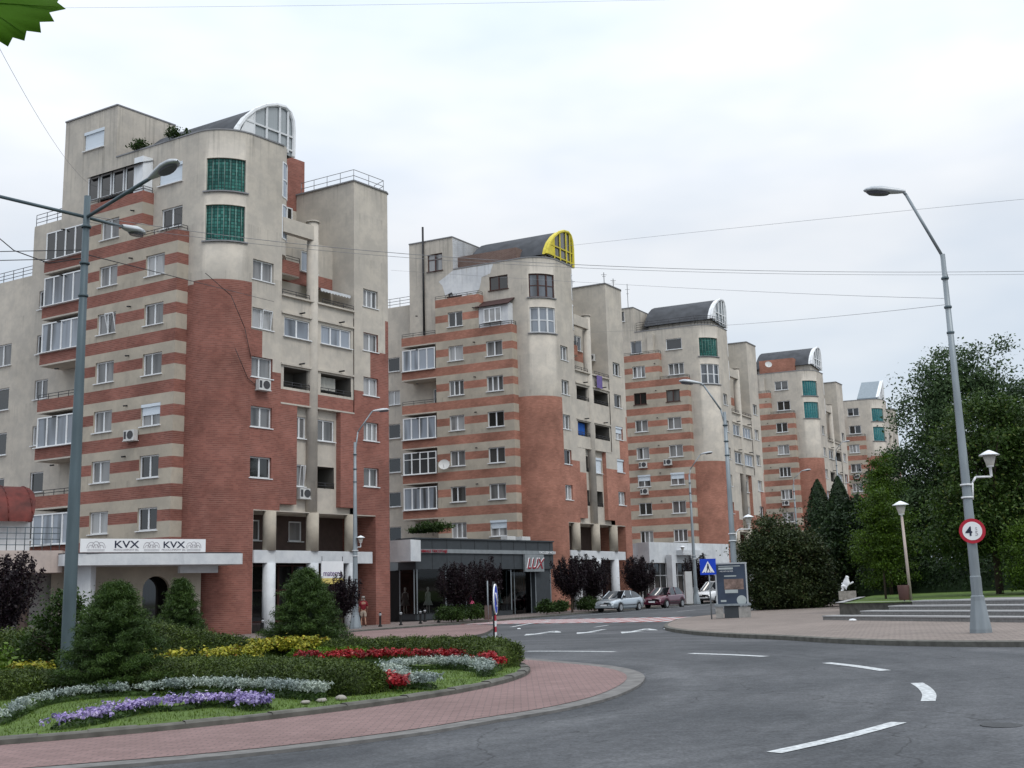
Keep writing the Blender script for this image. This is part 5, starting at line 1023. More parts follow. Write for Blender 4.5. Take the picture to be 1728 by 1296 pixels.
# sign board with writing on the canopy edge
a_, d_, n_, L_ = seg_frame((-21.3, 55.38), (-16.15, 58.93))
b = MB(); b.box(0, L_, -.03, .03, 0, .66); sg = b.build('shop_sign', 'sign_white', wing, (a_.x+18, a_.y-58, 4.13), atan2(d_.y, d_.x))
for x, s_ in ((L_*.355, .50), (L_*.735, .46)):
    text('sign_lettering', 'KVX', s_, 'ink', sg, (x, -.035, .215), 0, .01, sx=1.25, off=.006); text('sign_lettering', 'PRODCOMPONT SRL', .13, 'ink_grey', sg, (x, -.035, .07), 0, .01, sx=1.0)
def emblem(x, w_):
    e = MB()
    for k, (h0, xo) in enumerate(((.16, -.32), (.2, 0), (.16, .32))):
        for f in (1, .62):
            pts = [(x+w_*(xo+.27*f*cos(t)), -.034, .2+(h0+.13*f)*max(0, sin(t))*f) for t in np.linspace(0, pi, 8)]; e.path(pts, .012, 4)
    for z in (.13, .07): e.path([(x-w_*.55, -.034, z), (x+w_*.55, -.034, z)], .010, 4)
    e.build('emblem', 'ink_grey', sg)
emblem(L_*.12, .75); emblem(L_*.555, .7); emblem(L_*.90, .65)
# arcade wall behind, with an arched doorway
def arch_wall(root, A, B, z0, z1, arches, mat, name='arcade_wall'):
    a, d, n, L_ = seg_frame(A, B); b = MB(); P = lambda s, z, dep=0: (a.x+d.x*s+n.x*dep+18, a.y+d.y*s+n.y*dep-58, z)
    cur = 0
    for (c, w_, sp) in arches:
        s0, s1 = c-w_/2, c+w_/2; b.quad([P(cur, z0), P(s0, z0), P(s0, z1), P(cur, z1)]); cur = s1
        k = 10
        for i in range(k):
            t0 = pi-pi*i/k; t1 = pi-pi*(i+1)/k; x0, x1 = c+w_/2*cos(t0), c+w_/2*cos(t1); h0, h1 = sp+w_/2*sin(t0), sp+w_/2*sin(t1)
            b.quad([P(x0, h0), P(x1, h1), P(x1, z1), P(x0, z1)]); b.quad([P(x0, h0), P(x0, h0, .5), P(x1, h1, .5), P(x1, h1)])
        b.quad([P(s0, z0), P(s0, z0, .5), P(s0, sp, .5), P(s0, sp)]); b.quad([P(s1, z0), P(s1, sp), P(s1, sp, .5), P(s1, z0, .5)])
    b.quad([P(cur, z0), P(L_, z0), P(L_, z1), P(cur, z1)]); o = b.build(name, mat, root)
    g = MB(); g.quad([P(0, z0, 1.6), P(L_, z0, 1.6), P(L_, z1, 1.6), P(0, z1, 1.6)]); g.build('shop_window', 'pane_dark', root); return o
arch_wall(wing, (-23.5, 57.5), (-17.0, 61.3), -1, 3.5, [(1.6, 1.5, 1.6), (5.2, 1.4, 2.3)], 'plaster_stripe')
bp_ = MB()
for x, y, w_ in ((-21.4, 56.6, .7),): bp_.box(x-w_/2+18, x+w_/2+18, y-w_/2-58, y+w_/2-58, -1, 3.5)
for o_ in (bp_,): o_.build('pillars', 'plaster_white', wing)
b = MB(); a_, d_, n_, L_ = seg_frame((-17.6, 59.3), (-16.0, 60.7)); b.box(0, L_, -.15, .15, 3.1, 3.498); b.build('beam', 'plaster_white', wing, (a_.x+18, a_.y-58, 0), atan2(d_.y, d_.x))
# pink parapet band, railing, red barrel roofed room on the terrace
pb = [(-22.4, 56.0), (-25.2, 53.9), (-30, 50.2)]
b = MB(); b.prism(WL(pb+[(-34, 56), (-27, 61), (-23.2, 59.5)]), 3.2, 4.27, bottom=True); b.build('parapet', 'plaster_pink', wing)
rail(wing, [(x, y) for x, y in WL([(-22.6, 56.1), (-25.2, 54.1), (-30, 50.4)])], 4.27, 1.12, 'galv_dark', 4, 'terrace_railing', .02, .42)
arch_wall(wing, (-31, 52.5), (-23.6, 58.0), -1, 3.2, [(2.3, 1.6, 1.4), (5.6, 1.6, 1.4)], 'plaster_grey')
bp_ = MB(); bp_.box(-24.3+18, -23.9+18, 55.6-58, 56.0-58, -1, 3.2); bp_.build('brown_pillar', 'plaster_brown', wing)
# room
a_, d_, n_, L_ = seg_frame((-33, 52.2), (-25.0, 58.2)); T0 = (a_.x+18, a_.y-58, 0); ra = atan2(d_.y, d_.x)
b = MB(); b.box(0, L_, 0, 4, 4.28, 6.1); b.build('terrace_room', 'plaster_white', wing, T0, ra)
b = MB(); b.box(L_-3.2, L_-2.4, -.03, 0, 4.35, 5.9); b.build('terrace_door', 'glass_block', wing, T0, ra)
b = MB(); k = 9; pr = [(-.75+2.6*(1-cos(t)), 5.85+2.0*sin(t)) for t in np.linspace(0, pi/2, k)]
ribs = 9
for i in range(k-1):
    for j in range(ribs):
        x0 = -.3+(L_+.2)*j/ribs; x1 = -.3+(L_+.2)*(j+1)/ribs; c0 = -.12*i if j == ribs-1 else 0; c1 = -.12*(i+1) if j == ribs-1 else 0
        e0 = .25*sin(pi*i/(k-1)) if j == ribs-1 else 0; e1 = .25*sin(pi*(i+1)/(k-1)) if j == ribs-1 else 0
        b.quad([(x0, pr[i][0], pr[i][1]), (x1+e0, pr[i][0], pr[i][1]), (x1+e1, pr[i+1][0], pr[i+1][1]), (x0, pr[i+1][0], pr[i+1][1])], None, 0, True)
for j in range(ribs+1): b.path([(-.3+(L_+.2)*j/ribs, y-.015, z+.02) for y, z in pr], .03, 4)
b.quad([(L_-.1, y, z) for y, z in pr]+[(L_-.1, pr[-1][0], 5.85)]); b.build('barrel_roof', 'red_metal', wing, T0, ra)

# ------------------------------------------------------------------ dark boutique between the first two buildings
shop = empty('boutique', (-2, 80, 0), 0, 'dark grey boutique with display windows between the first and second building', 'shop')
def SL(p): return (p[0]+2, p[1]-80)
front = [(-8.0, 76.6), (-6.75, 75.6), (-4.75, 77.35), (2.75, 86.2)]
back = [(1.0, 89.0), (-12, 90.5)]
b = MB(); b.prism([SL(p) for p in front+back], 3.35, 5.35, bottom=True); b.build('fascia', 'charcoal', shop)
b = MB(); f2 = [(-8.1, 76.55), (-6.75, 75.45), (-4.68, 77.25), (2.86, 86.15), (2.6, 86.4), (-4.85, 77.6), (-6.75, 75.9), (-7.9, 76.8)]; b.prism([SL(p) for p in f2], 4.42, 4.68, bottom=True); b.build('light_band', 'grey_band', shop)
b = MB(); f2 = [(-8.1, 76.55), (-6.75, 75.45), (-4.68, 77.25), (2.86, 86.15), (2.4, 86.6), (-5.0, 77.9), (-6.75, 76.2), (-7.8, 76.9)]; b.prism([SL(p) for p in f2], 5.352, 5.44, bottom=True); b.build('roof_edge', 'charcoal', shop)
b = MB()
for p, q in zip(front[1:-1], front[2:]): # panel joints
    a, d, n, L_ = seg_frame(p, q)
    for i in range(int(L_/1.4)+1): s = i*1.4+.01; x, y = SL(a+d*s); b.bar((x-n.x*.006, y-n.y*.006, 3.37), (x-n.x*.006, y-n.y*.006, 4.41), .012, n=4); b.bar((x-n.x*.006, y-n.y*.006, 4.7), (x-n.x*.006, y-n.y*.006, 5.34), .012, n=4)
b.build('panel_joints', 'dark', shop)
g = MB(); fr = MB(); pl = MB(); 
def inset(p, q, k=.15): a, d, n, L_ = seg_frame(p, q); return a+n*k, a+d*L_+n*k
for p, q, kind in ((front[0], front[1], 'g'), (front[1], front[2], 'g'), (front[2], (-.35, 82.5), 'g'), ((1.45, 84.65), (2.6, 86.0), 'p')):
    a, e_ = inset(p, q); a = SL(a); e_ = SL(e_)
    (g if kind == 'g' else pl).quad([(a[0], a[1], .45), (e_[0], e_[1], .45), (e_[0], e_[1], 3.35), (a[0], a[1], 3.35)])
    fr.bar((a[0], a[1], .45), (a[0], a[1], 3.35), .05, n=4, sm=False); fr.bar((e_[0], e_[1], .45), (e_[0], e_[1], 3.35), .05, n=4, sm=False)
    b = MB(); aa, d, n, L_ = seg_frame(a, e_); b.quad([(a[0]-n.x*.08, a[1]-n.y*.08, -.5), (e_[0]-n.x*.08, e_[1]-n.y*.08, -.5), (e_[0]-n.x*.08, e_[1]-n.y*.08, .45), (a[0]-n.x*.08, a[1]-n.y*.08, .45)]); b.quad([(a[0]-n.x*.12, a[1]-n.y*.12, .46), (e_[0]-n.x*.12, e_[1]-n.y*.12, .46), (e_[0]+n.x*.1, e_[1]+n.y*.1, .46), (a[0]+n.x*.1, a[1]+n.y*.1, .46)]); b.build('plinth', 'charcoal' if kind == 'g' else 'concrete', shop)
a, d, n, L_ = seg_frame(front[2], (-.35, 82.5))
for s in (2.0, 4.0): p = SL(a+d*s+n*.15); fr.bar((p[0], p[1], .45), (p[0], p[1], 3.35), .035, n=4, sm=False)
# door opening
a, d, n, L_ = seg_frame((-.35, 82.5), (1.45, 84.65))
for s in (0, .9, L_): p = SL(a+d*s+n*.6); fr.bar((p[0], p[1], -.1), (p[0], p[1], 3.35), .04, n=4, sm=False)
p0, p1 = SL(a+n*.6), SL(a+d*L_+n*.6); g.quad([(p0[0], p0[1], 0), (p1[0], p1[1], 0), (p1[0], p1[1], 3.35), (p0[0], p0[1], 3.35)])
q0, q1 = SL(a+n*.15), SL(a+d*L_+n*.15); pl.quad([(q0[0], q0[1], -.3), (p0[0], p0[1], -.3), (p0[0], p0[1], 3.35), (q0[0], q0[1], 3.35)]); pl.quad([(p1[0], p1[1], -.3), (q1[0], q1[1], -.3), (q1[0], q1[1], 3.35), (p1[0], p1[1], 3.35)])
g.build('display_window', 'shopglass', shop); fr.build('window_frame', 'galv', shop); pl.build('grey_panel', 'charcoal', shop)
b = MB(); bk = [SL(p) for p in ((-8, 77.5), (-11, 80), (-8, 84), (.5, 90), (2.0, 87))]
for p, q in zip(bk[:-1], bk[1:]): b.quad([(p[0], p[1], -.2), (q[0], q[1], -.2), (q[0], q[1], 3.35), (p[0], p[1], 3.35)])
b.quad([(x, y, .05) for x, y in [SL(p) for p in front+back]]); b.build('interior', 'dark', shop)
# writing
a, d, n, L_ = seg_frame(front[1], front[2]); p = SL(a+d*1.35-n*.17); rz = atan2(d.y, d.x); text('sign_lettering', 'ANIMALE TRICOTAJE', .26, 'ink_red', shop, (p[0], p[1], 4.46), rz, .02, off=.004)
a, d, n, L_ = seg_frame(front[2], front[3]); p = SL(a+d*9.1-n*.10); rz = atan2(d.y, d.x)
b = MB(); b.box(-1.1, 1.1, -.12, .05, 0, 1.25); sgn = b.build('shop_sign', 'grey_band', shop, (p[0], p[1], 3.15), rz)
text('sign_lettering', 'LUX', 1.1, 'sign_white', sgn, (-.05, -.13, .26), 0, .01, sx=.92, off=.01, shear=.35); text('sign_lettering', 'LUX', 1.05, 'ink_red', sgn, (.0, -.145, .22), 0, .01, sx=.92, off=.012, shear=.35)
p = SL(a+d*10.75-n*.17); text('sign_lettering', 'EXCLUSIV MODE', .26, 'sign_white', shop, (p[0], p[1], 4.46), rz, .02)
b = MB(); P_ = [(-8.35, 74.9), (-6.9, 74.0), (-6.35, 75.3), (-7.8, 76.5)]; b.prism([SL(p) for p in P_], 3.85, 5.25, bottom=True); b.build('white_end_box', 'plaster_white', shop)
b = MB(); b.box(-.5, .5, -.3, .3, 0, .32); b.box(-.25, .35, -.31, -.3, .04, .28)
for i, (px_, py_) in enumerate(((-.6, 83.6), (.5, 84.9))): b.build('air_conditioner', 'ac', shop, (*SL((px_, py_)), 5.44), .9)
# terrace pergola with climber in the lowest bay of the second building
tree('vine', -5.9, 80.5, .3, .03, [(0, 0, .5, 1.3, .6, .22), (-.9, .2, .1, .8, .5, .3)], 'greenery', 3000, .09, 'green vine on the terrace above the white box left of the boutique', 'plant', 69, 60, .2, 5.9)
# mannequins in the windows
def mannequin(x, y, rz, dress, label, s=1.0):
    r = empty('mannequin', (x, y, .47), rz, label, 'mannequin', 'mannequins in the boutique windows'); r.scale = (s,)*3
    b = MB(); b.bar((-.09, 0, 0), (-.08, 0, .8), .035, .06); b.bar((.09, 0, 0), (.08, 0, .8), .035, .06); b.lathe([(.0, .75), (.15, .85), (.12, 1.05), (.16, 1.3), (.14, 1.38), (.045, 1.43), (.045, 1.5), (.075, 1.56), (.085, 1.64), (.06, 1.72), (0, 1.74)], n=10)
    b.bar((-.17, 0, 1.34), (-.22, .02, .9), .035, .025); b.bar((.17, 0, 1.34), (.22, .02, .9), .035, .025); b.box(-.2, .2, -.15, .15, -.02, .0); b.build('body', 'mannequin', r)
    d_ = MB(); 
    for prof in ([(.15, 1.36), (.165, 1.28), (.125, 1.06), (.2, .85), (.34, .52)],): d_.lathe(prof, n=14)
    d_.build('dress', dress, r)
mannequin(-6.05, 77.0, .6, 'dress_grey', 'pale grey dress mannequin right of the corner post of the boutique'); mannequin(-7.6, 77.2, .2, 'dress_dark', 'dark dressed mannequin left of the corner post of the boutique'); mannequin(-3.35, 79.6, .7, 'dress_pink', 'mannequin in a pink dress between the first two purple trees'); mannequin(-5.0, 78.0, .7, 'dress_dark', 'small mannequin just left of the pink dress', .85); mannequin(-1.4, 82.0, .7, 'dress_teal', 'mannequin in a grey green dress at the right of the display window')

# white canopied shop of the third building
s3 = empty('shop', (16, 107, .3), 0, 'white fronted shop with square entrance portal under the third building', 'shop')
S3 = lambda p: (p[0]-16, p[1]-107)
fr3 = [(11.0, 103.2), (11.9, 102.2), (20.9, 112.2), (19, 116), (10, 112)]
b = MB(); b.prism([S3(p) for p in fr3], 3.7, 5.55, bottom=True); b.build('fascia', 'plaster_white', s3)
a, d, n, L_ = seg_frame((11.9, 102.2), (20.9, 112.2)); b = MB(); p0, p1 = S3(a+n*1.2), S3(a+d*L_+n*1.2); b.quad([(p0[0], p0[1], -1), (p1[0], p1[1], -1), (p1[0], p1[1], 3.7), (p0[0], p0[1], 3.7)]); b.build('shop_window', 'pane_dark', s3)
b = MB()
for s in np.arange(.3, L_, .95): p = S3(a+d*float(s)+n*1.15); b.bar((p[0], p[1], -.5), (p[0], p[1], 3.7), .05, n=4, sm=False)
for z in (.3, 2.6): p0, p1 = S3(a+n*1.15), S3(a+d*L_+n*1.15); b.bar((p0[0], p0[1], z), (p1[0], p1[1], z), .05, n=4, sm=False)
b.build('window_posts', 'frame', s3)
for s in (2.6, 6.6):
    b = MB(); p = S3(a+d*s-n*.5); T = lambda v, p=p: Vector((p[0]+v.x*d.x-v.y*d.y, p[1]+v.x*d.y+v.y*d.x, v.z)); b.box(-.3, .3, -.3, .3, -1, 4.4, T); b.build('portal_pillar', 'plaster_white', s3)
b = MB(); p = S3(a+d*4.6-n*.5); b.box(-2.35, 2.35, -.31, .5, 4.4, 4.85, T); b.build('portal_lintel', 'plaster_white', s3)
b = MB(); b.box(-3.5, 3.5, -1.2, .9, -.3, .25, T); b.box(-3.0, 3.0, -.8, .9, .25, .4, T); b.build('entrance_steps', 'concrete', s3)
# hanging shop sign on the nearest building
ms = empty('hanging_shop_sign', (-10.75, 66.3, 0), UA*-1+pi/2, 'white and yellow shop sign hanging under the white band of the nearest building', 'sign')
b = MB(); b.box(-.85, .85, -.03, .03, 2.75, 3.72); b.build('sign_panel', 'sign_white', ms); b = MB(); b.box(-.85, .85, -.034, .034, 2.42, 2.748); b.build('yellow_strip', 'yellow', ms)
text('sign_lettering', 'materna', .46, 'ink_violet', ms, (0, -.04, 2.88), 0, .01, sx=.95, off=.004)
b = MB(); b.bar((-.8, 0, 3.72), (-.8, 0, 4.0), .02); b.bar((.8, 0, 3.72), (.8, 0, 4.0), .02); b.build('hangers', 'railing', ms)
b = MB(); b.bar((-.83, .05, -.1), (-.83, .05, 2.42), .04); b.build('post', 'galv', ms)

# ------------------------------------------------------------------ street furniture
def bollard_proto():
    r = empty('bollard', (0, 0, 0), 0); b = MB(); b.lathe([(.11, 0), (.11, .06), (.06, .09), (.06, .56), (.06, .70), (.05, .74), (.05, .78), (.02, .83), (0, .84)], n=12); b.build('post', 'black_iron', r)
    c = MB(); c.lathe([(.065, .60), (.065, .66), (.09, .67), (.09, .70), (.05, .73)], n=12); c.build('cap', 'lamp_head', r); return r
bp = bollard_proto(); kids = children(bp)
BL_ = [(-7.8, 64.8, 'bollard right of the person in red'), (-6.75, 65.9, 'second bollard from the person in red'), (-5.75, 67.4, 'third bollard from the person in red'), (-5.9, 72.4, 'farther bollard standing behind the third one'), (-4.75, 68.2, 'fourth bollard from the person, left of the low shrub'), (-13.75, 61.8, 'bollard at the brick corner, left of the white columns'), (-3.0, 72.6, 'bollard half hidden behind the shrub in front of the boutique')]
for i, (x, y, lb) in enumerate(BL_):
    o = bp
    if i:
        o = bp.copy(); C.objects.link(o)
        for ch in kids: c2 = ch.copy(); C.objects.link(c2); c2.parent = o
    o.location = (x, y, gz(x)+.115); tag(o, lb, 'bollard', 'bollards along the pavement')
def cobra(parent, tip, d, s=1.0):
    """street lamp head pointing along d (2D) from the arm end"""
    d = Vector((d[0], d[1])).normalized(); pitch = .12; T = Matrix.Translation(Vector(tip)) @ Matrix.Rotation(atan2(d.y, d.x), 4, 'Z') @ Matrix.Rotation(-pitch, 4, 'Y') @ Matrix.Scale(s, 4)
    secs = [(-.05, .05, .05, .03), (.12, .09, .08, .05), (.3, .13, .10, .06), (.55, .17, .13, .05), (.78, .16, .11, .04), (.92, .09, .06, .03), (.96, .02, .02, .01)]
    b = MB(); n = 12
    def ring(x, w_, zt, zb): return [T @ Vector((x, w_*cos(t), (zt if sin(t) > 0 else zb)*sin(t))) for t in [2*pi*i/n for i in range(n)]]
    R_ = [ring(*q) for q in secs]
    for a, c in zip(R_[:-1], R_[1:]):
        for i in range(n): j = (i+1) % n; b.quad([a[i], a[j], c[j], c[i]], None, 0, True)
    o = b.build('lamp_head', 'lamp_head', parent)
    g = MB(); P = [T @ Vector((.6+.30*cos(t), .135*sin(t), -.052)) for t in [2*pi*i/14 for i in range(14)]]; P2 = [T @ Vector((.6+.24*cos(t), .11*sin(t), -.10)) for t in [2*pi*i/14 for i in range(14)]]
    for i in range(14): j = (i+1) % 14; g.quad([P[i], P[j], P2[j], P2[i]], None, 0, True)
    g.quad(P2); g.build('lamp_lens', 'lamp_glass', o); return o
def lantern(parent, x, y, z, s=.62):
    sc_ = lambda pr: [(r_*s, q*s) for r_, q in pr]
    b = MB(); b.lathe(sc_([(.05, -.35), (.055, 0), (.13, .02), (.13, .06)]), (x, y, z), 12); o = b.build('lantern_base', 'frame', parent)
    g = MB(); g.lathe(sc_([(.13, .06), (.24, .46), (0, .46)]), (x, y, z), 14); g.build('lantern_glass', 'lantern_glass', o)
    h = MB(); h.lathe(sc_([(.38, .46), (.37, .49), (.2, .59), (.05, .66), (0, .67)]), (x, y, z), 16); h.lathe(sc_([(0, .465), (.38, .46)]), (x, y, z), 16); h.build('lantern_hood', 'white', o); return o
def lamp_post(x, y, H, r0_, label, arms=(), lanterns=(), mat='galv', base=True, z=None):
    zz = gz(x)+.1 if z is None else z; r = empty('street_lamp', (x, y, zz), 0, label, 'street lamp', 'tall street lamps'); b = MB()
    b.lathe([(r0_, 0), (r0_*.95, H*.3), (r0_*.93, H*.3+.02), (r0_*.72, H*.62), (r0_*.70, H*.62+.02), (r0_*.5, H), (0, H)], n=14); b.build('pole', mat, r)
    if base:
        c = MB(); w_ = r0_*2.3
        c.lathe([(w_, -.05), (w_*.98, .1), (w_*.62, .75), (w_*.6, .85), (r0_*1.15, .87), (r0_*1.15, 1.3), (r0_, 1.32)], n=8, sm=False); c.build('base', mat, r)
    k = MB()
    for zc in (H*.93, H*.85, H*.78): k.lathe([(r0_*.75, zc), (r0_*.8, zc+.01), (r0_*.8, zc+.05), (r0_*.5, zc+.06)], n=12)
    k.build('clamp_bands', 'galv_dark', r)
    for pts in arms:
        a = MB(); a.path(pts, .04, 8); a.build('arm', mat, r); p, q = Vector(pts[-2]), Vector(pts[-1]); cobra(r, q, ((q-p).x, (q-p).y), 1.0)
    for (dx, dy, z_) in lanterns:
        a = MB(); a.path([(dx*.2, dy*.2, z_-.75), (dx*.25, dy*.25, z_-.35), (dx*.4, dy*.4, z_-.22), (dx, dy, z_-.22)], .025, 6); a.build('lantern_arm', 'frame', r); lantern(r, dx, dy, z_)
        k = MB()
        for zc in (z_-.72, z_-.42): k.lathe([(r0_*1.05, zc), (r0_*1.2, zc), (r0_*1.2, zc+.04), (r0_*1.0, zc+.04)], n=12)
        k.build('lantern_clamps', 'frame', r)
    return r
# local z is above the post foot
zb = gi(-9.4, 24)
LA = lamp_post(-9.4, 24, 10.55-zb, .138, 'tall three armed street lamp rising from the middle of the roundabout island', [((0, 0, 10.1), (1.9, -1.6, 10.33), (1.95, -1.64, 10.34)), ((0, 0, 10.1), (.25, 1.5, 10.38), (.26, 1.55, 10.39)), ((0, 0, 10.1), (-1.9, -.7, 10.45), (-2.0, -.74, 10.46))], mat='galv_dark', base=False, z=zb)
lamp_post(10.72, 26.8, 9.15, .115, 'tall lamp post with the round 4.5 t road sign at the right', [((0.05, 0, 8.5), (-.03, 0, 9.15), (-.72, .1, 10.75), (-.78, .11, 10.84))], [(.62, .0, 3.85)])
lamp_post(-8.95, 63.0, 10.3, .15, 'lamp post in front of the nearest building beside the person in red', [((0, 0, 9.6), (.15, .1, 10.9), (.9, .5, 12.1), (1.0, .55, 12.15))], [(.32, -.1, 4.65)])
lamp_post(9.35, 49.2, 8.9, .14, 'lamp post behind the advertising panel', [((0, 0, 8.3), (-.15, 0, 9.0), (-.85, -.05, 10.1), (-1.0, -.06, 10.2))], [(.75, 0, 3.95)])
LC_ = lamp_post(14.6, 94, 10.6, .15, 'lamp post standing between the maroon car and the white van', [((0, 0, 10.2), (.1, 0, 11.0), (1.0, .1, 12.2), (1.15, .1, 12.3))], [(-.9, 0, 4.3)])
b = MB(); b.box(-.85, -.3, -.3, .3, 0, 2.6); b.build('switch_cabinet', 'ac', LC_); 
lamp_post(30.9, 125, 12, .15, 'far lamp post in front of the fourth building', [((0, 0, 11.6), (.1, 0, 12.6), (1.0, .1, 13.4), (1.15, .1, 13.45))])
lamp_post(43.0, 150, 17.5, .17, 'farthest lamp post near the tower of the fourth building', [((0, 0, 17.2), (.1, 0, 18.4), (1.0, .1, 19.4), (1.15, .1, 19.45))])
# road sign with weight limit on the right pole
rs = empty('road_sign', (10.70, 26.66, 2.68), -.36, 'round white road sign with red rim reading 4.5 t on the right lamp post', 'road sign')
b = MB(); b.bar((0, 0, 0), (0, -.02, 0), .29, n=36, sm=False); b.build('rim', 'sign_red', rs); b = MB(); b.bar((0, -.021, 0), (0, -.026, 0), .215, n=36, sm=False); b.build('plate', 'sign_white', rs)
text('number', '4', .30, 'ink', rs, (-.075, -.03, -.105), 0, .006, off=.006); text('number', 't', .13, 'ink_grey', rs, (.09, -.03, .02), 0, .006); text('number', '5', .15, 'ink_grey', rs, (.09, -.03, -.11), 0, .006)
b = MB(); b.box(-.13, .13, 0, .03, -.02, .02); b.box(-.13, .13, 0, .03, .12, .15); b.build('bracket', 'galv', rs)
# pedestrian crossing sign
cs = empty('crossing_sign', (8.02, 47.8, gz(8)+.1), -.17, 'blue square pedestrian crossing sign on a thin post left of the advertising panel', 'road sign')
b = MB(); b.bar((0, .05, 0), (0, .05, 2.5), .03, n=8); b.build('post', 'galv', cs)
b = MB(); b.box(-.36, .30, -.01, .01, 1.84, 2.5); b.build('panel', 'sign_blue', cs)
b = MB(); b.quad([(-.29, -.012, 1.93), (.23, -.012, 1.93), (-.03, -.012, 2.40)]); b.build('triangle', 'sign_white', cs)
b = MB(); b.lathe([(0, -.001), (.03, 0), (.03, .002)], (-.03, 0, 0), 3)
b = MB(); b.bar((-.03, -.014, 2.27), (-.03, -.018, 2.27), .028, n=10, sm=False); b.quad([(-.06, -.015, 2.24), (-.085, -.015, 2.10), (.02, -.015, 2.10), (0, -.015, 2.24)][::-1]); b.quad([(-.06, -.015, 2.10), (-.11, -.015, 1.97), (-.075, -.015, 1.97), (-.02, -.015, 2.09)]); b.quad([(-.02, -.015, 2.10), (.03, -.015, 1.97), (.065, -.015, 1.97), (.015, -.015, 2.10)])
for i in range(4): x = -.22+.105*i; b.quad([(x, -.0145, 1.935), (x+.05, -.0145, 1.935), (x+.045, -.0145, 1.965), (x+.005, -.0145, 1.965)])
b.build('walking_figure', 'ink', cs)
# keep right sign on the island tip
ks = empty('keep_right_sign', (-.50, 25.0, 0), radians(84), 'blue round keep right sign, nearly edge on, on a red and white post', 'road sign')
b = MB(); b.bar((0, .03, -.02), (0, .03, 1.8), .03, n=8); b.build('post', 'iron', ks)
b = MB(); b.bar((0, 0, 1.42), (0, -.02, 1.42), .32, n=30, sm=False); b.build('disc', 'sign_blue', ks)
b = MB(); b.bar((.0, 0.001, 1.42), (0, -.024, 1.42), .335, n=30, sm=False); 
b = MB()
for i in range(30): t0, t1 = 2*pi*i/30, 2*pi*(i+1)/30; b.quad([(.33*cos(t0), -.022, 1.42+.33*sin(t0)), (.33*cos(t1), -.022, 1.42+.33*sin(t1)), (.30*cos(t1), -.022, 1.42+.30*sin(t1)), (.30*cos(t0), -.022, 1.42+.30*sin(t0))]); b.quad([(.33*cos(t0), -.022, 1.42+.33*sin(t0)), (.33*cos(t0), .004, 1.42+.33*sin(t0)), (.33*cos(t1), .004, 1.42+.33*sin(t1)), (.33*cos(t1), -.022, 1.42+.33*sin(t1))])
b.build('rim', 'sign_white', ks)
b = MB(); b.path([(-.13, -.024, 1.55), (.1, -.024, 1.32)], .025, 4); b.quad([(.17, -.026, 1.25), (.03, -.026, 1.27), (.15, -.026, 1.39)][::-1]); b.build('arrow', 'sign_white', ks)
b = MB()
for i in range(4): z = .12+.24*i; b.box(-.10, .10, -.008, .008, z, z+.12)
b.build('white_bands', 'sign_white', ks); b = MB()
for i in range(4): z = .24+.24*i; b.box(-.10, .10, -.008, .008, z, z+.12)
b.build('red_bands', 'sign_red', ks)
sp_ = empty('signpost', (-1.75, 66.3, .05), .9, 'grey signpost seen edge on in front of the boutique', 'signpost'); b = MB(); b.bar((0, 0, 0), (0, 0, 2.3), .04); b.build('post', 'galv', sp_); b = MB(); b.box(-.3, .3, -.02, .02, .1, .9); b.build('board', 'plaster_brown', sp_)
# advertising panel
ad = empty('advertising_panel', (8.98, 48.1, gz(9.0)+.12), -.17, 'free standing advertising panel with a blue poster on the plaza', 'advertising panel')
b = MB(); b.box(-.36, .30, -.12, .12, 0, .52); b.build('foot', 'charcoal', ad); b = MB(); b.box(-.75, .75, -.2, .2, .5, .58); b.build('shelf', 'galv', ad)
b = MB(); b.box(-.66, -.60, -.08, .08, .58, 2.22); b.box(.60, .66, -.08, .08, .58, 2.22); b.box(-.68, .68, -.08, .08, 2.22, 2.28); b.build('frame', 'lamp_head', ad)
b = MB(); b.box(-.6, .6, -.06, .06, .58, 2.22); po = b.build('poster', 'poster_blue', ad)
b = MB(); b.box(-.28, .25, -.066, -.061, 1.02, 1.16); b.box(-.5, .1, -.066, -.061, 2.0, 2.08); b.box(-.5, .4, -.066, -.061, 2.12, 2.15); b.box(-.28, .22, -.066, -.061, 1.70, 1.75); b.box(-.48, -.25, -.066, -.061, .66, .74); b.build('poster_blocks', 'poster_pale', po)
b = MB(); b.box(-.30, .5, -.067, -.062, 1.17, 1.6); b.build('poster_photo', 'poster_brown', po)
b = MB(); b.bar((.38, -.061, .72), (.38, -.068, .72), .2, n=20, sm=False); b.build('poster_disc', 'poster_pale', po)
text('poster_writing', 'AICI ESTI ACASA', .075, 'sign_white', po, (-.18, -.068, 1.9), 0, .004)
for s_ in (-1, 1): b = MB(); b.box(.45*s_-.22 if s_ > 0 else -.72, .72 if s_ > 0 else -.4, -.15, .2, 0, .45); b.build('concrete_block', 'concrete', ad)
# lantern post and bin on the lawn
lp = empty('lantern_post', (13.75, 40.2, gz(13.7)+.62), 0, 'park lantern on a slim cream post at the edge of the raised lawn', 'park lantern'); lp.rotation_euler = (0, -.02, 0)
b = MB(); b.bar((0, 0, 0), (0, 0, 2.95), .055, .045, n=10); b.build('post', 'plaster_pink', lp); lantern(lp, 0, 0, 3.0, .75)
lb = empty('litter_bin', (13.45, 40.0, gz(13.5)+.62), 0, 'small dark brown litter bin at the foot of the park lantern', 'litter bin'); b = MB(); b.lathe([(.17, .05), (.2, .55), (.19, .56), (.17, .3)], n=14); b.build('body', 'frame_brown', lb); b = MB(); b.box(-.02, .02, -.02, .02, 0, .5); b.build('stand', 'iron', lb)

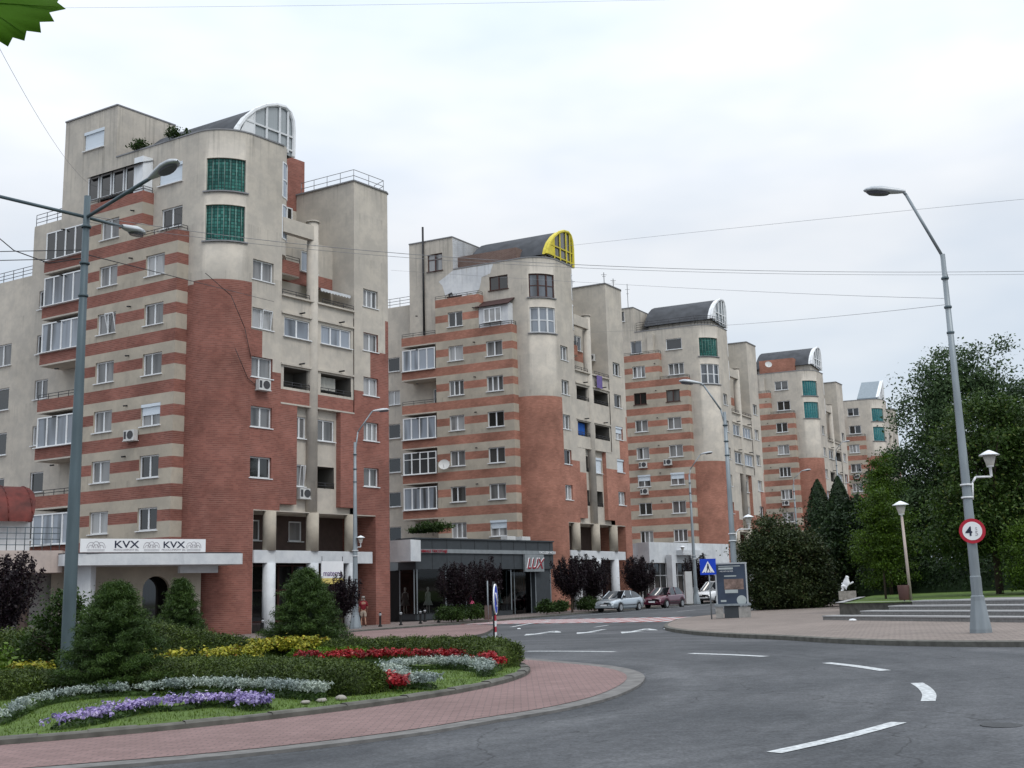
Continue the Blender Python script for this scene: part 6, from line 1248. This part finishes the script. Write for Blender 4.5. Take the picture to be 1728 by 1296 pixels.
# ------------------------------------------------------------------ overhead wires and the leaf
def wire(p0, p1, p2, r, label, n=24, g='overhead wires'):
    b = MB(); P0, P1, P2 = Vector(p0), Vector(p1), Vector(p2); c = P1*2-(P0+P2)*.5; pts = [((1-t)**2*P0+2*t*(1-t)*c+t*t*P2) for t in [i/n for i in range(n+1)]]
    b.path(pts, r, 5); return tag(b.build('overhead_wire', 'railing_grey'), label, 'wire', g)
wire((-9.4, 24, 10.1), (1.6, 31, 10.75), (18.3, 38.5, 12.25), .008, 'upper of the twin wires from the island lamp across the street')
wire((-9.4, 24, 9.95), (1.6, 31, 10.66), (18.3, 38.5, 12.14), .006, 'lower of the twin wires from the island lamp across the street')
wire((-20, 40, 24.35), (-6.5, 40, 24.06), (6.5, 40, 23.9), .005, 'thin wire high across the top of the sky')
wire((2.7, 60, 20.4), (10.96, 45, 16.4), (20, 40, 15.5), .006, 'thin wire rising to the right above the twin wires')
wire((6.3, 84, 21.1), (9.5, 50, 13.3), (10.72, 26.8, 8.2), .006, 'thin wire from the right lamp post towards the second building')
wire((-7.6, 70, 22.3), (6.3, 48, 14.7), (10.72, 26.8, 8.35), .006, 'thin wire from the right lamp post towards the nearest building')
wire((-14.6, 30, 17.6), (-20.4, 49, 22.0), (-26.3, 68, 27.8), .007, 'thin wire coming down to the roof of the nearest building at the upper left')
b = MB(); pts = [(-15, 22, 10.9), (-12.4, 23.2, 10.3), (-11.6, 23.4, 9.9), (-10.8, 23.6, 9.2), (-10.1, 23.8, 8.95), (-9.5, 24, 9.1)]; b.path(pts, .012, 5); b.path([(-15, 22, 8.7), (-9.45, 24, 9.3)], .010, 5); b.path([(-15, 22, 8.5), (-9.45, 24, 9.1)], .010, 5); b.path([(-9.4, 24, 9.2), (-13.2, 61, 18.0)], .012, 4)
tag(b.build('cable_bundle', 'railing'), 'loose cables looping under the left arm of the island lamp', 'wire')
out_ = [(0, -.045), (.012, -.040), (.02, -.0465), (.026, -.0385), (.036, -.045), (.041, -.034), (.054, -.038), (.056, -.026), (.072, -.028), (.070, -.015), (.086, -.014), (.080, -.003), (.098, .002), (.088, .010), (.094, .024), (.080, .026), (.082, .04), (.066, .045), (.05, .075), (.02, .06), (0, .09), (-.03, .06), (-.06, .07), (-.08, .03), (-.07, -.02), (-.04, -.03)]
lf = MB(); cen = (0.0, .01)
for i in range(len(out_)):
    p, q = out_[i], out_[(i+1) % len(out_)]; f = lambda a: (a[0], .10*(a[0]**2+a[1]**2)*8, a[1]); m0 = ((p[0]+cen[0])/2, (p[1]+cen[1])/2); m1 = ((q[0]+cen[0])/2, (q[1]+cen[1])/2)
    lf.quad([f(cen), f(m0), f(m1)], None, 0, True); lf.quad([f(m0), f(p), f(q), f(m1)], None, 0, True)
lo = empty('maple_leaf', (-.668, 1.32, 2.252), 0, 'green toothed leaf hanging into the top left corner', 'leaf'); lb_ = lf.build('blade', 'maple', lo)
lo.scale = (1.12, 1, 1.12)
mo = lb_.modifiers.new('thick', 'SOLIDIFY'); mo.thickness = .0003
b = MB(); b.path([(0, .001, .01), (-.03, .002, .09), (-.05, .01, .2)], .0012, 5); b.path([(0, -.0015, .01), (.09, .004, .003)], .0006, 4); b.path([(0, -.0015, .01), (.055, .002, -.03)], .0005, 4); b.path([(0, -.0015, .01), (.01, .001, -.04)], .0005, 4); b.build('stalk', 'maple', lo)
# stones at the kerb of the island, litter
for i, (x, y, s_) in enumerate(((-3.1, 16.75, .07), (-2.9, 16.95, .08), (-2.65, 17.15, .10))):
    b = MB(); rg_ = random.Random(i); b.lathe([(.0, -.3), (.8, -.1), (1, .15), (.7, .5), (0, .65)], n=9); me = b.mesh('stone', 'stone', True)
    for v in me.vertices: v.co *= 1+rg_.uniform(-.18, .18)
    o = link('stone', me, None, (x, y, gi(x, y)+.02)); o.scale = (s_, s_*.8, s_*.9); tag(o, ['leftmost of three small stones by the island kerb', 'middle of three small stones by the island kerb', 'rightmost and largest of three small stones by the island kerb'][i], 'stone', 'stones by the kerb')
for x, y, z, lb, s_ in ((.0, 51.0, 0, 'white scrap lying on the road beyond the refuge island', .09), (5.35, 42.0, 0, 'white scrap at the plaza kerb corner', .09), (10.9, 37.6, .13, 'crumpled white and red paper at the foot of the steps', .13)):
    b = MB(); b.lathe([(0, -.2), (1, 0), (.8, .5), (0, .7)], n=7); me = b.mesh('litter', 'white'); o = link('litter', me, None, (x, y, gz(x)+z+s_*.2)); o.scale = (s_, s_*.8, s_*.6); tag(o, lb, 'litter')

# ------------------------------------------------------------------ cars
def car(x, y, rz, paint, label, kind='sedan', L_=4.5, W_=1.72, Hh=1.45):
    root = empty('parked_car' if kind != 'van' else 'parked_van', (x, y, gz(x)+.005), rz, label, 'car' if kind != 'van' else 'van', 'cars parked along the street')
    # stations along x (front = +x): x, z_bottom, z_shoulder, half width
    if kind == 'sedan': prof = [(-2.25, .35, .78, .60), (-2.18, .28, .92, .76), (-1.7, .24, .98, .84), (-.9, .22, .95, .86), (0, .2, .93, .86), (.75, .2, .92, .86), (1.1, .22, .88, .85), (1.7, .24, .80, .82), (2.08, .28, .72, .74), (2.22, .34, .62, .6)]; roof = [(-1.95, .99), (-1.35, 1.30), (-.75, 1.42), (-.1, 1.45), (.3, 1.41), (1.05, .93)]
    elif kind == 'hatch': prof = [(-2.0, .35, .85, .62), (-1.95, .28, .98, .78), (-1.6, .24, 1.0, .84), (-.9, .22, .99, .86), (0, .2, .97, .86), (.75, .2, .96, .86), (1.0, .22, .93, .85), (1.55, .24, .86, .82), (1.9, .28, .78, .74), (2.02, .34, .66, .6)]; roof = [(-1.95, .99), (-1.75, 1.25), (-1.35, 1.48), (-.6, 1.53), (.15, 1.5), (1.0, .96)]
    else: prof = [(-2.3, .35, 1.1, .8), (-2.2, .28, 1.15, .86), (-1.2, .24, 1.12, .88), (0, .2, 1.1, .9), (.8, .2, 1.08, .9), (1.2, .22, 1.04, .88), (1.8, .26, .95, .86), (2.1, .3, .85, .8), (2.22, .36, .7, .66)]; roof = [(-2.25, 1.15), (-2.1, 1.72), (-1.3, 1.82), (0, 1.82), (.5, 1.76), (1.3, 1.08)]
    def zs(x_):
        for a, c in zip(prof[:-1], prof[1:]):
            if a[0] <= x_ <= c[0]: f = (x_-a[0])/(c[0]-a[0]); return [a[k]+(c[k]-a[k])*f for k in (1, 2, 3)]
        return prof[0][1:] if x_ < prof[0][0] else prof[-1][1:]
    b = MB(); xs = sorted(set([p[0] for p in prof]+list(np.linspace(-1.9, 1.9, 20)))); wx = [-1.33 if kind != 'van' else -1.4, 1.33 if kind == 'sedan' else (1.25 if kind == 'hatch' else 1.35)]; wr = .33
    def ring(x_):
        z0, z1, w_ = zs(x_); zl = z0
        for c in wx:
            if abs(x_-c) < wr: zl = max(z0, wr*.0+math.sqrt(max(0, (wr+.02)**2-(x_-c)**2))+.30)
        zl = min(zl, z1-.12)
        return [(x_, 0, z0), (x_, w_*.8, z0), (x_, w_*.97, zl), (x_, w_, max(zl+.02, z0+.3)), (x_, w_*.985, z1-.12), (x_, w_*.93, z1-.02), (x_, w_*.7, z1+.02), (x_, 0, z1+.045)]
    Rs = [ring(x_) for x_ in xs]
    for sgn in (1, -1):
        for a, c in zip(Rs[:-1], Rs[1:]):
            for i in range(7): q = [a[i], c[i], c[i+1], a[i+1]]; q = [(p[0], p[1]*sgn, p[2]) for p in q]; b.quad(q if sgn > 0 else q[::-1], None, 0, True)
        for r_ in (Rs[0], Rs[-1]): q = [(p[0], p[1]*sgn, p[2]) for p in r_]; b.quad(q, None, 0, True)
    b.build('body', paint, root)
    g = MB(); rf = MB(); rw = [.70, .60, .58, .58, .60, .74] if kind != 'van' else [.82, .72, .72, .72, .72, .8]
    for i in range(len(roof)-1):
        (xa, za), (xb, zb_) = roof[i], roof[i+1]; wa, wb = rw[i], rw[i+1]; roofy = 1 <= i <= len(roof)-3
        (rf if roofy or (kind == 'van' and i < 1) else g).quad([(xa, -wa, za), (xb, -wb, zb_), (xb, wb, zb_), (xa, wa, za)], None, 0, True)
        for sgn in (1, -1):
            ba, bb = zs(xa), zs(xb); q = [(xa, wa*sgn, za), (xb, wb*sgn, zb_), (xb, bb[2]*.9*sgn, bb[1]), (xa, ba[2]*.9*sgn, ba[1])]; (g if not (kind == 'van' and i < 3) else rf).quad(q if sgn < 0 else q[::-1], None, 0, False)
    for sgn in (1, -1):
        for i, xx in enumerate([roof[0][0]+.25, -.35, .55] if kind != 'van' else [.0]):
            z1 = zs(xx)[1]; zt = np.interp(xx-.1, [p[0] for p in roof], [p[1] for p in roof]); rf.bar((xx, zs(xx)[2]*.91*sgn, z1-.02), (xx-.12, .61*sgn if kind != 'van' else .73*sgn, zt), .035, n=5)
        rf.bar((roof[-1][0], .76*sgn, roof[-1][1]), (roof[-2][0], .61*sgn, roof[-2][1]), .04, n=5)
    g.build('windows', 'carglass', root); rf.build('roof', paint, root)
    for cx in wx:
        for sgn in (1, -1):
            t = MB(); t.bar((0, -.1, 0), (0, .1, 0), .31, n=20); wo = t.build('wheel', 'rubber', root, (cx, sgn*.76, .31)); h = MB(); h.bar((0, .101*sgn, 0), (0, .108*sgn, 0), .2, n=14, sm=False); h.build('rim', 'chrome', wo)
    xf = prof[-1][0]
    for sgn in (1, -1):
        h = MB(); h.box(xf-.20, xf-.03, .36*sgn if sgn > 0 else -.66, .66 if sgn > 0 else -.36, zs(xf-.1)[1]-.22, zs(xf-.1)[1]-.07); h.build('headlight', 'headlight', root)
        m_ = MB(); m_.box(.78, .92, .86*sgn-.09, .86*sgn+.09, .98, 1.1); m_.build('mirror', paint if kind != 'sedan' else 'plastic_black', root)
        h = MB(); h.box(prof[0][0]-.01, prof[0][0]+.15, .5*sgn-.12, .5*sgn+.12, .72, .9); h.build('tail_light', 'tail', root)
    gr = MB(); gr.box(xf-.1, xf+.01, -.30, .30, zs(xf)[1]-.19, zs(xf)[1]-.03); gr.build('grille', 'plastic_black', root)
    bm_ = MB(); bm_.box(xf-.15, xf+.04, -.7, .7, .30, .44); bm_.build('bumper', 'plastic_black' if kind == 'van' else paint, root)
    n_ = MB(); n_.box(xf+.041, xf+.05, -.26, .26, .42, .53); n_.build('number_plate', 'sign_white', root)
    lb_ = MB(); 
    for sgn in (1, -1): lb_.box(-1.0, 1.0, sgn*.865-.01, sgn*.865+.01, .45, .49)
    lb_.build('side_trim', 'plastic_black', root)
    return root
hd = atan2(-.83, -.56)
car(7.1, 80.4, hd, 'silver_paint', 'silver sedan parked under the purple trees, nose towards us', 'sedan'); car(11.0, 86.3, hd, 'maroon_paint', 'maroon hatchback parked behind the silver sedan', 'hatch'); car(16.9, 97.5, hd-.15, 'white_paint', 'white van parked behind the crossing sign', 'van')

# ------------------------------------------------------------------ people (skinned skeletons)
def skin(name, verts, edges, rad, mat, parent, root_i=0, lv=2):
    me = bpy.data.meshes.new(name); me.from_pydata(verts, edges, []); o = bpy.data.objects.new(name, me); C.objects.link(o)
    o.modifiers.new('skin', 'SKIN'); me = o.data
    if not me.skin_vertices: me.attributes.new
    for i, r_ in enumerate(rad): sv_ = o.data.skin_vertices[0].data[i]; sv_.radius = r_ if isinstance(r_, tuple) else (r_, r_); sv_.use_root = (i == root_i)
    s = o.modifiers.new('sub', 'SUBSURF'); s.levels = lv; s.render_levels = lv
    dg = bpy.context.evaluated_depsgraph_get(); m2 = bpy.data.meshes.new_from_object(o.evaluated_get(dg)); bpy.data.objects.remove(o)
    m2.materials.clear(); m2.materials.append(M[mat]); m2.polygons.foreach_set('use_smooth', [True]*len(m2.polygons)); return link(name, m2, parent)
def person(x, y, rz, label):
    r = empty('person', (x, y, gz(x)+.12), rz, label, 'person')
    # facing +y locally
    hp = (0, 0, .93)
    V = [hp, (0, .01, 1.15), (0, -.01, 1.36), (0, .02, 1.46), (0, .05, 1.55), (0, .06, 1.66),
         (-.09, 0, .88), (-.10, .10, .48), (-.10, .02, .09), (-.10, .15, .04),
         (.09, 0, .88), (.10, -.04, .48), (.10, -.22, .12), (.10, -.09, .05),
         (-.19, -.01, 1.36), (-.24, .0, 1.10), (-.23, .10, .88), (.19, -.01, 1.36), (.25, -.02, 1.10), (.25, .12, .92)]
    E_ = [(0, 1), (1, 2), (2, 3), (3, 4), (4, 5), (0, 6), (6, 7), (7, 8), (8, 9), (0, 10), (10, 11), (11, 12), (12, 13), (2, 14), (14, 15), (15, 16), (2, 17), (17, 18), (18, 19)]
    Rd = [(.13, .10), (.13, .10), (.15, .10), .05, .075, .085, .08, .055, .035, .03, .08, .055, .035, .03, .055, .04, .03, .055, .04, .03]
    # palms and fingers
    for base_i in (16, 19):
        bx, by, bz = V[base_i]; V.append((bx, by+.03, bz-.07)); E_.append((base_i, len(V)-1)); Rd.append((.03, .018)); pi_ = len(V)-1
        for k in range(4): V.append((bx+(k-1.5)*.014, by+.045+.01*(k % 2), bz-.15+.01*abs(k-1.5))); E_.append((pi_, len(V)-1)); Rd.append(.008)
        V.append((bx-.03 if bx > 0 else bx+.03, by+.06, bz-.09)); E_.append((pi_, len(V)-1)); Rd.append(.009)
    skin('body', V, E_, Rd, 'skin', r)
    skin('shirt', [(0, 0, .90), (0, .01, 1.12), (0, -.01, 1.36), (0, .015, 1.50), (-.19, -.01, 1.37), (-.245, -.0, 1.13), (.19, -.01, 1.37), (.255, -.02, 1.13)], [(0, 1), (1, 2), (2, 3), (2, 4), (4, 5), (2, 6), (6, 7)], [(.17, .13), (.17, .13), (.185, .13), .065, .075, .065, .075, .065], 'shirt', r)
    skin('shorts', [(0, 0, .97), (0, 0, .90), (-.10, .0, .82), (-.11, .085, .52), (.10, 0, .82), (.11, -.035, .52)], [(0, 1), (1, 2), (2, 3), (1, 4), (4, 5)], [(.16, .12), (.16, .12), .105, .09, .105, .09], 'shorts', r)
    skin('hair', [(0, .035, 1.64), (0, .045, 1.73), (0, -.005, 1.62)], [(0, 1), (0, 2)], [.098, .07, .07], 'hair_white', r, lv=1)
    for sx_, P_ in ((-1, ((-.10, -.02, .05), (-.10, .14, .04))), (1, ((.10, -.25, .10), (.10, -.10, .04)))): skin('shoe', list(P_), [(0, 1)], [.045, .04], 'black', r, lv=1)
    f = MB(); f.bar((0, .135, 1.62), (0, .165, 1.60), .018, .012, n=6); f.build('nose', 'skin', r); 
    for sx_ in (-1, 1): f = MB(); f.bar((.08*sx_, .05, 1.61), (.1*sx_, .05, 1.64), .022, .02, n=6); f.build('ear', 'skin', r)
    return r
person(-9.05, 67.0, .35, 'person in a dark red shirt and beige shorts walking away beside the lamp post')
bg_ = MB(); bg_.box(-.14, .14, -.06, .06, 0, .26); bg_.path([(-.1, 0, .26), (-.04, 0, .42), (.04, 0, .42), (.1, 0, .26)], .01, 5); tag(bg_.build('bag', 'black', None, (-9.33, 67.0, gz(-9)+.12+.42)), 'small dark bag held in the left hand of the person in red', 'bag')
# hunched seated statue on a stone block by the path
stt = empty('statue', (15.85, 55.0, gz(15.8)+.60), -.3, 'pale hunched seated statue on a stone block by the lawn path', 'statue')
b = MB(); b.box(-.45, .35, -.3, .3, -.1, .32); b.build('plinth', 'stone', stt)
skin('figure', [(.1, 0, .45), (.0, 0, .62), (-.18, 0, .80), (-.02, 0, .92), (.02, 0, 1.04), (-.28, 0, .58), (-.22, .0, .36), (-.35, 0, .34), (-.25, .12, .70), (.05, .15, .62), (.28, .1, .74)], [(0, 1), (1, 2), (2, 3), (3, 4), (0, 5), (5, 6), (6, 7), (2, 8), (8, 9), (9, 10)], [.15, .16, .14, .08, .12, .10, .06, .05, .06, .05, .04], 'white', stt)

for i, (u_, v_, lb) in enumerate(((0.2, 7.2, 'left of two small shrubs on the roof edge of the nearest building'), (0.2, 4.0, 'right of two small shrubs on the roof edge of the nearest building'))):
    p = Lp(u_, v_)+Vector((-16.17, 61.05, 28.6)); tree('roof_shrub', p.x, p.y, .2, .02, [(0, 0, .45, .45+.25*i, .4, .35)], 'greenery', 900, .07, lb, 'plant', 90+i, 14, .14, p.z, group='shrubs on the roof terrace')
mh = MB(); mh.bar((0, 0, -.05), (0, 0, .004), .20, n=28, sm=False); o = mh.build('manhole_cover', 'manhole', None, (4.75, 11.6, gz(4.75)+.001)); tag(o, 'dark round manhole cover in the asphalt near the lower right corner', 'manhole cover')
tag(bpy.data.objects['keep_right_sign'], 'blue round sign, nearly edge on, on a red and white post beyond the island')

def hang(k, u, v, z, w_, h_, mat, lb):
    x0, y0, z0, th = {1: (-16.17, 61.05, -.05, 0), 2: (2.866, 88.85, .5, .079), 3: (21.236, 116.036, .82, .11)}[k]; p = Matrix.Rotation(th, 3, 'Z') @ Lp(u, v)
    b = MB(); n = 8
    for i in range(n):
        f = lambda i: (w_*i/n, .04*sin(i*2.1), 0); a, c = f(i), f(i+1); b.quad([(a[0], a[1], -h_), (c[0], c[1], -h_), (c[0], c[1], 0), (a[0], a[1], 0)], None, 0, True)
    o = b.build('laundry', mat, None, (p.x+x0, p.y+y0, z+z0), th+atan2(U2.y, U2.x)); tag(o, lb, 'laundry')
M['cloth_blue'] = plain('cloth_blue', (.02, .10, .38), .9); M['cloth_violet'] = plain('cloth_violet', (.16, .12, .30), .9)
hang(2, 7.6, -.22, 19.4, .9, 1.1, 'cloth_violet', 'violet cloth hanging over an upper balcony of the second building'); hang(2, 4.9, .35, 15.05, 1.3, 1.0, 'cloth_blue', 'blue cloth hanging inside a middle balcony of the second building')
hang(1, 7.9, .5, 15.0, 1.2, .8, 'dress_grey', 'pale cloth hanging in the right open balcony of the nearest building')
